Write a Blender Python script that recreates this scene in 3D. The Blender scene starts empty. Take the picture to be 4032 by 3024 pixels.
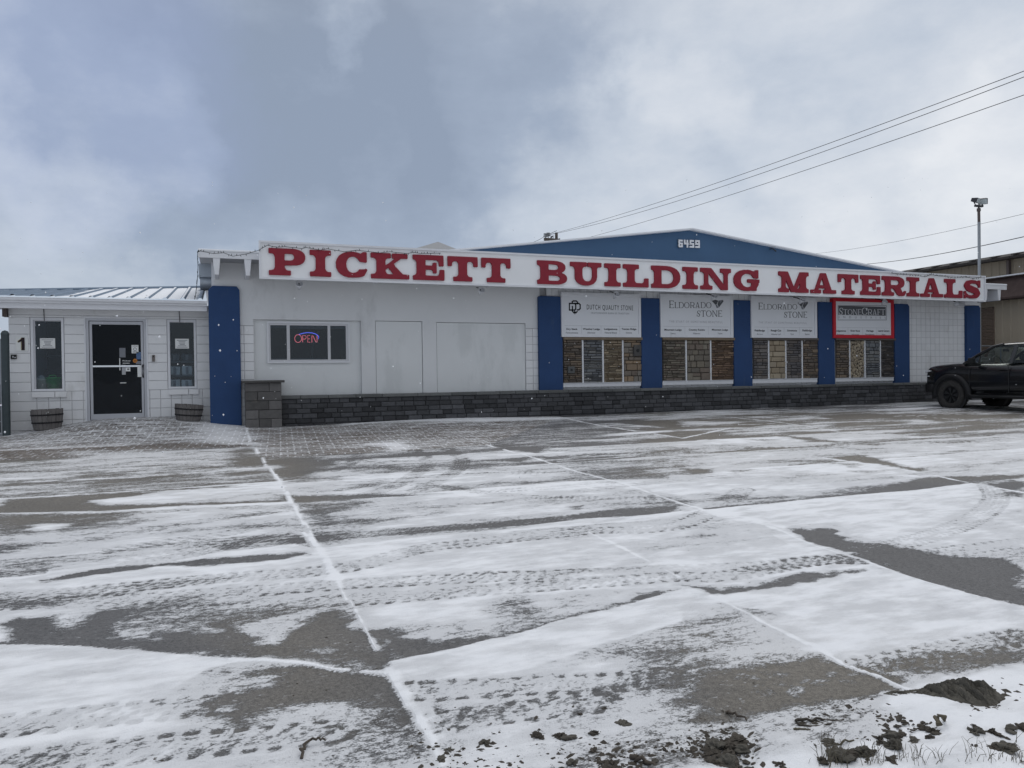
import bpy, bmesh, math, random
import numpy as np
from mathutils import Vector, Matrix
from mathutils.geometry import tessellate_polygon
R = math.radians
random.seed(7); RNG = np.random.default_rng(7)
scene = bpy.context.scene
COL = scene.collection

# ------------------------------------------------------------------ camera
F_PX, YAW, PITCH, ROLL = 2984.42, R(20.992), R(-0.595), R(-0.772)
EYE = 1.6
fw = Vector((math.sin(YAW)*math.cos(PITCH), math.cos(YAW)*math.cos(PITCH), math.sin(PITCH)))
r0 = Vector((math.cos(YAW), -math.sin(YAW), 0)); u0 = r0.cross(fw)
rt = math.cos(ROLL)*r0 + math.sin(ROLL)*u0
up = -math.sin(ROLL)*r0 + math.cos(ROLL)*u0
cam = bpy.data.cameras.new('camera'); camo = bpy.data.objects.new('camera', cam); COL.objects.link(camo)
cam.sensor_fit = 'HORIZONTAL'; cam.sensor_width = 36.0; cam.lens = F_PX/4032*36.0
cam.clip_start = 0.05; cam.clip_end = 3000
m = Matrix((rt, up, -fw)).transposed().to_4x4(); m.translation = (0, 0, EYE)
camo.matrix_world = m
scene.camera = camo

def ray(x, y):                      # direction of a photo pixel (4032 x 3024)
    return fw + float((x-2016)/F_PX)*rt - float((y-1512)/F_PX)*up
def at(x, y, Y):                    # where that pixel's ray meets the vertical plane at depth Y
    d = ray(x, y); return d*(Y/d.y) + Vector((0, 0, EYE))
def atX(x, y, X):
    d = ray(x, y); return d*(X/d.x) + Vector((0, 0, EYE))
GB, GC = 0.0039, 0.0295             # the lot rises gently towards the building
def gxy(x, y):
    d = ray(x, y); t = EYE/(GB*d.x + GC*d.y - d.z); return (d.x*t, d.y*t)

# ------------------------------------------------------------------ light
EXPOSURE = 0.0
scene.view_settings.view_transform = 'Standard'; scene.view_settings.look = 'None'
scene.view_settings.exposure = EXPOSURE; scene.view_settings.gamma = 1.0
SUN_EL, SUN_AZ = 48, 35             # azimuth from +Y (behind the shop) towards +X
sun = bpy.data.lights.new('sun', 'SUN'); suno = bpy.data.objects.new('sun', sun); COL.objects.link(suno)
sun.energy = 0.7; sun.angle = R(35); sun.color = (1.0, 0.97, 0.93)
sd = Vector((math.sin(R(SUN_AZ))*math.cos(R(SUN_EL)), math.cos(R(SUN_AZ))*math.cos(R(SUN_EL)), math.sin(R(SUN_EL))))
suno.rotation_euler = sd.to_track_quat('Z', 'Y').to_euler()

w = bpy.data.worlds.new('World'); scene.world = w; w.use_nodes = True
nt = w.node_tree; nt.nodes.clear()
def N(t, typ, **kw):
    n = t.nodes.new(typ)
    for k, v in kw.items():
        if k.startswith('i_'):
            key = k[2:]; key = int(key) if key.isdigit() else key.replace('_', ' ')
            n.inputs[key].default_value = v
        else: setattr(n, k, v)
    return n
def math_(t, op, a, b=None, clamp=False):
    n = t.nodes.new('ShaderNodeMath'); n.operation = op; n.use_clamp = clamp
    for i, v in enumerate((a, b)):
        if v is None: continue
        if isinstance(v, (int, float)): n.inputs[i].default_value = v
        else: t.links.new(v, n.inputs[i])
    return n.outputs[0]
def ramp(t, fac, pts, interp='LINEAR'):
    n = t.nodes.new('ShaderNodeValToRGB'); n.color_ramp.interpolation = interp
    e = n.color_ramp.elements
    while len(e) < len(pts): e.new(0.5)
    for el, (p, c) in zip(e, pts):
        el.position = p; el.color = (c, c, c, 1) if isinstance(c, (int, float)) else (*c[:3], 1)
    t.links.new(fac, n.inputs[0]); return n.outputs[0]
def sstep(t, v, a, b):
    n = t.nodes.new('ShaderNodeMapRange'); n.interpolation_type = 'SMOOTHSTEP'
    n.inputs[1].default_value = a; n.inputs[2].default_value = b
    t.links.new(v, n.inputs[0]); return n.outputs[0]

def build_world():
    tc = N(nt, 'ShaderNodeTexCoord'); d = tc.outputs['Generated']
    sky = N(nt, 'ShaderNodeTexSky', sky_type='NISHITA', sun_disc=False)
    sky.sun_elevation = R(SUN_EL); sky.sun_rotation = R(SUN_AZ)
    # domain warp so that no cloud edge is round
    nz = N(nt, 'ShaderNodeTexNoise', i_Scale=2.6, i_Detail=9.0, i_Roughness=0.56)
    nt.links.new(d, nz.inputs['Vector'])
    vm = N(nt, 'ShaderNodeVectorMath', operation='MULTIPLY_ADD')
    nt.links.new(nz.outputs['Color'], vm.inputs[0]); vm.inputs[1].default_value = (0.50, 0.50, 0.50)
    sb = N(nt, 'ShaderNodeVectorMath', operation='SUBTRACT'); sb.inputs[1].default_value = (0.25, 0.25, 0.25)
    nt.links.new(d, vm.inputs[2]); nt.links.new(vm.outputs[0], sb.inputs[0])
    nm = N(nt, 'ShaderNodeVectorMath', operation='NORMALIZE'); nt.links.new(sb.outputs[0], nm.inputs[0])
    wd = nm.outputs[0]
    def blob(px, py, rad, soft=0.0):
        c = ray(px, py).normalized()
        dp = N(nt, 'ShaderNodeVectorMath', operation='DOT_PRODUCT'); dp.inputs[1].default_value = c
        nt.links.new(wd, dp.inputs[0])
        return sstep(nt, dp.outputs['Value'], math.cos(R(rad)), math.cos(R(soft)))
    # brightness t: 0 dark blue-grey cloud, 1 bright white gap
    sep = N(nt, 'ShaderNodeVectorMath', operation='DOT_PRODUCT'); sep.inputs[1].default_value = (rt + 0.10*up)
    nt.links.new(wd, sep.inputs[0])
    t = math_(nt, 'MULTIPLY_ADD', sstep(nt, sep.outputs['Value'], -0.02, 0.42), 0.30)
    nt.nodes[-1].inputs[2].default_value = 0.41
    sz0 = N(nt, 'ShaderNodeSeparateXYZ'); nt.links.new(wd, sz0.inputs[0]); t = math_(nt, 'ADD', t, math_(nt, 'MULTIPLY', sstep(nt, sz0.outputs[2], .24, .06), .13))
    fb = N(nt, 'ShaderNodeTexNoise', i_Scale=5.0, i_Detail=12.0, i_Roughness=0.60)
    mp = N(nt, 'ShaderNodeMapping'); mp.inputs['Scale'].default_value = (1, 1, 1.9); nt.links.new(d, mp.inputs[0])
    nt.links.new(mp.outputs[0], fb.inputs['Vector'])
    f = math_(nt, 'SUBTRACT', fb.outputs[0], 0.5)
    fb2 = N(nt, 'ShaderNodeTexNoise', i_Scale=13.0, i_Detail=10.0, i_Roughness=0.62); nt.links.new(mp.outputs[0], fb2.inputs['Vector'])
    f = math_(nt, 'ADD', f, math_(nt, 'MULTIPLY', math_(nt, 'SUBTRACT', fb2.outputs[0], 0.5), 0.62))
    t = math_(nt, 'ADD', t, math_(nt, 'MULTIPLY', f, 0.50))
    BL = [(650, 470, 7, -0.18), (1100, 880, 7, 0.08), (1550, 900, 6, 0.08), (850, 500, 10, -0.30), (1350, 500, 10, -0.28), (1850, 330, 10, -0.26), (1650, 700, 7, -0.12), (2150, 520, 7, -0.10),
          (330, 400, 4.5, 0.26), (540, 340, 3, 0.16), (120, 620, 5, 0.08), (1345, 70, 3.0, 0.40), (1420, 560, 3.2, 0.16), (2680, 400, 4.5, 0.22),
          (3150, 560, 5, 0.12), (3950, 560, 6, 0.26), (3700, 230, 4, 0.14), (420, 150, 5, -0.16), (1000, 800, 5, 0.12), (300, 900, 9, 0.06), (2300, 850, 8, 0.12), (3300, 150, 9, -0.08), (3500, 850, 8, 0.06)]
    for px, py, rad, a in BL:
        t = math_(nt, 'ADD', t, math_(nt, 'MULTIPLY', blob(px, py, rad*1.25), a*.85))
    col = ramp(nt, t, [(0.0, (0.275, 0.335, 0.440)), (0.28, (0.345, 0.412, 0.525)), (0.60, (0.540, 0.600, 0.690)), (1.0, (0.80, 0.825, 0.865))])
    # clear-ish violet-blue rift at the upper left
    b1 = blob(280, 60, 11); mx = N(nt, 'ShaderNodeMix', data_type='RGBA')
    nt.links.new(math_(nt, 'MULTIPLY', b1, 0.30), mx.inputs[0]); nt.links.new(col, mx.inputs[6]); mx.inputs[7].default_value = (0.36, 0.44, 0.72, 1)
    # brightness by elevation (overcast: brighter overhead), a little darker behind the photographer
    sz = N(nt, 'ShaderNodeSeparateXYZ'); nt.links.new(d, sz.inputs[0])
    g1 = math_(nt, 'MULTIPLY_ADD', sstep(nt, sz.outputs[2], 0.42, 0.95), 0.85); nt.nodes[-1].inputs[2].default_value = 1.0
    g2 = math_(nt, 'MULTIPLY_ADD', sstep(nt, sz.outputs[1], -0.9, 0.35), 0.18); nt.nodes[-1].inputs[2].default_value = 0.82
    gg = math_(nt, 'MULTIPLY', g1, g2)
    bw = N(nt, 'ShaderNodeRGBToBW'); nt.links.new(mx.outputs[2], bw.inputs[0]); mg = N(nt, 'ShaderNodeMix', data_type='RGBA')
    nt.links.new(math_(nt, 'MULTIPLY', sstep(nt, sz.outputs[2], 0.36, 0.75), 0.75), mg.inputs[0]); nt.links.new(mx.outputs[2], mg.inputs[6]); nt.links.new(bw.outputs[0], mg.inputs[7])
    vs = N(nt, 'ShaderNodeVectorMath', operation='SCALE'); nt.links.new(mg.outputs[2], vs.inputs[0]); nt.links.new(math_(nt, 'MULTIPLY', gg, 10.0), vs.inputs['Scale'])
    mx2 = N(nt, 'ShaderNodeMix', data_type='RGBA'); mx2.inputs[0].default_value = 0.94
    nt.links.new(sky.outputs[0], mx2.inputs[6]); nt.links.new(vs.outputs[0], mx2.inputs[7])
    bg = N(nt, 'ShaderNodeBackground'); bg.inputs[1].default_value = 0.1
    nt.links.new(mx2.outputs[2], bg.inputs[0])
    out = N(nt, 'ShaderNodeOutputWorld'); nt.links.new(bg.outputs[0], out.inputs[0])
build_world()

# ------------------------------------------------------------------ materials
def pos_node(t):
    g = N(t, 'ShaderNodeNewGeometry'); return g.outputs['Position']
def mat(name, col, rough=0.7, metal=0.0, var=0.12, scale=6.0, bump=0.0, bscale=60.0, spec=0.35, island=0.0, stretch=(1, 1, 1), stain=None, coat=0.0):
    m = bpy.data.materials.new(name); m.use_nodes = True; t = m.node_tree
    b = t.nodes['Principled BSDF']; b.inputs['Roughness'].default_value = rough; b.inputs['Metallic'].default_value = metal
    b.inputs['Specular IOR Level'].default_value = spec
    if coat: b.inputs['Coat Weight'].default_value = coat; b.inputs['Coat Roughness'].default_value = 0.08
    p = pos_node(t)
    mp = N(t, 'ShaderNodeMapping'); mp.inputs['Scale'].default_value = stretch; t.links.new(p, mp.inputs[0])
    nz = N(t, 'ShaderNodeTexNoise', i_Scale=scale, i_Detail=6.0, i_Roughness=0.6); t.links.new(mp.outputs[0], nz.inputs['Vector'])
    v = math_(t, 'MULTIPLY_ADD', math_(t, 'SUBTRACT', nz.outputs[0], 0.5), var*2.4); t.nodes[-1].inputs[2].default_value = 1.0
    if island:
        g = N(t, 'ShaderNodeNewGeometry')
        v = math_(t, 'MULTIPLY', v, math_(t, 'ADD', math_(t, 'MULTIPLY', g.outputs['Random Per Island'], 2*island), 1-island))
    vs = N(t, 'ShaderNodeVectorMath', operation='SCALE'); vs.inputs[0].default_value = col[:3]; t.links.new(v, vs.inputs['Scale'])
    c = vs.outputs[0]
    if stain:                                    # (colour, noise scale, threshold, amount, stretch)
        sc, ss, th, am, stt = stain
        mp2 = N(t, 'ShaderNodeMapping'); mp2.inputs['Scale'].default_value = stt; t.links.new(p, mp2.inputs[0])
        n2 = N(t, 'ShaderNodeTexNoise', i_Scale=ss, i_Detail=5.0, i_Roughness=0.65); t.links.new(mp2.outputs[0], n2.inputs['Vector'])
        mx = N(t, 'ShaderNodeMix', data_type='RGBA'); t.links.new(math_(t, 'MULTIPLY', sstep(t, n2.outputs[0], th, th+0.14), am), mx.inputs[0])
        t.links.new(c, mx.inputs[6]); mx.inputs[7].default_value = (*sc, 1); c = mx.outputs[2]
    t.links.new(c, b.inputs['Base Color'])
    if bump:
        n3 = N(t, 'ShaderNodeTexNoise', i_Scale=bscale, i_Detail=5.0, i_Roughness=0.6); t.links.new(p, n3.inputs['Vector'])
        bp = N(t, 'ShaderNodeBump', i_Strength=0.6, i_Distance=bump); t.links.new(n3.outputs[0], bp.inputs['Height']); t.links.new(bp.outputs[0], b.inputs['Normal'])
    return m
def emis(name, col, s):
    m = bpy.data.materials.new(name); m.use_nodes = True; b = m.node_tree.nodes['Principled BSDF']
    b.inputs['Base Color'].default_value = (*col, 1); b.inputs['Emission Color'].default_value = (*col, 1); b.inputs['Emission Strength'].default_value = s
    return m
def glass_mat(name, tint=(0.55, 0.6, 0.66), refl=1.0):
    m = bpy.data.materials.new(name); m.use_nodes = True; t = m.node_tree; t.nodes.clear()
    tr = N(t, 'ShaderNodeBsdfTransparent'); tr.inputs[0].default_value = (*tint, 1)
    gl = N(t, 'ShaderNodeBsdfGlossy'); gl.inputs['Roughness'].default_value = 0.03; gl.inputs[0].default_value = (0.9, 0.95, 1, 1)
    fr = N(t, 'ShaderNodeFresnel', i_IOR=1.45); mx = N(t, 'ShaderNodeMixShader')
    p = pos_node(t); nz = N(t, 'ShaderNodeTexNoise', i_Scale=0.9, i_Detail=2.0); t.links.new(p, nz.inputs['Vector'])
    bp = N(t, 'ShaderNodeBump', i_Strength=0.25, i_Distance=0.02); t.links.new(nz.outputs[0], bp.inputs['Height']); t.links.new(bp.outputs[0], gl.inputs['Normal'])
    t.links.new(math_(t, 'MULTIPLY', fr.outputs[0], refl), mx.inputs[0]); t.links.new(tr.outputs[0], mx.inputs[1]); t.links.new(gl.outputs[0], mx.inputs[2])
    o = N(t, 'ShaderNodeOutputMaterial'); t.links.new(mx.outputs[0], o.inputs[0]); return m
def stone_mat(name, cols, var=0.25):
    m = bpy.data.materials.new(name); m.use_nodes = True; t = m.node_tree; b = t.nodes['Principled BSDF']; b.inputs['Roughness'].default_value = 0.85
    g = N(t, 'ShaderNodeNewGeometry'); k = len(cols)
    mean = [sum(q[a] for q in cols)/k for a in range(3)]; cols = [tuple(q[a]*.62+mean[a]*.38 for a in range(3)) for q in cols]
    c = ramp(t, g.outputs['Random Per Island'], [(i/max(1, k), cc) for i, cc in enumerate(cols)], 'CONSTANT')
    nz = N(t, 'ShaderNodeTexNoise', i_Scale=22.0, i_Detail=7.0, i_Roughness=0.7); t.links.new(g.outputs['Position'], nz.inputs['Vector'])
    v = math_(t, 'MULTIPLY_ADD', math_(t, 'SUBTRACT', nz.outputs[0], 0.5), var*4); t.nodes[-1].inputs[2].default_value = 1.55
    vs = N(t, 'ShaderNodeVectorMath', operation='SCALE'); t.links.new(c, vs.inputs[0]); t.links.new(v, vs.inputs['Scale']); t.links.new(vs.outputs[0], b.inputs['Base Color'])
    bp = N(t, 'ShaderNodeBump', i_Strength=0.8, i_Distance=0.012); t.links.new(nz.outputs[0], bp.inputs['Height']); t.links.new(bp.outputs[0], b.inputs['Normal'])
    return m

M = {}
M['cmu'] = mat('white_painted_block', (0.76, 0.765, 0.775), 0.75, var=0.05, scale=2.5, bump=0.003, bscale=140, island=0.035, stain=((0.50, 0.495, 0.48), 1.6, 0.57, 0.40, (1, 1, 0.5)))
M['mortar'] = mat('painted_mortar', (0.50, 0.50, 0.51), 0.9, var=0.1)
M['stucco'] = mat('white_stucco', (0.71, 0.72, 0.73), 0.85, var=0.05, scale=1.2, bump=0.004, bscale=170, stain=((0.50, 0.505, 0.51), 0.9, 0.54, 0.55, (1, 1, 0.45)))
M['stucco2'] = mat('stucco_infill', (0.715, 0.73, 0.735), 0.85, var=0.05, scale=1.6, bump=0.004, bscale=170, stain=((0.50, 0.52, 0.52), 1.3, 0.54, 0.32, (1, 1, 0.35)))
M['blue'] = mat('blue_paint', (0.022, 0.059, 0.160), 0.75, var=0.16, scale=2.2, bump=0.006, bscale=14, stain=((0.042, 0.078, 0.160), 4, 0.58, 0.55, (1, 1, 0.3)))
M['gable'] = mat('blue_gable_siding', (0.048, 0.108, 0.205), 0.6, var=0.10, scale=1.4, stain=((0.038, 0.085, 0.175), 1.8, 0.6, 0.5, (1, 1, 0.5)))
M['white'] = mat('white_sign_paint', (0.84, 0.85, 0.865), 0.55, var=0.04, scale=1.5, stain=((0.66, 0.68, 0.71), 1.4, 0.62, 0.35, (1, 1, 0.3)))
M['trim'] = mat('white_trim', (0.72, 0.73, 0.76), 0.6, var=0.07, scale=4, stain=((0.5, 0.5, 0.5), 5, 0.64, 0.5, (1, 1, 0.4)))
M['red'] = mat('red_letter_paint', (0.255, 0.018, 0.034), 0.65, var=0.22, scale=7, bump=0.004, bscale=50, stain=((0.30, 0.05, 0.075), 11, 0.60, 0.5, (1, 1, 1)))
M['redframe'] = mat('red_frame', (0.52, 0.014, 0.03), 0.55, var=0.12)
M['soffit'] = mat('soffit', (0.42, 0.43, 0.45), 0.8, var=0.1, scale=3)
M['darkblock'] = mat('charcoal_wall_block', (0.066, 0.067, 0.072), 0.92, var=0.35, scale=12, bump=0.015, bscale=45, island=0.42)
M['pierblock'] = mat('grey_pier_block', (0.110, 0.106, 0.104), 0.92, var=0.30, scale=7, bump=0.014, bscale=45, island=0.55, stain=((0.22, 0.20, 0.16), 3, 0.58, 0.5, (1, 1, 1)))
M['coping'] = mat('coping_stone', (0.118, 0.122, 0.122), 0.9, var=0.25, scale=9, bump=0.01, bscale=50, island=0.26)
M['gap'] = mat('dark_joint', (0.034, 0.035, 0.037), 0.95)
M['backer'] = mat('brown_mortar', (0.085, 0.072, 0.060), 0.95)
M['steel'] = mat('galvanised_steel', (0.36, 0.40, 0.45), 0.42, 0.75, var=0.15, scale=5)
M['darkmetal'] = mat('dark_metal', (0.05, 0.05, 0.055), 0.5, 0.5)
M['alu'] = mat('aluminium_frame', (0.46, 0.47, 0.50), 0.42, 0.35, var=0.05)
M['winframe'] = mat('window_frame_paint', (0.58, 0.585, 0.61), 0.6, var=0.04)
M['glass'] = glass_mat('window_glass', (0.80, 0.86, 0.90), 0.95)
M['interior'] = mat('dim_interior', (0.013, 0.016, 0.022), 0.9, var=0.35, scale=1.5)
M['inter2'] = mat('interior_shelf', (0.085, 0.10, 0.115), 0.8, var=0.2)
M['paper'] = mat('white_paper', (0.78, 0.79, 0.78), 0.8, var=0.03)
M['ink'] = mat('black_ink', (0.012, 0.013, 0.016), 0.6, var=0.05)
M['greyink'] = mat('grey_ink', (0.20, 0.21, 0.235), 0.6, var=0.05)
M['paleink'] = mat('pale_grey_ink', (0.40, 0.41, 0.43), 0.6, var=0.05)
M['charcoalink'] = mat('charcoal_print', (0.10, 0.105, 0.115), 0.6, var=0.05)
M['panel'] = mat('sign_panel_white', (0.72, 0.735, 0.765), 0.45, var=0.03, scale=1.5)
M['tan'] = mat('tan_ribbed_steel', (0.40, 0.345, 0.27), 0.6, var=0.08, scale=1.5, stain=((0.22, 0.18, 0.14), 1.2, 0.6, 0.4, (1, 1, 0.2)))
M['tan2'] = mat('brown_tan_steel', (0.26, 0.22, 0.165), 0.65, var=0.1, scale=1.5)
M['brownshake'] = mat('brown_shake', (0.075, 0.052, 0.047), 0.9, var=0.35, scale=5, stretch=(1, 1, 0.25))
M['brownroof'] = mat('brown_shingle', (0.05, 0.045, 0.042), 0.85, var=0.3, scale=6)
M['shutter'] = mat('brown_shutter', (0.13, 0.095, 0.072), 0.6, var=0.15)
M['wood'] = mat('weathered_barrel_wood', (0.150, 0.140, 0.136), 0.9, var=0.35, scale=9, stretch=(2.2, 2.2, 0.35), bump=0.004, bscale=40, island=0.14)
M['hoop'] = mat('barrel_hoop', (0.028, 0.027, 0.03), 0.7, 0.5, var=0.3, scale=12)
M['soil'] = mat('mud', (0.066, 0.057, 0.047), 0.95, var=0.5, scale=14, bump=0.02, bscale=35)
M['mudgrey'] = mat('grey_mud', (0.090, 0.083, 0.070), 0.95, var=0.5, scale=11, bump=0.02, bscale=32)
M['twig'] = mat('twig_bark', (0.075, 0.062, 0.05), 0.9, var=0.4, scale=30)
M['straw'] = mat('dead_grass', (0.105, 0.092, 0.066), 0.9, var=0.4, scale=14)
M['snow'] = mat('snow', (0.84, 0.855, 0.885), 0.8, var=0.04, scale=6, bump=0.01, bscale=60, spec=0.2)
M['carpaint'] = mat('black_car_paint', (0.0065, 0.0075, 0.0095), 0.22, 0.0, var=0.08, spec=0.45, coat=0.55)
M['blackplastic'] = mat('black_plastic', (0.014, 0.0145, 0.016), 0.6, var=0.15, scale=20)
M['tyre'] = mat('tyre_rubber', (0.040, 0.038, 0.037), 0.9, var=0.3, scale=16, stain=((0.10, 0.095, 0.088), 9, 0.55, 0.5, (1, 1, 1)))
M['rim'] = mat('black_alloy', (0.018, 0.018, 0.02), 0.35, 0.6)
M['chrome'] = mat('bright_metal', (0.7, 0.72, 0.75), 0.2, 1.0, var=0.03)
M['darkglass'] = glass_mat('tinted_glass', (0.40, 0.46, 0.55), 0.45)
M['carglass'] = glass_mat('car_glass', (0.86, 0.93, 0.89), 0.7)
M['lamp'] = mat('headlamp_lens', (0.75, 0.77, 0.8), 0.15, 0.0, spec=0.7)
M['tail'] = mat('tail_lens', (0.35, 0.01, 0.012), 0.2)
M['wire'] = mat('cable_black', (0.03, 0.03, 0.034), 0.7)
M['greenwire'] = mat('green_cable', (0.035, 0.045, 0.05), 0.6)
M['polewood'] = mat('pole_wood', (0.12, 0.105, 0.095), 0.9, var=0.3)
M['poletop'] = mat('galvanised_pole', (0.30, 0.32, 0.34), 0.5, 0.4, var=0.12)
M['poledark'] = mat('rusted_pole', (0.11, 0.09, 0.085), 0.7, 0.3, var=0.2)
M['lampface'] = mat('lamp_face', (0.50, 0.55, 0.56), 0.2, 0.0, spec=0.6)
M['whitesiding'] = mat('white_metal_siding', (0.62, 0.62, 0.62), 0.5, var=0.06)
M['gatepost'] = mat('green_grey_post', (0.055, 0.072, 0.078), 0.55, 0.3, var=0.2)
M['gatemesh'] = mat('dark_screen', (0.02, 0.024, 0.028), 0.8)
M['bucketw'] = mat('white_bucket', (0.62, 0.60, 0.50), 0.5)
M['bucketg'] = mat('green_tub', (0.03, 0.36, 0.07), 0.5)
M['carton'] = mat('pale_carton', (0.55, 0.56, 0.57), 0.8, var=0.2)
M['brownledge'] = mat('tan_ledge_stone', (0.21, 0.165, 0.12), 0.85, var=0.2, scale=8)
M['greyledge'] = mat('grey_ledge_stone', (0.12, 0.105, 0.095), 0.85, var=0.2, scale=8)
M['orange'] = mat('orange_sticker', (0.55, 0.20, 0.03), 0.6)
M['bluesticker'] = mat('blue_sticker', (0.09, 0.16, 0.30), 0.6)
M['neonred'] = emis('neon_red_tube', (1.0, 0.20, 0.24), 0.75)
M['neonblue'] = emis('neon_blue_tube', (0.14, 0.18, 1.0), 0.85)
M['ridge'] = mat('slate_ridge', (0.20, 0.26, 0.34), 0.5)
M['bluemetal'] = mat('blue_trailer_paint', (0.03, 0.12, 0.34), 0.5)

# ------------------------------------------------------------------ mesh helpers
ORG = {}
def tag(o, label=None, cat=None, group=None, kind=None):
    if label: o['label'] = label
    if cat: o['category'] = cat
    if group: o['group'] = group
    if kind: o['kind'] = kind
    return o
def thing(name, label, cat, loc=(0, 0, 0), group=None, rz=0.0):
    o = bpy.data.objects.new(name, None); COL.objects.link(o); o.location = loc; o.rotation_euler[2] = rz
    o.empty_display_size = 0.2
    ORG[o.name] = Matrix.Translation(loc) @ Matrix.Rotation(rz, 4, 'Z')
    return tag(o, label, cat, group)
class MB:
    def __init__(s): s.v = []; s.f = []; s.sm = []
    def add(s, vs, fs, smooth=False):
        o = len(s.v); s.v += [tuple(x) for x in vs]; s.f += [[o+i for i in f] for f in fs]; s.sm += [smooth]*len(fs); return s
    def box(s, x0, x1, y0, y1, z0, z1):
        return s.add([(x0, y0, z0), (x1, y0, z0), (x1, y1, z0), (x0, y1, z0), (x0, y0, z1), (x1, y0, z1), (x1, y1, z1), (x0, y1, z1)],
                     [(0, 3, 2, 1), (4, 5, 6, 7), (0, 1, 5, 4), (1, 2, 6, 5), (2, 3, 7, 6), (3, 0, 4, 7)])
    def pillow(s, x0, x1, yf, yb, z0, z1, b):       # block with bevelled front edges, front faces -Y
        b = min(b, (x1-x0)*.4, (z1-z0)*.4)
        vs = [(x0, yb, z0), (x1, yb, z0), (x1, yb, z1), (x0, yb, z1), (x0, yf+b, z0), (x1, yf+b, z0), (x1, yf+b, z1), (x0, yf+b, z1),
              (x0+b, yf, z0+b), (x1-b, yf, z0+b), (x1-b, yf, z1-b), (x0+b, yf, z1-b)]
        return s.add(vs, [(0, 1, 5, 4), (1, 2, 6, 5), (2, 3, 7, 6), (3, 0, 4, 7), (4, 5, 9, 8), (5, 6, 10, 9), (6, 7, 11, 10), (7, 4, 8, 11), (8, 9, 10, 11)])
    def prism(s, poly, ax, a, b):                   # polygon extruded along axis ax
        n = len(poly); P = []
        for c in (a, b):
            for (p, q) in poly:
                P.append((c, p, q) if ax == 'x' else (p, c, q) if ax == 'y' else (p, q, c))
        s.add(P, [tuple(range(n))[::-1], tuple(range(n, 2*n))] + [(i, (i+1) % n, n+(i+1) % n, n+i) for i in range(n)]); return s
    def tube(s, pts, r, seg=8, caps=True, r2=None):
        pts = [Vector(p) for p in pts]; n = len(pts); rings = []
        for i, p in enumerate(pts):
            d = (pts[min(i+1, n-1)] - pts[max(i-1, 0)]).normalized()
            a = d.cross(Vector((0, 0, 1)));
            if a.length < 1e-3: a = d.cross(Vector((1, 0, 0)))
            a.normalize(); b = d.cross(a); rr = r if r2 is None else r + (r2-r)*i/(n-1)
            rings.append([p + rr*(math.cos(2*math.pi*k/seg)*a + math.sin(2*math.pi*k/seg)*b) for k in range(seg)])
        vs = [q for ring in rings for q in ring]; fs = []
        for i in range(n-1):
            for k in range(seg): fs.append((i*seg+k, i*seg+(k+1) % seg, (i+1)*seg+(k+1) % seg, (i+1)*seg+k))
        s.add(vs, fs, True)
        if caps: s.add(rings[0], [tuple(range(seg))]); s.add(rings[-1], [tuple(range(seg))[::-1]])
        return s
    def lathe(s, c, prof, axis='z', seg=24, a0=0, smooth=True):   # prof: (radius, height)
        c = Vector(c); rings = []
        for (r, h) in prof:
            ring = []
            for k in range(seg):
                t = a0 + 2*math.pi*k/seg; x, y = r*math.cos(t), r*math.sin(t)
                ring.append(c + (Vector((x, y, h)) if axis == 'z' else Vector((h, x, y)) if axis == 'x' else Vector((x, h, y))))
            rings.append(ring)
        fs = []
        for i in range(len(prof)-1):
            for k in range(seg): fs.append((i*seg+k, i*seg+(k+1) % seg, (i+1)*seg+(k+1) % seg, (i+1)*seg+k))
        return s.add([q for r in rings for q in r], fs, smooth)
    def quad(s, a, b, c, d): return s.add([a, b, c, d], [(0, 1, 2, 3)])
    def build(s, name, material, parent=None, bevel=0.0, autosmooth=False, local=False):
        me = bpy.data.meshes.new(name); v = s.v
        if parent is not None and not local:
            inv = ORG[parent.name].inverted(); v = [inv @ Vector(p) for p in v]
        me.from_pydata([tuple(p) for p in v], [], s.f); me.materials.append(material)
        me.polygons.foreach_set('use_smooth', s.sm)
        bm = bmesh.new(); bm.from_mesh(me); bmesh.ops.recalc_face_normals(bm, faces=bm.faces); bm.to_mesh(me); bm.free()
        me.update(); o = bpy.data.objects.new(name, me); COL.objects.link(o)
        if parent is not None: o.parent = parent; ORG[o.name] = ORG[parent.name]
        else: ORG[o.name] = Matrix.Identity(4)
        if bevel:
            bv = o.modifiers.new('bevel', 'BEVEL'); bv.width = bevel; bv.segments = 2; bv.limit_method = 'ANGLE'
        return o

# text (built-in font) as flat extruded mesh facing -Y
def text_mb(mb, s, x0, zb, height, Y, width=None, thick=0.004, spacing=1.0, bold=0.0, align='LEFT', cx=None):
    cu = bpy.data.curves.new('t', 'FONT'); cu.body = s; cu.size = 1.0; cu.space_character = spacing; cu.offset = bold; cu.resolution_u = 3
    ob = bpy.data.objects.new('t', cu); COL.objects.link(ob)
    dg = bpy.context.evaluated_depsgraph_get(); me = bpy.data.meshes.new_from_object(ob.evaluated_get(dg))
    vs = [v.co.copy() for v in me.vertices]; fs = [tuple(p.vertices) for p in me.polygons]
    bpy.data.objects.remove(ob); bpy.data.curves.remove(cu); bpy.data.meshes.remove(me)
    xs = [v.x for v in vs]; wx = max(xs)-min(xs); cap = 0.69
    sz = height/cap; sx = (width/wx) if width else sz
    if cx is not None: x0 = cx - wx*sx/2
    mb.add([(x0+(v.x-min(xs))*sx, Y-thick, zb+v.y*sz) for v in vs], fs)
    return mb

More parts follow.
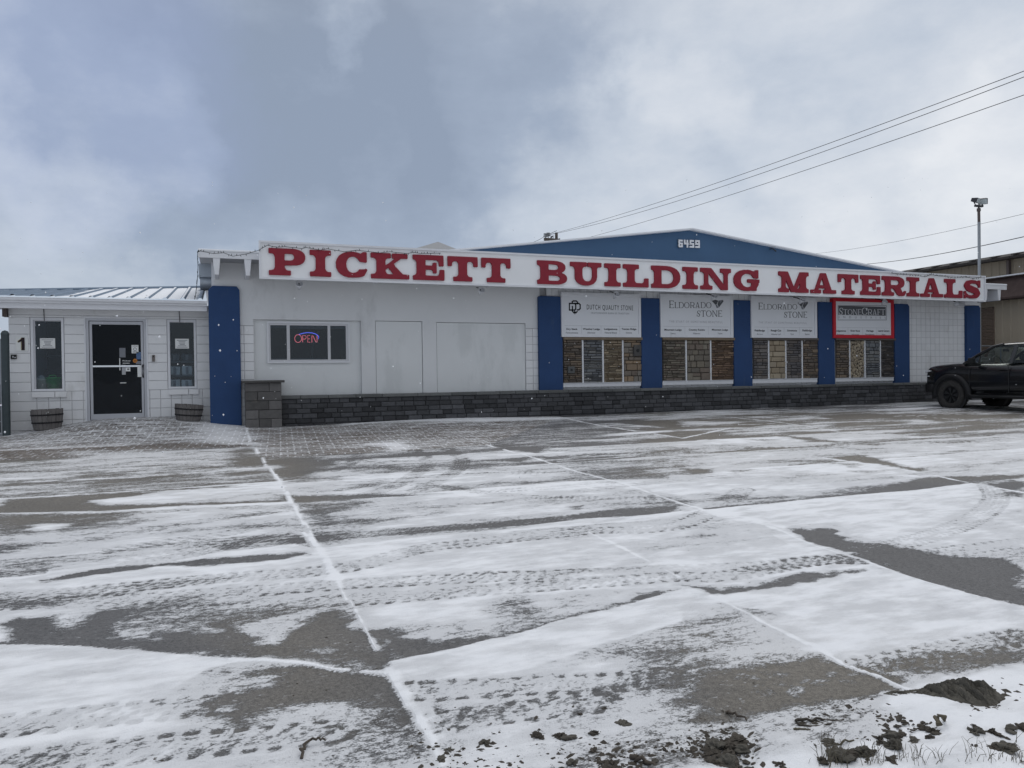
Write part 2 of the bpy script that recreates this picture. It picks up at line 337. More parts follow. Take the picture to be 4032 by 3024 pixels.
# ------------------------------------------------------------------ slab-serif glyphs: raster union -> contour -> extrusion
GR = 72
class Ras:
    def __init__(s, wd):
        s.pad = 0.12; s.w = wd; nx = int((wd+2*s.pad)*GR); ny = int((1+2*s.pad)*GR)
        s.x = (np.arange(nx)+.5)/GR - s.pad; s.y = (np.arange(ny)+.5)/GR - s.pad
        s.X, s.Y = np.meshgrid(s.x, s.y, indexing='ij'); s.m = np.zeros((nx, ny), bool)
    def rect(s, x0, y0, x1, y1): s.m |= (s.X >= x0) & (s.X <= x1) & (s.Y >= y0) & (s.Y <= y1)
    def cut(s, x0, y0, x1, y1): s.m &= ~((s.X >= x0) & (s.X <= x1) & (s.Y >= y0) & (s.Y <= y1))
    def ell(s, cx, cy, rx, ry, n=2.0): return (np.abs((s.X-cx)/rx)**n + np.abs((s.Y-cy)/ry)**n) <= 1
    def poly(s, pts, cut=False):
        ins = np.zeros_like(s.m); n = len(pts)
        for i in range(n):
            (x1, y1), (x2, y2) = pts[i], pts[(i+1) % n]
            c = (y1 > s.Y) != (y2 > s.Y)
            with np.errstate(divide='ignore', invalid='ignore'): ins ^= c & (s.X < (x2-x1)*(s.Y-y1)/((y2-y1) or 1e-9)+x1)
        s.m = s.m & ~ins if cut else s.m | ins
    def brk(s, x, y, sx, sy, b):       # concave bracket in the corner (x,y), opening to sign sx, sy
        u = (s.X-x)*sx; v = (s.Y-y)*sy
        s.m |= (u >= -.02) & (v >= -.02) & (u <= b) & (v <= b) & ((u-b)**2+(v-b)**2 >= b*b)
    def stroke(s, pts, r):
        for (a, b), r1, r2 in zip(zip(pts[:-1], pts[1:]), r[:-1], r[1:]):
            dx, dy = b[0]-a[0], b[1]-a[1]; L = dx*dx+dy*dy or 1e-9
            t = np.clip(((s.X-a[0])*dx+(s.Y-a[1])*dy)/L, 0, 1)
            s.m |= np.hypot(s.X-a[0]-t*dx, s.Y-a[1]-t*dy) <= r1+(r2-r1)*t
    def contours(s):
        g = s.m.astype(float)
        for _ in range(2):
            g = np.pad(g, 1); g = (g[:-2]+2*g[1:-1]+g[2:])/4; g = (g[:, :-2]+2*g[:, 1:-1]+g[:, 2:])/4
        segs = {}; nx, ny = g.shape; inn = g > .5
        cell = inn[:-1, :-1]*1 + inn[1:, :-1]*2 + inn[1:, 1:]*4 + inn[:-1, 1:]*8
        def pt(i, j, e):
            if e == 0: a, b = (i, j), (i+1, j)
            elif e == 1: a, b = (i+1, j), (i+1, j+1)
            elif e == 2: a, b = (i, j+1), (i+1, j+1)
            else: a, b = (i, j), (i, j+1)
            va, vb = g[a], g[b]; t = (.5-va)/(vb-va); return (a, b), (a[0]+t*(b[0]-a[0]), a[1]+t*(b[1]-a[1]))
        T = {1: [(3, 0)], 2: [(0, 1)], 3: [(3, 1)], 4: [(1, 2)], 5: [(3, 2), (1, 0)], 6: [(0, 2)], 7: [(3, 2)], 8: [(2, 3)], 9: [(2, 0)], 10: [(0, 3), (2, 1)], 11: [(2, 1)], 12: [(1, 3)], 13: [(1, 0)], 14: [(0, 3)]}
        P = {}
        for i, j in zip(*np.nonzero((cell > 0) & (cell < 15))):
            for a, b in T[int(cell[i, j])]:
                ka, pa = pt(i, j, a); kb, pb = pt(i, j, b); P[ka] = pa; P[kb] = pb; segs[ka] = kb
        loops = []
        while segs:
            k0 = next(iter(segs)); lp = []; k = k0
            while k in segs: lp.append(P[k]); k = segs.pop(k)
            if len(lp) > 6:
                q = [((x+.5)/GR-s.pad, (y+.5)/GR-s.pad) for x, y in lp]
                out = []
                for i in range(len(q)):       # drop near-collinear points
                    a, b, c = q[i-1], q[i], q[(i+1) % len(q)]
                    if not out: out.append(b); continue
                    a = out[-1]
                    ar = abs((b[0]-a[0])*(c[1]-a[1])-(b[1]-a[1])*(c[0]-a[0]))
                    if ar > 2.2e-4 or math.hypot(b[0]-a[0], b[1]-a[1]) > .25: out.append(b)
                if len(out) > 3: loops.append(out)
        return loops
def glyph(ch, wd, s, t, b):
    r = Ras(wd); W_ = wd
    def stem(xc, sw, top=True, bot=True, st=None):
        st = st or s; h = st/2; r.rect(xc-h, 0, xc+h, 1)
        for on, y0, y1, sy in ((bot, 0, t, 1), (top, 1-t, 1, -1)):
            if on:
                r.rect(xc-sw/2, y0, xc+sw/2, y1); yy = t if sy > 0 else 1-t
                bb = min(b, sw/2-h)
                r.brk(xc-h, yy, -1, sy, bb); r.brk(xc+h, yy, 1, sy, bb)
    sw = s*2.25 if s > .2 else s*3.2
    if ch == 'I': stem(W_/2, W_)
    elif ch in 'PR':
        xs = sw/2; stem(xs, sw); yb = .38
        o = r.ell(W_*.58 if ch == 'R' else W_*.62, (1+yb)/2, W_*.38, (1-yb)/2, 2.4) | ((r.X > xs) & (r.X < W_*.6) & (r.Y > yb) & (r.Y < 1))
        i = r.ell(W_*.57, (1+yb)/2, W_*.38-s*.95, (1-yb)/2-t, 2.6) | ((r.X > xs+s/2) & (r.X < W_*.57) & (r.Y > yb+t) & (r.Y < 1-t))
        r.m |= o & (r.X >= xs); r.m &= ~(i & (r.X > xs+s/2))
        if ch == 'R':
            r.stroke([(W_*.50, yb+t*.5), (W_*.66, yb-.02), (W_*.74, .2), (W_*.80, t*.55), (W_*.93, t*.5), (W_-.02, .22)], [t*.5, s*.5, s*.5, t*.6, t*.42, t*.36])
        r.brk(xs+s/2, t, 1, 1, b)
    elif ch == 'B':
        xs = sw*.42; h = s/2; r.rect(xs-h, 0, xs+h, 1); r.rect(0, 0, xs+h, t); r.rect(0, 1-t, xs+h, 1)
        r.brk(xs-h, t, -1, 1, b); r.brk(xs-h, 1-t, -1, -1, b)
        for y0, y1, xm in ((0, .53, W_), (.47, 1, W_*.95)):
            cy = (y0+y1)/2; ry = (y1-y0)/2; rx = xm*.42
            o = r.ell(xm-rx, cy, rx, ry, 2.4) | ((r.X > xs) & (r.X < xm-rx) & (r.Y >= y0) & (r.Y <= y1)); r.m |= o & (r.X >= xs)
        for y0, y1, xm in ((0, .53, W_), (.47, 1, W_*.95)):
            cy = (y0+y1)/2; ry = (y1-y0)/2-t*.82; rx = max(.05, xm*.42-s*.9)
            i = r.ell(xm-s*.9-rx, cy, rx, ry, 2.6) | ((r.X > xs+h) & (r.X < xm-s*.9-rx) & (np.abs(r.Y-cy) < ry)); r.m &= ~(i & (r.X > xs+h))
    elif ch == 'D':
        xs = sw*.42; h = s/2; r.rect(xs-h, 0, xs+h, 1); r.rect(0, 0, xs+h, t); r.rect(0, 1-t, xs+h, 1)
        r.brk(xs-h, t, -1, 1, b); r.brk(xs-h, 1-t, -1, -1, b); rx = W_*.52
        o = r.ell(W_-rx, .5, rx, .5, 2.3) | ((r.X > xs) & (r.X < W_-rx) & (r.Y >= 0) & (r.Y <= 1)); r.m |= o & (r.X >= xs)
        rx2 = rx-s*.95; i = r.ell(W_-s*.95-rx2, .5, rx2, .5-t, 2.4) | ((r.X > xs+h) & (r.X < W_-s*.95-rx2) & (np.abs(r.Y-.5) < .5-t)); r.m &= ~(i & (r.X > xs+h))
    elif ch in 'CG':
        rx = W_*.52; r.m |= r.ell(rx, .5, rx, .5, 2.15); r.m &= ~r.ell(rx+s*.12, .5, rx-s, .5-t, 2.1)
        r.poly([(W_*.66, .34 if ch == 'C' else .42), (W_+.2, .34 if ch == 'C' else .42), (W_+.2, .63), (W_*.62, .63)], cut=True)
        r.m &= ~(r.X > W_*1.0); r.poly([(W_*.80, .62), (W_, .60), (W_, 1.0), (W_*.88, 1.0), (W_*.74, .86)])
        if ch == 'G':
            r.rect(W_*.55, .46-t*.35, W_*1.03, .46+t*.55); r.rect(W_*.72, 0.02, W_*.72+s*.8, .46)
        else:
            r.stroke([(W_*.66, t*.5), (W_*.85, .16), (W_*.97, .31)], [t*.5, t*.55, t*.30])
    elif ch == 'O':
        rx = W_*.5; r.m |= r.ell(rx, .5, rx, .5, 2.1); r.m &= ~r.ell(rx, .5, rx-s, .5-t, 2.1)
    elif ch == 'K':
        xs = sw/2; stem(xs, sw); h = s/2
        r.poly([(xs+h-.02, .34), (xs+h-.02, .50), (W_*.70, 1-t*.6), (W_*.86, 1-t*.6)])
        r.poly([(xs+h+.06, .50), (xs+h+.06+s*.55, .64), (W_*.86+s*.1, t*.6), (W_*.86-s*.98, t*.6)])
        r.rect(W_*.55, 1-t, W_*.96, 1); r.rect(W_-sw*.92, 0, W_, t)
    elif ch in 'EF':
        xs = sw*.42; h = s/2; r.rect(xs-h, 0, xs+h, 1); r.rect(0, 0, W_ if ch == 'E' else sw, t); r.rect(0, 1-t, W_*.98, 1)
        r.brk(xs-h, t, -1, 1, b); r.brk(xs-h, 1-t, -1, -1, b); v = s*.55
        r.rect(W_*.98-v, 1-t*2.0-.06, W_*.98, 1); r.brk(W_*.98-v, 1-t, -1, -1, b)
        if ch == 'E': r.rect(W_-v, 0, W_, t*2.0+.06); r.brk(W_-v, t, -1, 1, b)
        else: r.brk(xs+h, t, 1, 1, b)
        xm = W_*.76; r.rect(xs, .5-t*.45, xm, .5+t*.45); r.rect(xm-v*.8, .5-t*1.15, xm, .5+t*1.15); r.brk(xm-v*.8, .5+t*.45, -1, 1, b*.6); r.brk(xm-v*.8, .5-t*.45, -1, -1, b*.6)
    elif ch == 'T':
        stem(W_/2, sw, top=False); r.rect(0, 1-t, W_, 1); v = s*.52
        r.rect(0, 1-t*1.9-.05, v, 1); r.rect(W_-v, 1-t*1.9-.05, W_, 1); r.brk(v, 1-t, 1, -1, b); r.brk(W_-v, 1-t, -1, -1, b)
        r.brk(W_/2-s/2, 1-t, -1, -1, b); r.brk(W_/2+s/2, 1-t, 1, -1, b)
    elif ch == 'L':
        xs = sw*.5; stem(xs, sw); r.rect(0, 0, W_, t); v = s*.58; r.rect(W_-v, 0, W_, t*1.9+.06); r.brk(W_-v, t, -1, 1, b); r.brk(xs+s/2, t, 1, 1, b)
    elif ch == 'U':
        a = sw*.5; c = W_-sw*.42; th = s*.62
        rx = (c+th/2-(a-s/2))/2; cx = (a-s/2+c+th/2)/2
        o = r.ell(cx, .40, rx, .40, 2.2) & (r.Y < .42); i = r.ell(cx+(s-th)/2, .42, rx-(s+th)/2, .42-t, 2.2) & (r.Y < .44)
        r.m |= o & ~i; r.rect(a-s/2, .4, a+s/2, 1); r.rect(c-th/2, .4, c+th/2, 1)
        for xc, q, g_ in ((a, sw, s), (c, sw*.84, th)):
            r.rect(xc-q/2, 1-t, xc+q/2, 1); r.brk(xc-g_/2, 1-t, -1, -1, b); r.brk(xc+g_/2, 1-t, 1, -1, b)
    elif ch == 'N':
        th = s*.6; a = sw*.40; c = W_-sw*.36
        r.rect(a-th/2, 0, a+th/2, 1); r.rect(c-th/2, 0, c+th/2, 1)
        r.poly([(a-th*.5, 1), (a+s*.75, 1), (c+th/2, 0), (c-s*.75, 0)])
        r.rect(0, 1-t, a+s*.6, 1); r.rect(0, 0, sw*.80, t); r.rect(W_-sw*.74, 1-t, W_, 1)
        r.brk(a-th/2, 1-t, -1, -1, b); r.brk(a-th/2, t, -1, 1, b); r.brk(a+th/2, t, 1, 1, b); r.brk(c-th/2, 1-t, -1, -1, b); r.brk(c+th/2, 1-t, 1, -1, b)
    elif ch == 'M':
        th = s*.58; a = sw*.38; c = W_-sw*.44
        r.rect(a-th/2, 0, a+th/2, 1); r.rect(c-s/2, 0, c+s/2, 1)
        r.poly([(a-th*.5, 1), (a+s*.7, 1), (W_*.56, .02), (W_*.56-s*.75, .02)]); r.poly([(c-s*.45, 1), (c+s*.3, 1), (W_*.56, .02), (W_*.56-s*.6, .02)])
        r.rect(0, 1-t, a+s*.4, 1); r.rect(0, 0, sw*.78, t); r.rect(c-s*.3, 1-t, W_, 1); r.rect(W_-sw*.98, 0, W_, t)
        r.brk(a-th/2, 1-t, -1, -1, b); r.brk(a-th/2, t, -1, 1, b); r.brk(a+th/2, t, 1, 1, b); r.brk(c+s/2, 1-t, 1, -1, b); r.brk(c-s/2, t, -1, 1, b); r.brk(c+s/2, t, 1, 1, b)
    elif ch == 'A':
        th = s*.55; ap = W_*.5
        r.poly([(ap-s*.5, 1), (ap+s*.42, 1), (W_*.86, 0), (W_*.86-s*1.05, 0)]); r.poly([(ap-s*.5, 1), (ap, 1), (W_*.12+th, 0), (W_*.12, 0)])
        r.rect(W_*.30, .26, W_*.68, .26+t*.8); r.rect(0, 0, W_*.40, t); r.rect(W_-W_*.50, 0, W_, t)
    elif ch == 'S':
        q = [(.90, .76), (.78, .885), (.50, .92), (.24, .84), (.17, .70), (.28, .565), (.52, .49), (.74, .41), (.83, .29), (.74, .15), (.50, .08), (.24, .12), (.10, .25)]
        k = s/.34
        r.stroke([(x*W_, (y-.5)*(1.10 if s < .2 else 1)+.5) for x, y in q], [z*k*.34+.0 for z in (.20, .22, .26, .34, .44, .50, .52, .50, .44, .34, .26, .22, .20)])
        r.rect(W_*.97-s*.42, .60, W_*.97, 1.0); r.rect(W_*.02, 0, W_*.02+s*.42, .40)
    r.m &= (r.Y >= 0) & (r.Y <= 1) & (r.X >= 0) & (r.X <= W_*1.04)
    return r.contours()
GC_ = {}
def add_glyph(mb, ch, x0, x1, zb, zt, Y, thick, style):
    H = zt-zb; wd = round((x1-x0)/H, 3); key = (ch, wd, style)
    if key not in GC_: GC_[key] = glyph(ch, wd, *style)
    loops = GC_[key]
    def area(l): return sum(l[i-1][0]*l[i][1]-l[i][0]*l[i-1][1] for i in range(len(l)))/2
    big = max(loops, key=lambda l: abs(area(l))); sg = area(big) > 0
    outs = [l for l in loops if (area(l) > 0) == sg]; holes = [l for l in loops if (area(l) > 0) != sg]
    for o in outs:
        def inside(p):
            c = False
            for i in range(len(o)):
                (xa, ya), (xb, yb) = o[i-1], o[i]
                if (ya > p[1]) != (yb > p[1]) and p[0] < (xb-xa)*(p[1]-ya)/(yb-ya)+xa: c = not c
            return c
        ls = [o]+[h for h in holes if inside(h[0])]
        tri = tessellate_polygon([[Vector((x, y, 0)) for x, y in l] for l in ls])
        flat = [p for l in ls for p in l]; n = len(flat)
        P = [(x0+x*H, Y-thick, zb+y*H) for x, y in flat] + [(x0+x*H, Y, zb+y*H) for x, y in flat]
        fs = [tuple(t_) for t_ in tri]; k = 0
        for l in ls:
            for i in range(len(l)): a, b = k+i, k+(i+1) % len(l); fs.append((a, b, n+b, n+a))
            k += len(l)
        mb.add(P, fs)
    return mb
HEAVY = (.355, .185, .13); THIN = (.115, .052, .05)

# ------------------------------------------------------------------ the ground
YA, YM = 18.56, 18.10               # front faces: entrance annex, shop
def ss(x, a, b):
    t = np.clip((x-a)/(b-a), 0, 1); return t*t*(3-2*t)
def gz(X, Y):
    X = np.asarray(X, float); Y = np.asarray(Y, float)
    z = GB*X + GC*np.minimum(Y, 19.5)
    z = z + .262*np.exp(-np.abs((X+1.75)/1.72)**2.6)*ss(Y, 15.9, 18.4)
    z = z + .045*np.exp(-((X-4.8)/2.2)**2)*ss(Y, 15.8, 17.3)*ss(X, 1.0, 3.0)
    return z
def gzf(x, y): return float(gz(x, y))

def wob(X, Y, s, seed):             # cheap smooth noise, about -1..1
    r = np.random.default_rng(seed); v = np.zeros_like(X)
    for k in range(7):
        a = r.uniform(0, 6.28); f = s*r.uniform(.6, 2.6); v += np.sin((X*math.cos(a)+Y*math.sin(a))*f + r.uniform(0, 6.28))
    return v/3.2
def crop(ox, oy, k):
    return lambda pts: [gxy(ox+x/k, oy+y/k) for x, y in pts]
P1 = crop(0, 1600, 1.646); P2 = crop(1344, 1600, 1.646); P3 = crop(2688, 1540, 1.646); P4 = crop(0, 2300, 1.646); P5 = crop(1344, 2300, 1.646); P8 = crop(2800, 2300, 1.795)

def sdist(X, Y, pts, closed=True):
    n = len(pts); d = np.full(X.shape, 1e9); ins = np.zeros(X.shape, bool)
    for i in range(n if closed else n-1):
        (x1, y1), (x2, y2) = pts[i], pts[(i+1) % n]
        dx, dy = x2-x1, y2-y1; L = dx*dx+dy*dy or 1e-9
        t = np.clip(((X-x1)*dx+(Y-y1)*dy)/L, 0, 1); d = np.minimum(d, np.hypot(X-x1-t*dx, Y-y1-t*dy))
        if closed and dy: ins ^= ((y1 > Y) != (y2 > Y)) & (X < dx*(Y-y1)/dy+x1)
    return np.where(ins, -d, d)

class Cover:
    def __init__(s, X, Y, lift):
        s.X, s.Y = X, Y; s.c = .86+.07*wob(X*.8, Y*2, 1.7, 91)+.03*wob(X, Y*2, 6, 92); s.pav = np.zeros(X.shape); s.mud = np.zeros(X.shape); s.warm = np.zeros(X.shape)
        s.wx = X + .10*wob(X, Y*2.5, 2.2, 3) + .035*wob(X, Y*2, 11, 4) + .015*wob(X, Y, 31, 5)
        s.wy = Y + .035*wob(X, Y*2.5, 2.6, 6) + .018*wob(X, Y*2, 12, 7) + .009*wob(X, Y, 29, 8)
    def sel(s, pts, mrg):
        a = np.array(pts); return np.nonzero((s.X > a[:, 0].min()-mrg) & (s.X < a[:, 0].max()+mrg) & (s.Y > a[:, 1].min()-mrg) & (s.Y < a[:, 1].max()+mrg))[0]
    def patch(s, pts, val, soft=.12, warp=True, ch='c', amt=1.0):
        i = s.sel(pts, soft*2+.25)
        if not len(i): return
        soft = soft*1.35+.02 if warp else soft
        d = sdist(s.wx[i] if warp else s.X[i], s.wy[i] if warp else s.Y[i], pts)
        a = (1-ss(d, -soft, soft))*amt; arr = getattr(s, ch); arr[i] = arr[i]*(1-a)+val*a
    def line(s, pts, wdt, val, soft=.02, amt=1.0, warp=False):
        i = s.sel(pts, wdt+soft+.05)
        if not len(i): return
        wv = 1+.45*wob(s.X[i], s.Y[i], 5.5, 12)
        d = sdist(s.X[i]+.006*wob(s.X[i], s.Y[i], 18, 13), s.Y[i]+.005*wob(s.X[i], s.Y[i], 16, 14), pts, False)/np.clip(wv, .35, 2)
        a = (1-ss(d, wdt-soft, wdt+soft))*amt; s.c[i] = s.c[i]*(1-a)+val*a
    def track(s, pts, wdt, depth=.5, period=.085, kind='lug', seed=1):
        # resample smooth
        P = np.array(pts, float); q = []
        for k in range(len(P)-1):
            p0 = P[max(k-1, 0)]; p1 = P[k]; p2 = P[k+1]; p3 = P[min(k+2, len(P)-1)]
            for t in np.linspace(0, 1, 8, endpoint=False):
                q.append(.5*((2*p1)+(-p0+p2)*t+(2*p0-5*p1+4*p2-p3)*t*t+(-p0+3*p1-3*p2+p3)*t**3))
        q.append(P[-1]); q = np.array(q); S = np.r_[0, np.cumsum(np.hypot(*np.diff(q, axis=0).T))]
        depth = depth*.62; i = s.sel(q, wdt+.1)
        if not len(i): return
        X, Y = s.X[i], s.Y[i]; best = np.full(X.shape, 1e9); u = np.zeros(X.shape); v = np.zeros(X.shape)
        for k in range(len(q)-1):
            dx, dy = q[k+1]-q[k]; L = dx*dx+dy*dy or 1e-9; t = np.clip(((X-q[k, 0])*dx+(Y-q[k, 1])*dy)/L, 0, 1)
            ex, ey = X-q[k, 0]-t*dx, Y-q[k, 1]-t*dy; d = np.hypot(ex, ey); b = d < best
            best[b] = d[b]; u[b] = S[k]+t[b]*math.sqrt(L); v[b] = (np.sign(dx*ey-dy*ex)*d)[b]
        h = wdt/2; vn = v/h; av = np.abs(vn); inside = 1-ss(best, h*.92, h*1.08)
        r = np.random.default_rng(seed)
        if kind == 'lug':
            ph = np.where(vn > 0, 0, .5); lug = (np.mod(u/period+ph+av*.3, 1) < .52)*ss(av, .64, .72)*1.25
            mid = (np.mod(u/(period*.9)+.9*np.sin(vn*5.0)+vn*1.4, 1) < .5)*(np.abs(np.mod(vn*2.4, 1)-.5) > .14)*(av < .6)
            pat = np.maximum(lug*1.05, mid*.66)
        elif kind == 'rib':
            pat = (np.mod(vn*3.0+.5, 1) < .6)*(.75+.25*(np.mod(u/period, 1) < .6))
        else:
            pat = .55+.45*(np.mod(u/period+vn*1.5, 1) < .55)
        fade = np.clip(.75+.4*wob(X, Y, 2.4, seed+40), .25, 1.1)
        a = inside*pat*depth*fade; s.c[i] = np.clip(s.c[i]*(1-.20*inside*depth)-a, .0, 1)

def paint(C):
    X, Y = C.X, C.Y
    # far part of the lot: thinner, streaky
    far = ss(Y, 8.5, 11.5); C.c = C.c-.33*far-.20*far*wob(X*.45, Y*2.2, 1.6, 21)-.10*far*wob(X*.3, Y*2.0, 4.2, 23)
    C.c -= .07*np.clip(wob(X*.5, Y*1.8, 2.0, 22), 0, 1)
    C.c[Y > 17.0] += .0
    # each slab is swept bare just beyond its near joint and keeps its snow towards the far one
    xj = np.array([-30, -3.2, .68, 4.56, 8.3, 12.2, 16, 20, 60.]); yj = np.array([-5, 2.68, 4.1, 6.48, 8.55, 10.1, 11.7, 13.5, 15.4, 17.3, 40])
    yy = Y+.05*wob(X, Y*0, .6, 70); ci = np.clip(np.searchsorted(xj, X)-1, 0, 7); ri = np.clip(np.searchsorted(yj, yy)-1, 0, 9)
    u = (yy-yj[ri])/(yj[ri+1]-yj[ri]); rr = np.random.default_rng(11).uniform(0, 1, (10, 11)); a = rr[ci, ri]; sel = ss(Y, 6.3, 6.6)
    edge = 1-ss(u+.18*wob(X*.8, Y*1.5, 2.3, 71), .02, .16+.30*a)
    C.c += sel*((a-.5)*.16-edge*(.22+.38*a)*np.clip(.7+.6*wob(X, Y*.3, 1.1, 72), 0, 1.2)+.16*ss(u, .55, 1.0))
    # -------- pavers
    pv1 = P1([(0, 352), (470, 330), (980, 296), (1300, 270), (1590, 266), (1640, 262)]) + [(.50, 19.2), (-9, 19.2), (-9, 14.0)]
    pv2 = P2([(0, 312), (480, 285), (940, 252), (1430, 74)]) + [(8.0, 18.5), (.50, 18.5), (.56, 13.6), (.60, 12.45)]
    for q in (pv1, pv2): C.patch(q, 1.0, .03, False, 'pav')
    C.patch(pv1, .44, .1); C.patch(pv2, .32, .1)
    C.patch(P1([(560, 110), (1100, 85), (1000, 130), (700, 190), (400, 200)]), .45, .25)
    C.patch(P1([(0, 290), (700, 262), (1100, 240), (1560, 248), (1640, 262), (1300, 282), (980, 300), (470, 335), (0, 355)]), .10, .08)
    C.patch(P1([(1250, 110), (1600, 140), (1640, 250), (1500, 240), (1300, 210)]), .80, .3)
    C.patch(P2([(0, 130), (400, 95), (1000, 115), (1500, 120), (1700, 200), (1100, 238), (900, 250), (300, 270)]), .36, .3)
    C.patch(P2([(0, 90), (300, 85), (900, 80), (1420, 72), (1480, 84), (900, 108), (300, 112), (0, 128)]), .93, .15)
    C.patch(P2([(200, 240), (420, 230), (480, 275), (350, 290)]), .85, .2)
    # -------- bay left of the first joint
    C.patch(P1([(1480, 278), (1640, 272), (1745, 382), (1560, 396), (1500, 340)]), .16, .12)
    C.patch(P1([(1000, 345), (1300, 330), (1250, 420), (1130, 500), (1050, 490), (1000, 420)]), .42, .3)
    C.patch(P1([(430, 425), (860, 428), (850, 455), (430, 478)]), .34, .18)
    C.patch(P1([(180, 360), (520, 350), (600, 420), (200, 470)]), .55, .3)
    C.patch(P1([(0, 502), (500, 480), (860, 462), (1250, 432), (1240, 445), (1010, 470), (600, 518), (0, 530)]), .20, .07)
    C.patch(P1([(500, 300), (1500, 275), (1480, 330), (1000, 400), (500, 420)]), .66, .4)
    C.patch(P1([(0, 525), (500, 505), (700, 545), (0, 600)]), .60, .2)
    C.patch(P1([(950, 543), (1520, 506), (1500, 520), (1000, 556)]), .25, .05)
    C.patch(P1([(0, 612), (500, 580), (900, 552), (1000, 562), (560, 622), (700, 642), (1250, 632), (1880, 606), (1890, 622), (1250, 645), (600, 682), (0, 694)]), .07, .06)
    C.patch(P1([(570, 612), (1000, 580), (1120, 600), (640, 628)]), .93, .05)
    C.patch(P1([(0, 700), (640, 688), (800, 700), (720, 745), (1000, 730), (850, 770), (450, 812), (60, 850), (0, 950)]), .20, .16)
    C.patch(P1([(280, 768), (450, 765), (440, 790), (330, 806)]), .96, .05)
    C.patch(P1([(60, 860), (500, 820), (1000, 770), (1500, 700), (1700, 690), (1200, 770), (600, 860), (0, 930)]), .68, .2)
    C.patch(P1([(1100, 660), (1890, 640), (1900, 660), (1200, 690)]), .62, .08)
    C.patch(P1([(270, 1135), (480, 1080), (700, 1052), (1100, 1018), (1500, 982), (1980, 945), (2012, 958), (1700, 1000), (1400, 1035), (1200, 1050), (1050, 1040), (800, 1080), (560, 1112), (320, 1146)]), .03, .03)
    C.patch(P4([(600, 160), (1400, 130), (2000, 100), (2212, 120), (2212, 200), (1600, 330), (1000, 330), (700, 310)]), .52, .3)
    C.patch(P4([(0, 240), (200, 232), (280, 280), (330, 300), (420, 300), (560, 270), (600, 190), (740, 190), (800, 290), (860, 330), (1000, 318), (1300, 278), (1470, 300), (1500, 250), (1620, 250), (1640, 300), (1640, 400), (1760, 410), (1840, 400), (1860, 330), (2000, 250), (2080, 200), (2212, 160)]) + P5([(90, 200), (160, 300), (230, 430), (290, 538), (100, 560), (0, 548)]) + P4([(2100, 538), (1640, 495), (1500, 483), (800, 425), (530, 403), (0, 383)]), .05, .05)
    C.patch(P4([(880, 300), (1100, 300), (1080, 330), (900, 335)]), .62, .08); C.patch(P4([(1380, 430), (1540, 430), (1500, 462), (1390, 460)]), .6, .08); C.patch(P4([(1900, 410), (2100, 440), (2040, 460), (1950, 455)]), .5, .08)
    C.patch(P4([(0, 100), (250, 100), (240, 150), (0, 150)]), .42, .2)
    # near strip left of the first joint
    C.patch(P4([(1000, 940), (1500, 860), (2212, 800)]) + P5([(520, 900), (650, 1192)]) + P4([(0, 1192), (0, 1140)]), .78, .25)
    C.patch(P4([(1340, 560), (1600, 520), (1880, 530), (1740, 640), (1500, 700)]), .5, .16)
    C.patch(P4([(1890, 528), (2212, 580)]) + P5([(0, 578), (150, 572), (300, 600), (350, 640), (430, 760), (510, 890), (420, 900), (300, 870), (100, 850)]) + P4([(2212, 800), (2000, 800), (1750, 830), (1640, 900), (1500, 840), (1540, 700), (1640, 690), (1760, 640), (1740, 590)]), .05, .06)
    C.patch(P5([(130, 920), (300, 880), (490, 890), (545, 950), (590, 1080), (400, 1060), (300, 1010), (130, 960)]), .16, .12); C.patch(P5([(100, 900), (300, 880), (490, 890), (600, 1000), (640, 1192), (0, 1192), (0, 1000)]), .8, .2, True, 'mud')
    C.patch(P5([(0, 1050), (300, 1020), (560, 1080), (640, 1192), (0, 1192)]), .52, .2)
    # -------- bay between the first and second joints
    C.patch(P1([(1722, 345), (2000, 336), (2180, 360), (2212, 375), (1990, 455), (1850, 472), (1800, 450)]), .14, .12)
    C.patch(P1([(1840, 480), (2212, 455), (2212, 475), (1850, 500)]), .4, .1)
    C.patch(P1([(1865, 578), (2212, 572)]) + P2([(200, 575), (690, 568), (400, 590), (90, 606), (0, 612)]) + P1([(2212, 612), (1930, 625)]), .08, .06)
    C.patch(P1([(1925, 640), (2212, 615)]) + P2([(120, 608), (430, 598), (230, 640), (60, 680)]) + P1([(2212, 700), (2100, 780), (2030, 840), (1965, 720)]), .30, .14)
    C.patch(P1([(2030, 850), (2212, 780)]) + P2([(0, 720), (260, 740), (120, 770)]) + P1([(2212, 850), (2070, 890)]), .40, .2)
    C.patch(P2([(300, 600), (900, 600), (2000, 580), (1800, 640), (900, 640), (200, 720)]), .70, .25)
    C.patch(P2([(1540, 712), (1700, 682), (1900, 655), (2212, 640), (2212, 680), (1800, 720), (1560, 726)]), .10, .06)
    C.patch(P2([(1890, 582), (2010, 568), (2100, 590), (2185, 628), (2100, 640), (1920, 625)]), .18, .12)
    C.patch(P2([(1720, 545), (1960, 545), (2150, 620), (1900, 650), (1700, 600)]), .60, .25)
    C.patch(P2([(1500, 650), (1590, 642), (1570, 660)]), .25, .06)
    C.patch(P2([(1000, 960), (1500, 930), (1800, 1000), (1500, 1060), (1000, 1040)]), .78, .4)
    C.patch(P5([(250, 240), (700, 300), (900, 310), (1050, 240), (900, 150), (1100, 110), (1220, 170), (1700, 100), (2000, 50), (1850, 110), (1200, 270), (900, 340), (560, 380), (400, 350)]), .66, .16)
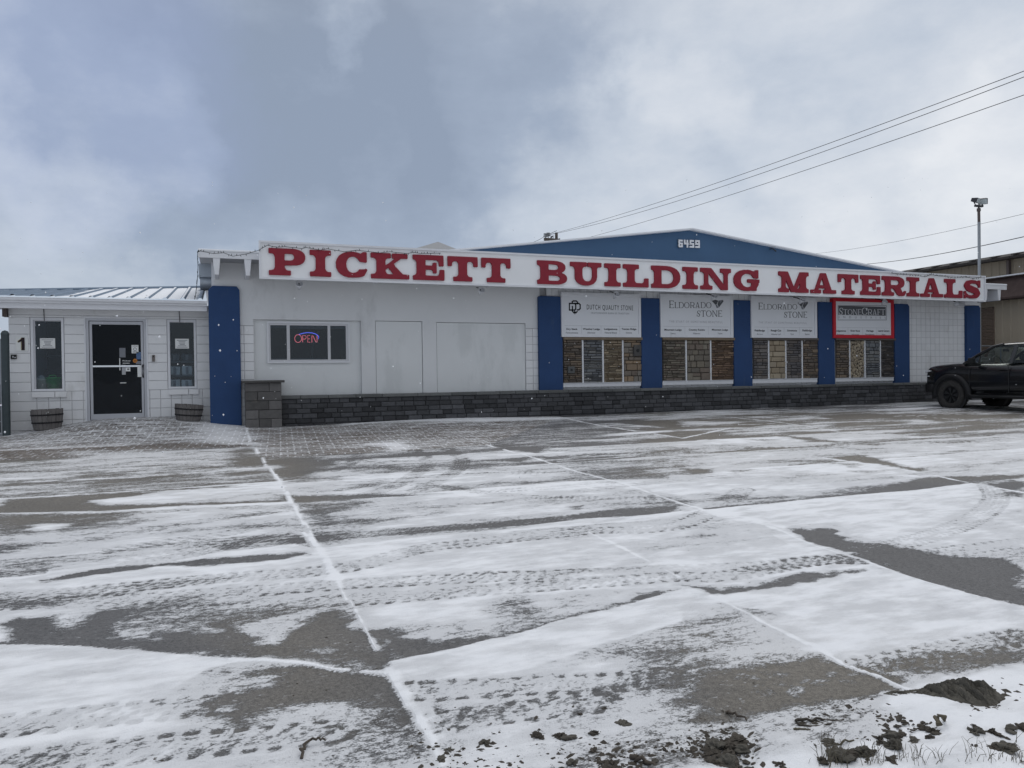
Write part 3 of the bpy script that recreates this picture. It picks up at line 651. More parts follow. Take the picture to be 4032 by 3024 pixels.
    C.patch(P5([(170, 280), (265, 278), (300, 330), (380, 360), (440, 415), (530, 420), (560, 380), (760, 372), (900, 345), (1050, 318), (1200, 262), (1500, 210), (1760, 150), (1900, 105), (2060, 38), (2190, 28), (2130, 68), (1900, 126), (1700, 165), (1500, 206), (1260, 291), (940, 367), (500, 466), (290, 508), (240, 430)]), .05, .035)
    C.patch(P5([(180, 290), (270, 300), (330, 350), (430, 420), (560, 400), (760, 350), (900, 330), (700, 430), (500, 470), (290, 512)]), .04, .03)
    C.patch(P5([(930, 150), (1100, 120), (1130, 165), (980, 185)]), .32, .1); C.patch(P5([(250, 330), (480, 290), (420, 330), (280, 350)]), .35, .07); C.patch(P5([(640, 300), (720, 295), (700, 330)]), .35, .06)
    # far bay between second joint and the wall
    C.patch(P2([(985, 247), (1340, 275), (1300, 300), (1150, 290)]), .10, .12); C.patch(P2([(940, 350), (1230, 330), (1210, 360)]), .12, .1); C.patch(P2([(1240, 326), (1450, 332), (1340, 346)]), .12, .08)
    C.patch(P2([(1530, 415), (1800, 360), (2212, 365), (2212, 480), (1700, 470)]), .42, .4); C.patch(P2([(1560, 415), (1900, 405), (2100, 450), (1800, 470)]), .24, .15)
    C.patch(P2([(1450, 372), (2000, 335), (2212, 330), (1900, 380)]), .6, .2); C.patch(P2([(1500, 85), (1720, 130), (1700, 200), (1480, 190)]), .35, .3)
    C.patch(P2([(1560, 95), (2212, 90), (2212, 190), (2000, 180)]) + P3([(540, 182), (700, 200), (440, 235), (0, 240)]), .14, .12)
    C.patch(P3([(0, 258), (240, 265), (220, 300), (0, 317)]), .06, .15); C.patch(P3([(850, 166), (1100, 148), (1500, 150), (1880, 146), (1900, 166), (1700, 198), (1500, 172), (1050, 186)]), .08, .2)
    C.patch(P3([(0, 195), (150, 172), (420, 166), (820, 200), (860, 170), (800, 225), (400, 200)]), .3, .2)
    C.patch(P3([(1000, 205), (1460, 195), (1400, 215), (960, 235)]), .15, .15); C.patch(P3([(1880, 158), (2212, 150), (2212, 176), (2000, 180)]), .18, .2); C.patch(P3([(1700, 200), (2020, 216), (1950, 226)]), .25, .15)
    C.patch(P3([(1500, 256), (1800, 250), (1740, 268)]), .15, .15); C.patch(P3([(620, 290), (800, 300), (1010, 330), (850, 330)]), .18, .1); C.patch(P3([(1090, 345), (1370, 340), (1250, 356)]), .2, .1); C.patch(P3([(440, 312), (600, 316), (520, 325)]), .3, .12)
    C.patch(P3([(900, 432), (1150, 414), (1250, 440), (1400, 490), (1540, 510), (1500, 526), (1300, 482), (1100, 456)]), .10, .06); C.patch(P3([(0, 505), (120, 510), (165, 530), (60, 546), (0, 542)]), .12, .08)
    C.patch(P3([(170, 520), (400, 514), (300, 532)]), .35, .08); C.patch(P3([(1000, 475), (1130, 474), (1090, 500)]), .35, .1); C.patch(P3([(1110, 520), (1310, 520), (1200, 535)]), .3, .06)
    C.patch(P3([(200, 560), (900, 540), (1400, 560), (1200, 620), (700, 600)]), .68, .3)
    C.patch(P3([(1140, 668), (1320, 630), (1400, 602), (1550, 570), (1700, 560), (1862, 592), (1500, 640)]), .08, .05)
    C.patch(P3([(1700, 556), (2212, 543), (2212, 560), (1870, 592), (1840, 590)]), .10, .05); C.patch(P3([(1950, 605), (2150, 580), (2212, 588), (2212, 656), (2100, 640)]), .10, .06); C.patch(P3([(2140, 655), (2212, 655), (2212, 690), (2150, 680)]), .2, .06)
    # -------- right of the second joint, near
    C.patch(P3([(640, 905), (740, 894), (830, 905), (900, 898), (1010, 898), (1070, 945), (1130, 975), (1280, 998), (1420, 1040), (1560, 1048), (1640, 1078), (1800, 1080), (2000, 1088), (2120, 1110), (2170, 1150), (2240, 1170), (2240, 1400), (2212, 1395), (1900, 1340), (1600, 1242), (1310, 1150), (1150, 1086), (900, 1012), (720, 940)]), .02, .03)
    C.patch(P3([(430, 780), (700, 830), (900, 880), (640, 880)]), .82, .2); C.patch(P3([(1080, 960), (1300, 990), (1500, 1040), (1300, 990), (1150, 940)]), .6, .08)
    C.patch(P3([(60, 925), (240, 930), (330, 960), (250, 972), (180, 945)]), .24, .05); C.patch(P3([(0, 850), (400, 860), (700, 1000), (300, 1020), (0, 930)]), .72, .2)
    C.patch(P3([(85, 1255), (250, 1275), (430, 1272), (560, 1235), (700, 1210), (850, 1178), (960, 1185), (1000, 1200), (1240, 1164), (1000, 1214), (720, 1265), (210, 1336)]), .04, .035)
    C.patch(P3([(380, 1415), (440, 1428), (590, 1512), (450, 1462)]), .22, .04); C.patch(P3([(320, 1400), (700, 1440), (900, 1500), (620, 1530)]), .74, .15)
    C.patch(P8([(0, 180), (180, 170), (640, 420), (520, 480), (0, 620)]) + P5([(1500, 330), (1700, 350)]), .66, .2)
    C.patch(P5([(1740, 430), (1900, 370), (2212, 310)]) + P8([(0, 560), (300, 600), (420, 500), (550, 540)]) + P8([(420, 950), (0, 1040)]) + P5([(2212, 860), (1850, 720), (1900, 800), (1780, 720), (1960, 640), (2080, 560)]), .40, .15)
    C.patch(P8([(440, 570), (600, 540), (740, 482), (800, 490), (880, 545), (1000, 590), (1180, 662), (1392, 750), (1000, 842), (640, 902), (240, 990), (-60, 1040), (-60, 900), (-200, 800), (-100, 640), (0, 640), (300, 610)]), .08, .05)
    for a, b in ((260, 790), (360, 780), (720, 700), (560, 745), (160, 690), (440, 715), (800, 640), (1000, 640), (880, 710), (390, 655), (620, 690), (240, 690), (520, 775)): C.patch(P8([(a-34, b), (a, b-12), (a+36, b-3), (a+20, b+12), (a-20, b+13)]), .75, .02)
    C.patch(P8([(1030, 562), (1500, 520), (1900, 440), (2212, 400), (2212, 560), (1900, 620), (1450, 660), (1300, 640)]), .40, .1); C.patch(P8([(1290, 640), (1500, 600), (1700, 560), (2212, 440), (2212, 560), (1900, 616), (1600, 655), (1450, 668)]), .12, .08)
    C.patch(P5([(560, 970), (1000, 880), (1500, 800), (1700, 900), (1600, 1000), (1000, 1100), (660, 1192)]), .76, .25)
    # bare concrete has a warmer tone in places
    C.patch(P8([(-300, 300), (2300, 300), (2300, 1100), (-300, 1100)]), .9, .3, True, 'warm'); C.patch(P4([(1500, 200), (2300, 150), (2300, 900), (1500, 900)]), .7, .3, True, 'warm')
    C.patch(P3([(-300, 130), (2300, 130), (2300, 560), (-300, 560)]), .9, .5, True, 'warm'); C.patch(P1([(-300, 330), (1900, 260), (2212, 640), (-300, 850)]), .8, .4, True, 'warm')
    # -------- hard edges where the slabs meet
    for q, v in ((P4([(-150, 383), (530, 404), (800, 426), (1500, 486), (1570, 502), (1330, 560), (1100, 700), (900, 800), (-150, 860)]), .87),
                 (P5([(295, 512), (500, 467), (720, 424), (940, 367), (1080, 338), (1260, 292), (1380, 250), (1500, 217), (1760, 160), (1900, 120), (2212, 34), (2212, 250), (1700, 400), (1200, 560), (800, 640), (430, 640)]), .89),
                 (P3([(210, 1338), (430, 1312), (720, 1267), (1000, 1212), (1230, 1167), (1310, 1152), (1600, 1243), (1900, 1342), (2212, 1397), (2212, 1480), (1500, 1500), (800, 1470), (330, 1398)]), .88),
                 (P3([(700, 940), (900, 1016), (1150, 1088), (1300, 1150), (1230, 1160), (1000, 1110), (700, 1010), (560, 920)]), .86), (P1([(300, 1126), (700, 1046), (1100, 1012), (1500, 976), (1980, 938), (2040, 930), (1900, 890), (1000, 960), (300, 1060)]), .89),
                 (P5([(296, 555), (350, 640), (440, 775), (520, 890), (600, 1010), (680, 1020), (600, 800), (470, 600)]), .89), (P2([(1560, 728), (1800, 723), (2212, 683), (2212, 725), (1200, 805), (600, 865), (1200, 780)]), .89),
                 (P3([(1140, 675), (1500, 646), (1862, 598), (1940, 606), (1800, 660), (1200, 720), (300, 800), (600, 730)]), .93), (P1([(0, 699), (640, 688), (1270, 650), (1885, 624), (1890, 636), (1270, 662), (640, 694)]), .9)):
        C.patch(q, v, .009, False)
    # -------- tyre tracks
    C.track(P2([(-700, 915), (0, 848), (800, 782), (1250, 748), (1700, 702), (2000, 682)]), .24, .62, .07, 'x', 3)
    C.track(P1([(0, 1250), (600, 1200), (1300, 1130), (2212, 1055)]) + P2([(500, 932), (1000, 872), (1600, 812), (2212, 768)]) + P3([(400, 640)]), .26, .42, .09, 'lug', 4)
    C.track(P1([(0, 1290), (500, 1272), (1000, 1245), (1700, 1198)]) + P2([(0, 1160), (600, 1128), (1000, 1108), (1600, 1088), (2212, 1060)]) + P3([(500, 1140), (900, 1100), (1230, 1095), (1600, 1060), (2000, 1010), (2300, 975)]), .25, .5, .10, 'lug', 5)
    C.track(P4([(700, 215), (1500, 165), (2212, 108)]) + P2([(60, 1262), (500, 1232), (1000, 1192), (1600, 1150), (2100, 1110)]) + P3([(300, 1200), (800, 1110), (1230, 1080)]), .24, .5, .10, 'lug', 6)
    for k, (a, dp, wd) in enumerate([([(0, 1030), (500, 990), (1000, 932), (1500, 872), (2000, 858)], .5, .26), ([(850, 1030), (1300, 952), (1700, 862), (1950, 772)], .42, .22), ([(700, 940), (1100, 880), (1500, 822), (1900, 745)], .38, .22), ([(0, 940), (500, 880), (1100, 780), (1500, 722), (1890, 668)], .42, .24), ([(0, 1075), (700, 1010), (1400, 900), (2020, 790)], .30, .2)]):
        C.track(P1(a), wd, dp, .07, 'rib', 20+k)
    C.track(P2([(470, 285), (560, 350), (545, 400), (480, 440), (380, 500), (280, 540), (100, 590)]), .24, .55, .08, 'rib', 8)
    C.track(P2([(690, 278), (775, 340), (765, 400), (690, 450), (600, 500), (480, 548)]), .24, .55, .08, 'rib', 9)
    C.track(P2([(-60, 420), (60, 370), (120, 310)]), .22, .5, .08, 'rib', 10); C.track(P2([(150, 340), (300, 395), (500, 412), (900, 405), (1200, 425)]), .22, .4, .08, 'rib', 11)
    C.track(P2([(0, 545), (400, 490), (900, 560), (1300, 590), (2000, 600)]), .2, .35, .08, 'rib', 12); C.track(P2([(400, 500), (900, 545), (1300, 535), (1750, 500)]), .2, .38, .08, 'lug', 13); C.track(P2([(850, 440), (1400, 430), (1550, 425)]), .2, .4, .09, 'lug', 14)
    C.track(P4([(-200, 945), (300, 900), (800, 845), (1400, 785), (1560, 765)]), .23, .62, .105, 'lug', 15)
    C.track(P4([(-100, 1190), (600, 1110), (1300, 1045), (1900, 985), (2150, 960)]), .23, .6, .105, 'lug', 16)
    C.track(P5([(430, 705), (900, 680), (1300, 660), (1800, 640), (2100, 600)]), .22, .58, .105, 'lug', 17)
    C.track(P5([(520, 915), (900, 865), (1400, 800), (1700, 770)]), .20, .58, .105, 'lug', 18)
    C.track(P3([(1260, 1030), (1600, 945), (1850, 850), (1985, 760), (2030, 690), (1985, 610)]), .26, .42, .09, 'lug', 19)
    C.track(P8([(1000, 600), (1500, 500), (2212, 372)]), .2, .55, .10, 'lug', 30)
    for k in range(26):                   # faint criss-cross of older tracks over the far part
        x0 = RNG.uniform(2, 18); y0 = RNG.uniform(8.5, 16); a = RNG.uniform(-.35, .25)
        C.track([(x0-4, y0-4*a), (x0, y0), (x0+4, y0+4*a+RNG.uniform(-.6, .6))], .2, .26, .08, 'rib', 50+k)
    # -------- slab joints: drifted lines of snow
    j1 = P1([(1590, 130), (1640, 258), (1720, 372), (1810, 482), (1890, 622), (1970, 760), (2050, 900), (2115, 985)]) + P5([(0, 45), (100, 190), (165, 310), (232, 432)])
    C.line(j1, .014, 1.0, .008); C.line(j1[2:7], .020, 1.0, .014)
    C.line(P1([(1960, 820), (2050, 905), (2110, 985), (2180, 1130)]), .030, 1.0, .02)
    C.line(P5([(305, 560), (355, 640), (440, 780), (520, 890), (590, 1010), (655, 1170)]), .022, 1.0, .012)
    C.line(P5([(240, 440), (285, 515)]), .012, .02, .006)
    j2 = P2([(940, 250), (1280, 345), (1520, 425), (1800, 495), (2212, 636)]) + P3([(150, 775), (400, 830), (650, 912), (720, 948), (900, 1022), (1150, 1090), (1350, 1165), (1700, 1285), (2212, 1408)])
    C.line(j2, .018, 1.0, .01); C.patch(P3([(150, 765), (330, 755), (420, 800), (560, 870), (720, 940), (560, 900), (300, 830)]), 1.0, .05)
    C.line(P3([(650, 905), (720, 946), (900, 1018), (1150, 1088), (1350, 1162), (1700, 1290), (2212, 1405)]), .012, .85, .01)
    C.line(P8([(0, 85), (180, 172), (330, 262), (500, 340), (650, 420), (720, 440), (830, 500), (940, 582), (1180, 662), (1390, 750)]), .014, 1.0, .008)
    C.line(P2([(1600, 820), (1830, 925), (2060, 1045), (2190, 1115)]), .013, .97, .008); C.line(P2([(1430, 75), (1700, 130), (2212, 208)]) + P3([(310, 240)]), .03, .95, .012)
    C.line(P3([(310, 170), (560, 195), (800, 228), (1000, 262)]), .03, .9, .012); C.line(P3([(910, 434), (1200, 478), (1520, 526)]), .025, 1.0, .012); C.line(P3([(1640, 552), (1860, 596), (2000, 625), (2212, 662)]), .025, .95, .012)
    for q in (P1([(0, 697), (640, 684), (1270, 648), (1885, 622)]), P1([(0, 607), (800, 557), (1810, 490)]), P1([(0, 502), (860, 462), (1740, 396)]), P2([(70, 607), (400, 588), (700, 570)]), P2([(0, 452), (430, 432)]),
              P2([(1100, 242), (1600, 222), (2100, 195)]), P2([(1400, 360), (1900, 325)]), P3([(0, 230), (600, 212)]), P3([(100, 318), (700, 300)]), P3([(1350, 164), (1900, 148)]), P3([(1500, 166), (1900, 192)])):
        C.line(q, .018, .96, .01)
    C.line(P3([(150, 766), (600, 717), (900, 690)]), .022, .22, .012); C.line(P3([(900, 690), (1140, 668), (1500, 640), (1860, 594), (2212, 558)]), .016, .04, .01)
    k1 = P4([(0, 384), (530, 403), (800, 425)]); C.line(k1, .012, .1, .008)
    C.line(P4([(1500, 490), (1640, 500), (1900, 512), (2040, 535), (2212, 560)]) + P5([(30, 560)]), .018, 1.0, .01); C.line(P5([(150, 568), (300, 585)]), .016, 1.0, .01)
    # verge beyond the concrete: loose snow over mud
    C.patch(P8([(-900, 1260), (-500, 1160), (-60, 1052), (240, 992), (640, 905), (1000, 845), (1392, 756), (1620, 690), (2212, 590), (2600, 540)]) + [(9, 2.3), (9, .6), (.6, .6)], .93, .03)
    C.patch(P8([(-700, 1240), (-60, 1052), (640, 905), (1000, 845), (1100, 880), (1150, 1010), (600, 1060), (-300, 1300)]), .42, .14); C.patch(P8([(-700, 1240), (-60, 1030), (640, 895), (1400, 750), (2300, 580), (2300, 1300), (-700, 1300)]), 1.0, .05, True, 'mud')
    C.patch(P8([(-1000, 1300), (-760, 1220), (-60, 1060), (300, 1040), (100, 1160), (-400, 1300)]), .40, .14)
    C.c = np.clip(C.c, 0, 1)

def ground_mat():
    m = bpy.data.materials.new('snow_dusted_concrete'); m.use_nodes = True; t = m.node_tree; b = t.nodes['Principled BSDF']
    p = pos_node(t)
    def att(n): a = N(t, 'ShaderNodeAttribute', attribute_name=n); return a.outputs['Fac']
    cov, pav, mud, warm = att('cov'), att('pav'), att('mud'), att('warm')
    def noise(sc, st, det=4.0, rough=.6):
        mp = N(t, 'ShaderNodeMapping'); mp.inputs['Scale'].default_value = st; t.links.new(p, mp.inputs[0])
        n = N(t, 'ShaderNodeTexNoise', i_Scale=sc, i_Detail=det, i_Roughness=rough); t.links.new(mp.outputs[0], n.inputs['Vector']); return n.outputs[0]
    n1 = noise(2.6, (1, 2.6, 1), 5, .62); n0 = noise(.8, (1, 4.2, 1), 4, .6); n2 = noise(19, (1, 1.9, 1), 5, .68); n3 = noise(80, (1, 1.6, 1), 5, .72)
    nn = math_(t, 'ADD', math_(t, 'MULTIPLY', math_(t, 'SUBTRACT', n1, .5), 1.1), math_(t, 'ADD', math_(t, 'MULTIPLY', math_(t, 'SUBTRACT', n2, .5), 1.7), math_(t, 'MULTIPLY', math_(t, 'SUBTRACT', n3, .5), 1.7)))
    nn = math_(t, 'ADD', nn, math_(t, 'MULTIPLY', math_(t, 'SUBTRACT', n0, .5), 1.3))
    # brick pavers
    mp = N(t, 'ShaderNodeMapping'); mp.inputs['Rotation'].default_value = (0, 0, R(4)); t.links.new(p, mp.inputs[0])
    wn = N(t, 'ShaderNodeTexNoise', i_Scale=3.0, i_Detail=2.0); t.links.new(p, wn.inputs['Vector'])
    vm = N(t, 'ShaderNodeVectorMath', operation='MULTIPLY_ADD'); t.links.new(wn.outputs['Color'], vm.inputs[0]); vm.inputs[1].default_value = (.03, .03, 0); t.links.new(mp.outputs[0], vm.inputs[2])
    br = N(t, 'ShaderNodeTexBrick'); br.offset = .5; br.offset_frequency = 3; br.inputs['Scale'].default_value = 1.0; br.inputs['Mortar Size'].default_value = .014; br.inputs['Mortar Smooth'].default_value = .25
    br.inputs['Brick Width'].default_value = .225; br.inputs['Row Height'].default_value = .19; br.inputs['Bias'].default_value = 0.0
    br.inputs['Color1'].default_value = (.105, .088, .074, 1); br.inputs['Color2'].default_value = (.17, .145, .125, 1); br.inputs['Mortar'].default_value = (.10, .095, .09, 1)
    t.links.new(vm.outputs[0], br.inputs['Vector'])
    joint = math_(t, 'MULTIPLY', br.outputs['Fac'], pav)
    cv = math_(t, 'ADD', cov, math_(t, 'MULTIPLY', joint, math_(t, 'MULTIPLY', sstep(t, n2, .28, .60), .48)))
    amp = math_(t, 'MULTIPLY_ADD', math_(t, 'MULTIPLY', cv, math_(t, 'SUBTRACT', 1.04, cv)), 3.4); t.nodes[-1].inputs[2].default_value = .06
    amp = math_(t, 'MAXIMUM', amp, .05)
    s = math_(t, 'ADD', cv, math_(t, 'MULTIPLY', nn, amp))
    thick = sstep(t, math_(t, 'ADD', cv, math_(t, 'MULTIPLY', math_(t, 'SUBTRACT', n1, .5), .8)), .74, 1.0)
    mt_ = t.nodes.new('ShaderNodeMath'); mt_.operation = 'MULTIPLY_ADD'; t.links.new(thick, mt_.inputs[0]); mt_.inputs[1].default_value = .29; mt_.inputs[2].default_value = .70
    snow = math_(t, 'MULTIPLY', sstep(t, s, .23, .61), mt_.outputs[0])
    # a few flecks left on the swept concrete
    fl = math_(t, 'MULTIPLY', sstep(t, noise(22, (1, 1.8, 1), 4, .6), .60, .68), sstep(t, noise(1.7, (1, 1, 1), 2), .46, .62))
    snow = math_(t, 'MAXIMUM', snow, math_(t, 'MULTIPLY', fl, .42))
    # concrete
    c1 = noise(1.3, (1, 1, 1), 5); c2 = noise(45, (1, 1, 1), 4, .7); c3 = noise(150, (1, 1, 1), 3, .7)
    v = math_(t, 'ADD', math_(t, 'MULTIPLY', math_(t, 'SUBTRACT', c1, .5), .7), math_(t, 'ADD', math_(t, 'MULTIPLY', math_(t, 'SUBTRACT', c2, .5), 2.0), math_(t, 'MULTIPLY', math_(t, 'SUBTRACT', c3, .5), 2.2)))
    v = math_(t, 'ADD', v, 1.0)
    mx = N(t, 'ShaderNodeMix', data_type='RGBA'); t.links.new(warm, mx.inputs[0]); mx.inputs[6].default_value = (.104, .103, .105, 1); mx.inputs[7].default_value = (.150, .136, .115, 1)
    mxp = N(t, 'ShaderNodeMix', data_type='RGBA'); t.links.new(pav, mxp.inputs[0]); t.links.new(mx.outputs[2], mxp.inputs[6]); t.links.new(br.outputs['Color'], mxp.inputs[7])
    mxm = N(t, 'ShaderNodeMix', data_type='RGBA'); t.links.new(math_(t, 'MULTIPLY', mud, sstep(t, c1, .35, .6)), mxm.inputs[0]); t.links.new(mxp.outputs[2], mxm.inputs[6]); mxm.inputs[7].default_value = (.062, .056, .048, 1)
    vs = N(t, 'ShaderNodeVectorMath', operation='SCALE'); t.links.new(mxm.outputs[2], vs.inputs[0]); t.links.new(v, vs.inputs['Scale'])
    sc = ramp(t, noise(6, (1, 1, 1), 5), [(.2, (.79, .805, .835)), (.8, (.87, .88, .905))])
    fin = N(t, 'ShaderNodeMix', data_type='RGBA'); t.links.new(snow, fin.inputs[0]); t.links.new(vs.outputs[0], fin.inputs[6]); t.links.new(sc, fin.inputs[7])
    t.links.new(fin.outputs[2], b.inputs['Base Color'])
    t.links.new(math_(t, 'MULTIPLY_ADD', snow, .15), b.inputs['Roughness']); t.nodes[-1].inputs[2].default_value = .62
    b.inputs['Specular IOR Level'].default_value = .3
    h = math_(t, 'ADD', math_(t, 'MULTIPLY', snow, .012), math_(t, 'ADD', math_(t, 'MULTIPLY', n3, .004), math_(t, 'MULTIPLY', c3, .003)))
    bp = N(t, 'ShaderNodeBump', i_Strength=.8, i_Distance=1.0); t.links.new(h, bp.inputs['Height']); t.links.new(bp.outputs[0], b.inputs['Normal'])
    return m

def build_ground():
    def gridpts(x0, x1, nx, y0, y1, ny):
        xs = np.linspace(x0, x1, nx+1); ys = np.linspace(y0, y1, ny+1); X, Y = np.meshgrid(xs, ys, indexing='xy')
        i = np.arange(nx*ny); cx = i % nx; cy = i//nx; a = cy*(nx+1)+cx
        return X.ravel(), Y.ravel(), np.stack([a, a+1, a+nx+2, a+nx+1], 1)
    parts = [gridpts(-4, 14, 900, 1.4, 6.6, 260), gridpts(-6, 20, 900, 6.6, 11, 150), gridpts(-8, 34, 900, 11, 19.4, 170)]
    X = np.concatenate([p[0] for p in parts]); Y = np.concatenate([p[1] for p in parts]); o = 0; F = []
    for p in parts: F.append(p[2]+o); o += len(p[0])
    F = np.concatenate(F)
    C = Cover(X, Y, None); paint(C)
    Z = gz(X, Y) + .011*C.c*(.75+.25*wob(X, Y, 14, 31)) + np.where(Y < 2.9, .02*wob(X, Y, 9, 33)*ss(-Y, -2.7, -2.4), 0)
    me = bpy.data.meshes.new('parking_lot'); n = len(X); me.vertices.add(n); me.vertices.foreach_set('co', np.stack([X, Y, Z], 1).ravel().astype(np.float32))
    me.loops.add(F.size); me.loops.foreach_set('vertex_index', F.ravel().astype(np.int32)); me.polygons.add(len(F)); me.polygons.foreach_set('loop_start', np.arange(0, F.size, 4, dtype=np.int32))
    me.update(calc_edges=True); me.polygons.foreach_set('use_smooth', np.ones(len(F), bool))
    for nm, arr in (('cov', C.c), ('pav', C.pav), ('mud', C.mud), ('warm', C.warm)):
        a = me.attributes.new(nm, 'FLOAT', 'POINT'); a.data.foreach_set('value', arr.astype(np.float32))
    me.materials.append(ground_mat()); ob = bpy.data.objects.new('parking_lot', me); COL.objects.link(ob); tag(ob, kind='structure')
    # the wider ground to the horizon
    g = bpy.data.materials.new('snowy_field'); g.use_nodes = True; t = g.node_tree; p = pos_node(t)
    n = N(t, 'ShaderNodeTexNoise', i_Scale=.35, i_Detail=8.0, i_Roughness=.65); t.links.new(p, n.inputs['Vector'])
    t.links.new(ramp(t, n.outputs[0], [(.36, (.16, .15, .13)), (.47, (.80, .815, .84))]), t.nodes['Principled BSDF'].inputs['Base Color']); t.nodes['Principled BSDF'].inputs['Roughness'].default_value = .8
    mb = MB(); xs = [-1500, -200, -60, -20, -8, 0, 14, 20, 34, 60, 200, 1500]; ys = [-1500, -200, -40, -5, 0, 1.4, 6.6, 11, 19.4, 40, 200, 1500]
    def zo(x, y): return GB*max(-20, min(40, x)) + GC*max(-3, min(19.5, y)) - .06
    vs = [(x, y, zo(x, y)) for y in ys for x in xs]; k = len(xs)
    mb.add(vs, [(j*k+i, j*k+i+1, (j+1)*k+i+1, (j+1)*k+i) for j in range(len(ys)-1) for i in range(k-1)])
    tag(mb.build('ground', g), kind='structure')
build_ground()

# ------------------------------------------------------------------ block walls
def blocks(mb, X0, X1, Z0, Z1, zc, xc, Y, openings=(), course=.2032, bw=.2032, stagger=False, gap=.011, depth=.016, solid=None):
    # proud block faces between joints; openings are rectangles (x0, x1, z0, z1) left free
    zs = sorted({Z0, Z1} | {zc+course*k for k in range(-60, 60) if Z0 < zc+course*k < Z1} | {z for o in openings for z in o[2:] if Z0 < z < Z1})
    for za, zb in zip(zs[:-1], zs[1:]):
        if zb-za < .012: continue
        k = math.floor(((za+zb)/2-zc)/course)
        ga = gap/2 if abs(za-(zc+course*k)) < 1e-6 else 0; gb = gap/2 if abs(zb-(zc+course*(k+1))) < 1e-6 else 0
        iv = [(X0, X1)]
        for o in openings:
            if o[2] < (za+zb)/2 < o[3]:
                n = []
                for a, b in iv:
                    if o[0] > a: n.append((a, min(b, o[0])))
                    if o[1] < b: n.append((max(a, o[1]), b))
                iv = [q for q in n if q[1]-q[0] > .01]
        off = xc + (bw/2 if stagger and k % 2 else 0)
        for a, b in iv:
            js = [off+bw*i for i in range(-200, 300) if a+.004 < off+bw*i < b-.004]
            if solid: js = [j for j in js if not solid(j, (za+zb)/2)]
            e = [a]+js+[b]
            for i in range(len(e)-1):
                x0 = e[i]+(gap/2 if i > 0 else 0); x1 = e[i+1]-(gap/2 if i < len(e)-2 else 0)
                if x1-x0 > .01: mb.pillow(x0, x1, Y, Y+depth, za+ga, zb-gb, .004)
def backing(mb, X0, X1, Z0, Z1, Y0, Y1, openings=()):
    zs = sorted({Z0, Z1} | {z for o in openings for z in o[2:] if Z0 < z < Z1})
    for za, zb in zip(zs[:-1], zs[1:]):
        iv = [(X0, X1)]
        for o in openings:
            if o[2] < (za+zb)/2 < o[3]:
                n = []
                for a, b in iv:
                    if o[0] > a: n.append((a, min(b, o[0])))
                    if o[1] < b: n.append((max(a, o[1]), b))
                iv = n
        for a, b in iv: mb.box(a, b, Y0, Y1, za, zb)
def frame(mb, x0, x1, z0, z1, Y0, Y1, wd, wb=None):
    wb = wd if wb is None else wb
    mb.box(x0, x0+wd, Y0, Y1, z0, z1); mb.box(x1-wd, x1, Y0, Y1, z0, z1); mb.box(x0+wd, x1-wd, Y0, Y1, z1-wd, z1); mb.box(x0+wd, x1-wd, Y0, Y1, z0, z0+wb)
def rectpx(x0, y0, x1, y1, Y):
    a, b = at(x0, (y0+y1)/2, Y), at(x1, (y0+y1)/2, Y); c, d = at((x0+x1)/2, y1, Y), at((x0+x1)/2, y0, Y); return a.x, b.x, c.z, d.z

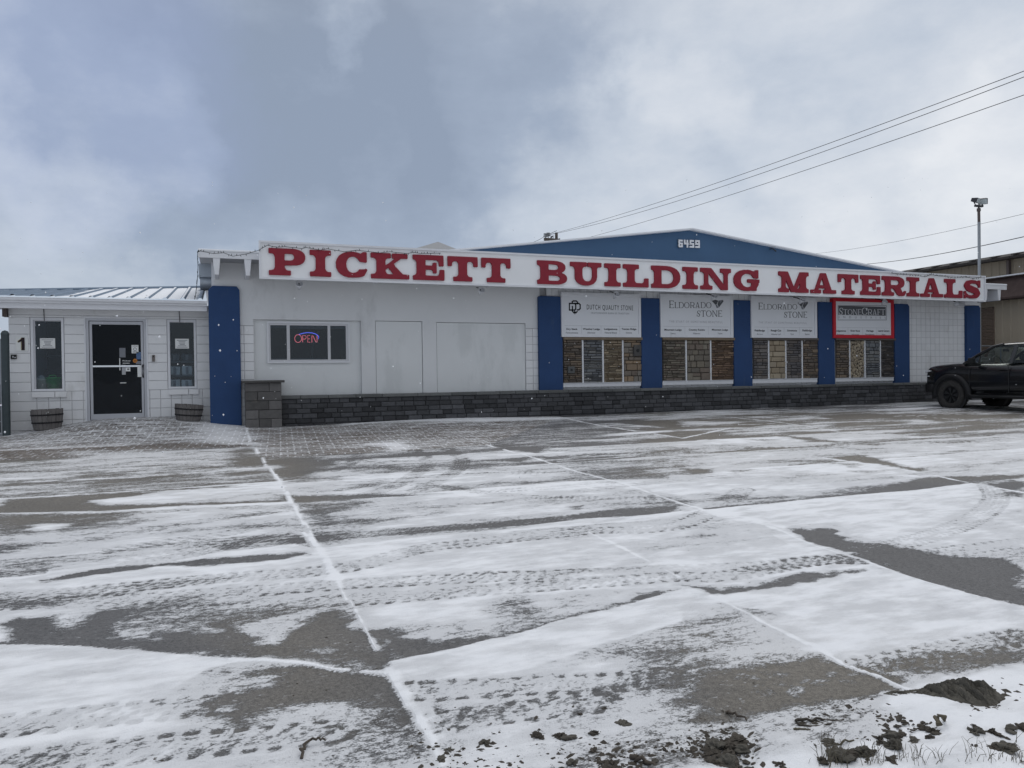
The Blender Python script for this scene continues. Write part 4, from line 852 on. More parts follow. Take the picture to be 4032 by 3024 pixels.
# ------------------------------------------------------------------ entrance annex
def build_annex():
    A = thing('entrance_annex', 'low white block entrance wing with glass door and snowy metal roof', 'building', (-2, YA, .5))
    xl = at(37, 1450, YA).x; xr = .30; zt = at(400, 1218, YA).z+.12; zc = 1.226+1.6+.0
    zc = 2.8257
    wl = rectpx(119, 1249, 254.5, 1542, YA); wr = rectpx(658, 1257, 775, 1532, YA); dr = rectpx(340, 1254, 578, 1656, YA)
    ops = [wl, wr, (dr[0], dr[1], .3, dr[3])]
    mb = MB(); backing(mb, xl, xr, .2, zt, YA+.014, YA+.20, ops); wall = mb.build('wall', M['mortar'], A)
    low = zc-.2032*7
    mb = MB(); blocks(mb, xl, xr, .2, zt, zc, xl+.05, YA, ops, bw=.2165, solid=lambda x, z: not (z < low and x > wl[0]-.05) or z > zc)
    mb.build('block_face', M['cmu'], wall)
    # side and rear walls, dim room
    mb = MB(); mb.box(xl, xl+.2, YA+.2, YA+5, .2, zt); mb.build('side_wall', M['cmu'], A)
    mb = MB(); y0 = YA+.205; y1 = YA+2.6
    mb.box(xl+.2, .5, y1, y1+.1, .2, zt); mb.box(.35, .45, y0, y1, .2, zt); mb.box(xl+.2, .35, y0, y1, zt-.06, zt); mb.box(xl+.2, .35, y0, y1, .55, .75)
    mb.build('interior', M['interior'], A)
    mb = MB()
    for q in ((xl+.25, wl[1]+.3, y1-.5, y1-.05, 1.8, 1.9), (xl+.25, wl[1]+.3, y1-.5, y1-.05, 2.2, 2.25), (wr[0]-.2, wr[1]+.1, y1-1.6, y1-1.5, 1.7, 1.95), (wl[0]-.05, wl[1]+.05, y0, y0+.45, wl[2]-.06, wl[2]+.015), (wr[0]-.05, wr[1]+.05, y0, y0+.45, wr[2]-.06, wr[2]+.015), (dr[0]+.1, dr[1], y0+1.3, y0+1.34, 1.9, 2.0)):
        mb = MB(); mb.box(*q); mb.build('shelf', M['inter2'], A)
    for (o, gl, cord) in ((wl, rectpx(138, 1264, 244.5, 1532, YA), 172), (wr, rectpx(670, 1269, 766, 1522, YA), 705)):
        wn = MB(); x0, x1, z0, z1 = o; g0, g1, h0, h1 = gl
        for bx in ((x0, g0, z0, z1), (g1, x1, z0, z1), (g0, g1, h1, z1), (g0, g1, z0, h0)): wn.box(bx[0], bx[1], YA+.035, YA+.12, bx[2], bx[3])
        W = wn.build('window', M['winframe'], A)
        mb = MB(); frame(mb, x0+.012, x1-.012, z0+.012, z1-.012, YA+.006, YA+.034, .045); mb.build('frame', M['trim'], W)
        mb = MB(); mb.box(g0-.01, g1+.01, YA+.075, YA+.081, h0-.01, h1+.01); mb.build('pane', M['glass'], W)
        mb = MB(); mb.pillow(x0+.02, x0+.02+(x1-x0)*.66, YA-.055, YA+.03, z0-.125, z0-.004, .008); mb.pillow(x0+.03+(x1-x0)*.66, x1+.03, YA-.055, YA+.03, z0-.125, z0-.004, .008); mb.build('sill', M['cmu'], W)
        mb = MB(); c = at(cord, 1230, YA).x; mb.tube([(c, YA-.02, z1+.36), (c+.004, YA-.018, z1+.18), (c+.012, YA-.015, h1)], .007, 6); mb.build('cord', M['wire'], W)
    # door
    x0, x1, z0, z1 = dr; g = rectpx(364, 1277.6, 556, 1629, YA)
    mb = MB(); frame(mb, x0, x1, z0, z1, YA+.005, YA+.13, .055, .02); D = mb.build('door', M['alu'], A)
    mb = MB(); mb.box(x0-.03, x1+.03, YA-.012, YA+.004, z1, z1+.03); mb.box(x0-.03, x0, YA-.012, YA+.004, z0, z1); mb.box(x1, x1+.03, YA-.012, YA+.004, z0, z1); mb.build('casing', M['trim'], D)
    mb = MB()
    for bx in ((x0+.065, g[0], z0+.03, z1-.065), (g[1], x1-.065, z0+.03, z1-.065), (g[0], g[1], g[3], z1-.065), (g[0], g[1], z0+.03, g[2])): mb.box(bx[0], bx[1], YA+.03, YA+.085, bx[2], bx[3])
    mb.build('door_leaf', M['alu'], D)
    mb = MB(); mb.box(g[0]-.01, g[1]+.01, YA+.06, YA+.066, g[2]-.01, g[3]+.01); mb.build('pane', M['darkglass'], D)
    zb = at(460, 1441.7, YA).z; mb = MB(); mb.box(g[0], g[1]-.01, YA+.026, YA+.055, zb-.018, zb+.018); mb.build('push_bar', M['chrome'], D)
    h = rectpx(559, 1437, 566, 1485, YA); mb = MB(); mb.tube([(h[0]+.02, YA+.03, h[2]), (h[0]+.02, YA-.03, h[2]+.02), (h[0]+.02, YA-.03, h[3]-.02), (h[0]+.02, YA+.03, h[3])], .016, 8); mb.build('handle', M['darkmetal'], D)
    p = rectpx(541, 1440, 556.5, 1484, YA); mb = MB(); mb.box(p[0], p[1], YA+.020, YA+.025, p[2], p[3]); mb.build('push_plate', M['paper'], D)
    # notices on the door pane
    for (a, b, c, d, mm) in ((518, 1358.5, 545, 1391, 'paper'), (537, 1386, 556, 1421, 'bluesticker'), (470, 1370, 494, 1407, 'greyink'), (535, 1415, 557, 1434, 'greyink'), (481, 1446, 513, 1462, 'paper'), (480, 1437, 495, 1475, 'paleink'), (470, 1410, 473.5, 1458, 'paper'), (473, 1506, 497, 1509, 'paper')):
        q = rectpx(a, b, c, d, YA+.05); yq = YA+.052-.003*(mm in ('paleink',)); mb = MB(); mb.box(q[0], q[1], yq, yq+.002, q[2], q[3]); s = mb.build('sticker', M[mm], D)
        if a == 518:
            mb = MB(); text_mb(mb, 'WARNING', q[0]+.012, q[3]-.035, .022, yq, q[1]-q[0]-.024, .001)
            for i in range(4): mb.box(q[0]+.03, q[1]-.03-.01*(i % 2), yq-.001, yq, q[2]+.014+.011*i, q[2]+.018+.011*i)
            mb.lathe(((q[0]+q[1])/2, yq-.001, q[2]+.09), [(.035, 0), (.026, 0)], 'y', 20); mb.build('print', M['charcoalink'], s)
        if a == 481:
            mb = MB(); mb.box(q[0]+.015, q[0]+.07, yq-.001, yq, q[2]+.012, q[3]-.012); mb.box(q[0]+.10, q[1]-.02, yq-.001, yq, q[2]+.03, q[3]-.03); mb.build('print', M['charcoalink'], s)
    q = rectpx(524, 1412.5, 540, 1428, YA+.05); mb = MB(); mb.lathe(((q[0]+q[1])/2, YA+.052, (q[2]+q[3])/2), [(0, -.002), (.044, -.002), (.044, 0)], 'y', 24, smooth=False); s = mb.build('sticker', M['orange'], D)
    mb = MB(); text_mb(mb, '65', 0, (q[2]+q[3])/2-.02, .04, YA+.050, None, .001, cx=(q[0]+q[1])/2); mb.build('print', M['ink'], s)
    mb = MB(); q = rectpx(481, 1414, 514, 1423, YA+.05)
    text_mb(mb, 'Pickett', q[0]+.01, q[2], .028, YA+.052, q[1]-q[0]-.01, .001, bold=.01); mb.box(q[0]+.01, q[1]-.02, YA+.051, YA+.053, q[2]-.045, q[2]-.033); mb.build('lettering', M['paper'], D)
    # eaves: soffit, fascia, gutter, ribbed roof
    ze = at(400, 1219, 18.12).z; zg0 = at(400, 1196, 18.0).z; zg1 = at(400, 1177, 18.0).z; xe0 = -7.2; xe1 = -.262
    mb = MB(); mb.box(xe0, xe1, 18.12, 18.16, ze, zg1-.01); mb.build('fascia', M['trim'], A)
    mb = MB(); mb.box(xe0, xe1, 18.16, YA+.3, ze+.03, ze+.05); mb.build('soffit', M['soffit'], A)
    mb = MB(); prof = [(18.118, zg0), (18.05, zg0), (18.04, zg0+.03), (18.005, zg0+.05), (18.0, zg1-.012), (17.99, zg1), (18.01, zg1), (18.02, zg0+.06), (18.05, zg0+.04), (18.118, zg0+.05)]
    mb.prism(prof, 'x', xe0, xe1); mb.build('gutter', M['trim'], A)
    mb = MB(); q = rectpx(14, 1214, 31, 1248, YA); mb.box(q[0], q[1], YA-.12, YA+.1, q[2], ze+.03); mb.build('downspout', M['poledark'], A)
    # roof with trapezoid ribs (snow lies in the pans)
    zr0 = at(400, 1172, 17.97).z; yr = 22.4; zr1 = at(400, 1141, yr).z; za_, zb_ = at(0, 1146, yr), at(820, 1133, yr); zrx = lambda x: za_.z+(zb_.z-za_.z)*(x-za_.x)/(zb_.x-za_.x); mb = MB(); xs = []; pit = .352; x = xe0
    x_first = at(206, 1160, 17.97).x
    k0 = -int((x_first-xe0)/pit)-1
    for k in range(k0, 30):
        c = x_first+k*pit
        for dx, h in ((-.055, 0), (-.022, .035), (.022, .035), (.055, 0)):
            if xe0 <= c+dx <= -.265: xs.append((c+dx, h))
        for dx in (.15, .24):
            if xe0 <= c+dx <= -.265: xs.append((c+dx, .004))
    vs = []; fs = []; ny = 12
    for j in range(ny+1):
        y = 17.97+(yr-17.97)*j/ny
        for (xx, h) in xs: vs.append((xx, y, zr0+(zrx(xx)-zr0)*j/ny+h))
    n = len(xs); fs = [(j*n+i, j*n+i+1, (j+1)*n+i+1, (j+1)*n+i) for j in range(ny) for i in range(n-1)]
    mb.add(vs, fs)
    rm = bpy.data.materials.new('roof_steel_with_snow'); rm.use_nodes = True; t = rm.node_tree; b = t.nodes['Principled BSDF']; p = pos_node(t)
    sp = N(t, 'ShaderNodeSeparateXYZ'); t.links.new(p, sp.inputs[0])
    nz = N(t, 'ShaderNodeTexNoise', i_Scale=2.4, i_Detail=6.0, i_Roughness=.65); t.links.new(p, nz.inputs['Vector'])
    g1 = N(t, 'ShaderNodeNewGeometry'); sn = N(t, 'ShaderNodeSeparateXYZ'); t.links.new(g1.outputs['True Normal'], sn.inputs[0])
    flat = sstep(t, math_(t, 'ABSOLUTE', sn.outputs[0]), .45, .15)
    a = math_(t, 'ADD', sstep(t, sp.outputs[0], -3.5, -2.6), math_(t, 'MULTIPLY', math_(t, 'SUBTRACT', nz.outputs[0], .5), 1.5))
    a = math_(t, 'SUBTRACT', a, sstep(t, sp.outputs[0], -.75, -.2)); msk = math_(t, 'MULTIPLY', sstep(t, a, .35, .6), flat)
    mx = N(t, 'ShaderNodeMix', data_type='RGBA'); t.links.new(msk, mx.inputs[0]); mx.inputs[6].default_value = (.075, .125, .185, 1); mx.inputs[7].default_value = (.84, .855, .885, 1); t.links.new(mx.outputs[2], b.inputs['Base Color'])
    t.links.new(math_(t, 'MULTIPLY_ADD', msk, .4), b.inputs['Roughness']); t.nodes[-1].inputs[2].default_value = .38
    mb.build('roof', rm, A)
    mb = MB(); mb.tube([(xe0, yr, zrx(xe0)+.01), (-.3, yr, zrx(-.3)+.01)], .05, 8); mb.build('ridge_cap', M['ridge'], A)
    # things on and behind the front
    P = thing('number_plaque', 'square white number plaque reading 1 beside the left entrance window', 'sign', (-4, YA, 1.9))
    q = rectpx(61, 1325, 110, 1382, YA-.02); mb = MB(); mb.box(q[0], q[1], YA-.018, YA-.002, q[2], q[3]); mb.build('plate', M['paper'], P, bevel=.003)
    def one(dx): return [((q[0]+(u+dx)*(q[1]-q[0])), q[2]+v*(q[3]-q[2])) for u, v in ((.48, .05), (.74, .05), (.74, .93), (.52, .93), (.42, .80), (.22, .70), (.22, .58), (.48, .66))]
    mb = MB(); mb.prism(one(-.05), 'y', YA-.022, YA-.019); mb.build('digit_edge', mat('cream_digit_edge', (.55, .49, .30)), P)
    mb = MB(); mb.prism(one(.0), 'y', YA-.0265, YA-.023); mb.build('digit', mat('maroon_black_digit', (.028, .016, .020)), P)
    K = thing('access_keypad', 'small black keypad box under the number plaque', 'keypad', (-4, YA, 1.6)); q = rectpx(44, 1396, 66.5, 1414, YA)
    mb = MB(); mb.box(q[0], q[1], YA-.045, YA-.002, q[2], q[3]); mb.build('housing', M['blackplastic'], K, bevel=.006)
    mb = MB(); mb.box(q[0]+.03, q[0]+.055, YA-.048, YA-.0455, q[2]+.03, q[3]-.03); mb.box(q[0]+.065, q[0]+.1, YA-.048, YA-.0455, q[2]+.02, q[2]+.045); mb.build('buttons', M['paleink'], K)
    q = rectpx(599, 1398, 610, 1424, YA); B_ = thing('intercom', 'narrow grey intercom box right of the glass door', 'intercom', (q[0], YA, q[2]))
    mb = MB(); mb.box(q[0], q[1], YA-.04, YA-.002, q[2], q[3]); mb.build('housing', mat('tan_grey_box', (.17, .15, .14)), B_, bevel=.004); mb = MB(); mb.box(q[0]+.015, q[1]-.015, YA-.043, YA-.0405, q[3]-.05, q[3]-.015); mb.build('speaker_slot', M['gap'], B_)
    for (a, b_, c, d, lab) in ((158, 1332, 218, 1372, 'white paper notice taped inside the left entrance window'), (690, 1334, 744, 1372.5, 'white paper notice taped inside the window next to the blue pilaster')):
        q = rectpx(a, b_, c, d, YA+.09); T = thing('paper_notice', lab, 'notice', (q[0], YA+.09, q[2])); mb = MB(); mb.box(q[0], q[1], YA+.0700, YA+.0725, q[2], q[3]); mb.build('sheet', M['paper'], T)
        mb = MB()
        for i, (l, r_) in enumerate(((.12, .12), (.25, .25), (.28, .28), (.33, .30), (.2, .2), (.1, .1))):
            z = q[3]-.035-.031*i; mb.box(q[0]+l*(q[1]-q[0]), q[1]-r_*(q[1]-q[0]), YA+.069, YA+.0698, z-.006, z+.006 if i != 3 else z+.010)
        mb.build('print', M['greyink'], T)
    # bucket and tub on the sill inside the left window
    zs = wl[2]+.018; c = at(164, 1530, YA+.38); Bk = thing('bucket', 'white plastic bucket standing inside the left entrance window', 'bucket', (c.x, YA+.38, zs))
    mb = MB(); mb.lathe((c.x, YA+.38, zs), [(0, 0), (.10, 0), (.118, .23), (.128, .23), (.128, .26), (.11, .26)], seg=28); mb.build('pail', M['bucketw'], Bk)
    mb = MB(); mb.lathe((c.x, YA+.38, zs+.25), [(.105, 0), (.05, .07), (0, .085)], seg=16); mb.build('contents', M['carton'], Bk)
    c = at(214, 1530, YA+.38); Bk = thing('tub', 'bright green plastic tub inside the left entrance window', 'tub', (c.x, YA+.38, zs))
    mb = MB(); mb.lathe((c.x, YA+.38, zs), [(0, 0), (.12, 0), (.165, .26), (.178, .26), (.178, .29), (.15, .28)], seg=28); mb.build('pail', M['bucketg'], Bk)
    mb = MB(); mb.tube([(c.x-.07, YA+.23, zs+.29), (c.x-.05, YA+.20, zs+.33), (c.x+.05, YA+.20, zs+.33), (c.x+.07, YA+.23, zs+.29)], .012, 6); mb.build('handle', M['bucketg'], Bk)
    zs = wr[2]+.018; i = 0
    for (a, hh, zz, yy, lab) in ((688, .20, 0, .36, 'pale bag lying lowest left inside the right entrance window'), (736, .19, 0, .36, 'pale bag lying lowest right inside the right entrance window'), (690, .2, .30, .42, 'pale carton on the shelf left inside the right entrance window'), (738, .21, .30, .42, 'pale carton on the shelf right inside the right entrance window'),
                           (688, .17, .62, .5, 'grey box highest at left inside the right entrance window'), (738, .17, .62, .5, 'grey box highest at right inside the right entrance window')):
        c = at(a, 1500, YA+yy); T = thing('carton', lab, 'box', (c.x, YA+yy, zs+zz)); mb = MB(); mb.box(c.x-.115, c.x+.115, YA+yy-.08, YA+yy+.08, zs+zz, zs+zz+hh); mb.build('body', M['carton'] if zz < .5 else M['inter2'], T, bevel=.02)
        mb = MB(); mb.box(c.x-.03, c.x+.03, YA+yy-.083, YA+yy-.0805, zs+zz+.02, zs+zz+hh-.02); mb.build('tape', M['greyink'], T)
    for q in ((.27, .295), (.585, .615)): mb = MB(); mb.box(wr[0], wr[1], YA+.25, YA+.57, zs+q[0], zs+q[1]); mb.build('shelf', M['inter2'], A)
build_annex()

# ------------------------------------------------------------------ the shop
PIL = [(822, 946, 1126, .55), (2123, 2215, 1166, 1.0), (2526, 2606, 1174, 1.0), (2890, 2962, 1182, 1.0), (3223, 3287, 1189, 1.0), (3524, 3582, 1196.5, 1.0), (3808, 3861, 1202.5, 1.0)]
YF = 17.30                            # eaves fascia
def build_shop():
    S = thing('shop_building', 'long white block shop with blue pilasters, deep eaves and low blue gable', 'building', (12, YM, .5))
    xL = at(840, 1100, YM).x; xR = at(3861, 1300, YM).x; zt = 4.40
    xs0 = at(1000.6, 1400, YM).x; xs1 = at(2071, 1400, YM).x; xp2 = at(2126, 1300, YM).x; zst = at(980, 1281, YM).z
    r1 = rectpx(1000.6, 1260, 1424, 1600, YM); r2 = rectpx(1480, 1264, 1665, 1600, YM); r3 = rectpx(1720, 1271, 2071, 1600, YM)
    win = rectpx(1055, 1271, 1373, 1426, YM+.10)
    mb = MB(); backing(mb, xL, xR, .2, zt, YM+.11, YM+.30, [win]); wall = mb.build('wall', M['mortar'], S)
    # stucco over the left third, with recessed infills where openings were closed
    zr = r1[3]; mb = MB(); ops = [(r1[0], r1[1], .2, r1[3]), (r2[0], r2[1], .2, r2[3]), (r3[0], r3[1], .2, r3[3]), (xL-1, xs0, .2, zst), (xs1, xp2+.2, .2, at(2100, 1293, YM).z)]
    backing(mb, xL, xp2, .2, zt, YM, YM+.10, ops); mb.build('stucco', M['stucco'], S)
    mb = MB(); backing(mb, r1[0]+.002, r1[1]-.002, .2, r1[3]-.002, YM+.088, YM+.108, [win]); mb.box(r2[0]+.012, r2[1]-.012, YM+.018, YM+.1, .2, r2[3]-.012); mb.box(r3[0]+.012, r3[1]-.012, YM+.018, YM+.1, .2, r3[3]-.012); mb.build('stucco_infill', M['stucco2'], S)
    mb = MB(); zc = 2.818
    backing(mb, xL, xs0-.001, .2, zst-.001, YM+.017, YM+.10); backing(mb, xs1+.001, xp2+.2, .2, at(2100, 1293, YM).z-.001, YM+.017, YM+.10); backing(mb, xp2+.2, xR, .2, zt, YM+.017, YM+.1)
    mb.build('mortar_bed', M['mortar'], S)
    mb = MB(); blocks(mb, xL, xs0-.001, .2, zst-.001, zc, xs0-.2032*.0-.21, YM, bw=.212); blocks(mb, xs1+.001, xp2+.2, .2, at(2100, 1293, YM).z-.001, zc, xs1+.196, YM)
    blocks(mb, xp2+.2, xR, .2, zt, 3.679, 20.896, YM); mb.build('block_face', M['cmu'], S)
    # window
    wn = MB(); x0, x1, z0, z1 = win; fr_ = [rectpx(*q, YM+.1) for q in ((1065, 1282, 1129, 1416), (1141, 1282, 1290, 1416), (1300.5, 1284.5, 1361.5, 1415))]
    xs = [x0]+[v for q in fr_ for v in q[:2]]+[x1]; zb = fr_[1][2]; zt2 = fr_[1][3]
    for i in range(0, 8, 2): wn.box(xs[i], xs[i+1], YM+.06, YM+.13, z0, z1)
    for q in fr_: wn.box(q[0], q[1], YM+.062, YM+.128, z0, zb); wn.box(q[0], q[1], YM+.062, YM+.128, zt2, z1)
    W = wn.build('window', M['winframe'], S)
    mb = MB(); frame(mb, x0-.02, x1+.02, z0-.02, z1+.02, YM+.045, YM+.0595, .035); mb.build('frame', M['trim'], W)
    for q in fr_: mb = MB(); mb.box(q[0]-.005, q[1]+.005, YM+.098, YM+.103, zb-.005, zt2+.005); mb.build('pane', M['glass'], W)
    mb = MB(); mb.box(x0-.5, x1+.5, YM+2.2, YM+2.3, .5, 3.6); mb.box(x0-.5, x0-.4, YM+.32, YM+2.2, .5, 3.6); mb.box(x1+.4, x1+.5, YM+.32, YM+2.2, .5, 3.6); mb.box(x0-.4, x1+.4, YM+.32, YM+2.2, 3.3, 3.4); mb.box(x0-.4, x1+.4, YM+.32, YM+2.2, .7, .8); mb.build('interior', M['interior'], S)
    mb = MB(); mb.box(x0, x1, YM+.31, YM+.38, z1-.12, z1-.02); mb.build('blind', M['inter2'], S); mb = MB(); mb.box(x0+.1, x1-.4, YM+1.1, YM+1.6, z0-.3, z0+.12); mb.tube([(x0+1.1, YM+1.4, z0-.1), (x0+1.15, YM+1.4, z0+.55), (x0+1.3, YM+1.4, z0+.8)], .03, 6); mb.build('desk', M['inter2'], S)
    # pilasters
    for i, (a, b, yt, zb) in enumerate(PIL):
        yf = YM-.10; A_, B_ = at(a, 1300, yf).x, at(b, 1300, yf).x; z = at((a+b)/2, yt, yf).z; ch = .09
        prof = [(A_+(ch if i == 0 else .03), z), (A_, z-(.10 if i == 0 else .03)), (A_, zb), (B_, zb), (B_, z-.08), (B_-.06, z)]
        mb = MB(); mb.prism(prof, 'y', yf, YM+.05); mb.build('pilaster', M['blue'], S, bevel=.012)
    # eaves: brackets, fascia, soffit, roof deck with snow
    xf0, xf1 = at(779.6, 1000, YF).x, at(3964, 1120, YF).x; zf0 = at(790, 1013, YF).z; zf1 = at(790, 988, YF).z
    mb = MB(); mb.box(xf0, xf1, YF, YF+.05, zf0, zf1); mb.build('fascia', M['trim'], S)
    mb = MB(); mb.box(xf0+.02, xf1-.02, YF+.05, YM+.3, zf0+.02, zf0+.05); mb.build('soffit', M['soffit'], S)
    mb = MB(); mb.box(xf0, xf1, YF-.02, YM+14, zf1+.002, zf1+.05); mb.build('roof', M['snow'], S, bevel=.015)
    for px in (853, 976, 1500, 1960, 2420, 2800, 3150, 3480, 3883, 3936):
        c = at(px, 1050, YF).x; wd = .075; zb = zf0-.355
        mb = MB(); mb.add([(c-wd, YF+.01, zf0), (c+wd, YF+.01, zf0), (c+wd*.55, YF+.01, zb), (c-wd*.55, YF+.01, zb), (c-wd, YM, zf0), (c+wd, YM, zf0), (c+wd*.55, YM, zb), (c-wd*.55, YM, zb)],
               [(0, 1, 2, 3), (4, 7, 6, 5), (0, 4, 5, 1), (1, 5, 6, 2), (2, 6, 7, 3), (3, 7, 4, 0)]); mb.build('bracket', M['trim'], S, bevel=.01)
    q = rectpx(3794, 1184, 3842, 1201, YM-.3); mb = MB(); mb.box(q[0], q[1], YM-.35, YM+.02, q[2], q[3]); mb.build('beam_end', M['trim'], S, bevel=.01)
    # sheet-metal duct hanging at the left end of the eaves
    mb = MB(); q = rectpx(783, 1016, 833, 1137, 18.36); zm = q[2]+.38*(q[3]-q[2]); mb.box(q[0], q[1], 18.36, 18.75, zm, zf0+.02); mb.lathe((0, 0, 0), [(0, 0)], seg=3)
    mb = MB(); mb.box(q[0], q[1], 18.36, 18.75, zm, zf0+.02); mb.tube([(q[0]+.02, 18.56, q[2]+.17), (q[1]+.02, 18.56, q[2]+.17)], .185, 20); mb.box(q[0]-.01, q[1]+.01, 18.345, 18.36, zm+.02, zm+.045); mb.build('duct', M['steel'], S)
    mb = MB(); mb.box(xL-.04, xL+.0, YM+.002, YM+.3, 3.4, zf0+.02); mb.build('corner_trim', M['trim'], S)
    # blue gable
    yg = 18.30; gp = [(at(1760, 985.8, yg).x, 4.42), (at(1801.5, 982, yg).x, at(1801.5, 982, yg).z), (at(2715, 901, yg).x, at(2712, 901, yg).z), (at(3534, 1069.6, yg).x, at(3534, 1069.6, yg).z), (22.6, 4.42)]
    mb = MB(); mb.prism([(x, z-.040) for x, z in gp][1:4]+[(22.9, 4.40), (3.4, 4.40)], 'y', yg, yg+.2); mb.build('gable_wall', M['gable'], S)
    L_, P_, Rr = Vector((gp[1][0], 0, gp[1][1])), Vector((gp[2][0], 0, gp[2][1])), Vector((gp[3][0], 0, gp[3][1]))
    dz = Vector((0, 0, -.045)); L_ += dz; P_ += dz; Rr += dz; L_ = P_+(L_-P_)*1.22; Rr = P_+(Rr-P_)*1.28
    mb = MB(); mb.prism([(L_.x, L_.z), (P_.x, P_.z), (Rr.x, Rr.z), (Rr.x, Rr.z+.045), (P_.x, P_.z+.05), (L_.x, L_.z+.045)], 'y', yg-.12, yg+26); mb.build('gable_roof', M['snow'], S)
    mb = MB(); mb.prism([(L_.x, L_.z+.004), (P_.x, P_.z+.006), (Rr.x, Rr.z+.004), (Rr.x, Rr.z+.040), (P_.x, P_.z+.045), (L_.x, L_.z+.040)], 'y', yg-.15, yg-.121); mb.build('gable_trim', M['trim'], S)
    mb = MB(); q = rectpx(3032, 981, 3043, 992, yg); mb.tube([(q[0], yg, q[3]), (q[0], yg-.12, q[3]), (q[1], yg-.14, q[2])], .02, 6); mb.build('gable_vent', M['darkmetal'], S)
    # house number 6459 in blocky metal digits
    for ch, a, b in (('6', 2670, 2687), ('4', 2692, 2710), ('5', 2714, 2731.5), ('9', 2736, 2754)):
        q = rectpx(a, 944+(a-2670)*.03, b, 974+(a-2670)*.035, yg-.03); x0, x1, z0, z1 = q; tk = .048; zm = (z0+z1)/2; mb = MB()
        seg = {'6': 'abcdeg', '4': 'bcfg', '5': 'acdfg', '9': 'abcdfg'}[ch]; seg = {'6': 'acdefg', '4': 'bcfg', '5': 'acdfg', '9': 'abcdfg'}[ch]
        D = {'a': (x0, x1, z1-tk, z1), 'd': (x0, x1, z0, z0+tk), 'g': (x0, x1, zm-tk/2, zm+tk/2), 'f': (x0, x0+tk, zm, z1), 'b': (x1-tk, x1, zm, z1), 'e': (x0, x0+tk, z0, zm), 'c': (x1-tk, x1, z0, zm)}
        if ch == '4': D['b'] = (x0+.09, x0+.09+tk, zm, z1); D['c'] = (x0+.09, x0+.09+tk, z0, zm)
        for k, s_ in enumerate(seg): r_ = D[s_]; mb.box(r_[0], r_[1], yg-.05-.001*k, yg-.02, r_[2], r_[3])
        mb.build('house_number', M['trim'], S)
    # neon
    O = thing('neon_open_sign', 'lit neon OPEN sign with red letters and blue arc in the office window', 'neon sign', (at(1203, 1335, YM+.3).x, YM+.3, at(1203, 1335, YM+.3).z))
    yn = YM+.24; px = lambda x, y: at(700+x/2.212, 880+y/2.212, yn)
    mb = MB(); mb.tube([px(1048+30*math.cos(a), 1002-34*math.sin(a)) for a in np.linspace(0, 6.28, 25)], .007, 6)
    def T(pts): mb.tube([px(*p) for p in pts], .007, 6)
    T([(1088, 1034), (1088, 975), (1108, 975), (1118, 985), (1118, 997), (1108, 1007), (1092, 1007)]); T([(1152, 975), (1132, 975), (1132, 1034), (1154, 1034)]); T([(1132, 1005), (1150, 1005)]); T([(1168, 1036), (1168, 976), (1178, 980), (1204, 1034), (1213, 1034), (1213, 976)])
    mb.build('lettering', M['neonred'], O)
    mb = MB(); mb.tube([px(*p) for p in ((1056, 966), (1090, 956), (1130, 950), (1170, 953), (1200, 962), (1220, 975), (1228, 990), (1222, 1006))], .010, 6); mb.build('arc', M['neonblue'], O)
    mb = MB(); a, b = px(1020, 962), px(1230, 1040); mb.box(a.x, b.x, yn+.03, yn+.04, b.z, b.z+.02); mb.tube([px(1060, 960)+Vector((0, .02, 0)), px(1060, 890)+Vector((0, .02, 0))], .002, 4); mb.tube([px(1190, 960)+Vector((0, .02, 0)), px(1190, 890)+Vector((0, .02, 0))], .002, 4); mb.build('hanger', M['wire'], O)
    return S
build_shop()

# ------------------------------------------------------------------ big sign
def build_sign():
    YS = 17.18; a = at(1022, 956, YS); b = at(3876, 1085.6, YS); c = at(1024.6, 1100, YS)
    x0, x1 = a.x, b.x; z0 = c.z+.03; z1 = (a.z+b.z)/2
    G = thing('shop_sign', 'long white signboard with raised red letters PICKETT BUILDING MATERIALS', 'sign', (x0, YS, z0))
    mb = MB(); mb.box(x0, x1, YS, YF-.005, z0, z1); mb.build('board', M['white'], G)
    mb = MB(); frame(mb, x0-.02, x1+.02, z0-.02, z1+.02, YS-.035, YS-.002, .045); mb.build('frame', M['trim'], G)
    zt = at(1060, 979, YS).z+.01; zb = at(1060, 1087, YS).z+.02
    L = [('P', 1057, 1202), ('I', 1219, 1304), ('C', 1322, 1444), ('K', 1459.5, 1611), ('E', 1625, 1749), ('T', 1762, 1881), ('T', 1895, 2010.5), ('B', 2115, 2232), ('U', 2245, 2368), ('I', 2380, 2443), ('L', 2453.5, 2553), ('D', 2564.6, 2677.7), ('I', 2688, 2747), ('N', 2758, 2878), ('G', 2889, 2986),
         ('M', 3065.7, 3183.6), ('A', 3191.8, 3291.5), ('T', 3299.6, 3379.7), ('E', 3388, 3466), ('R', 3473, 3564), ('I', 3571, 3618.5), ('A', 3625, 3712.6), ('L', 3719, 3789), ('S', 3794, 3861.5)]
    for ch, p, q in L:
        ym = 979+(p-1057)*.0422+50; mb = MB(); add_glyph(mb, ch, at(p, ym, YS-.03).x, at(q, ym, YS-.03).x, zb, zt, YS-.001, .045, HEAVY); mb.build('letter', M['red'], G)
    return G
build_sign()

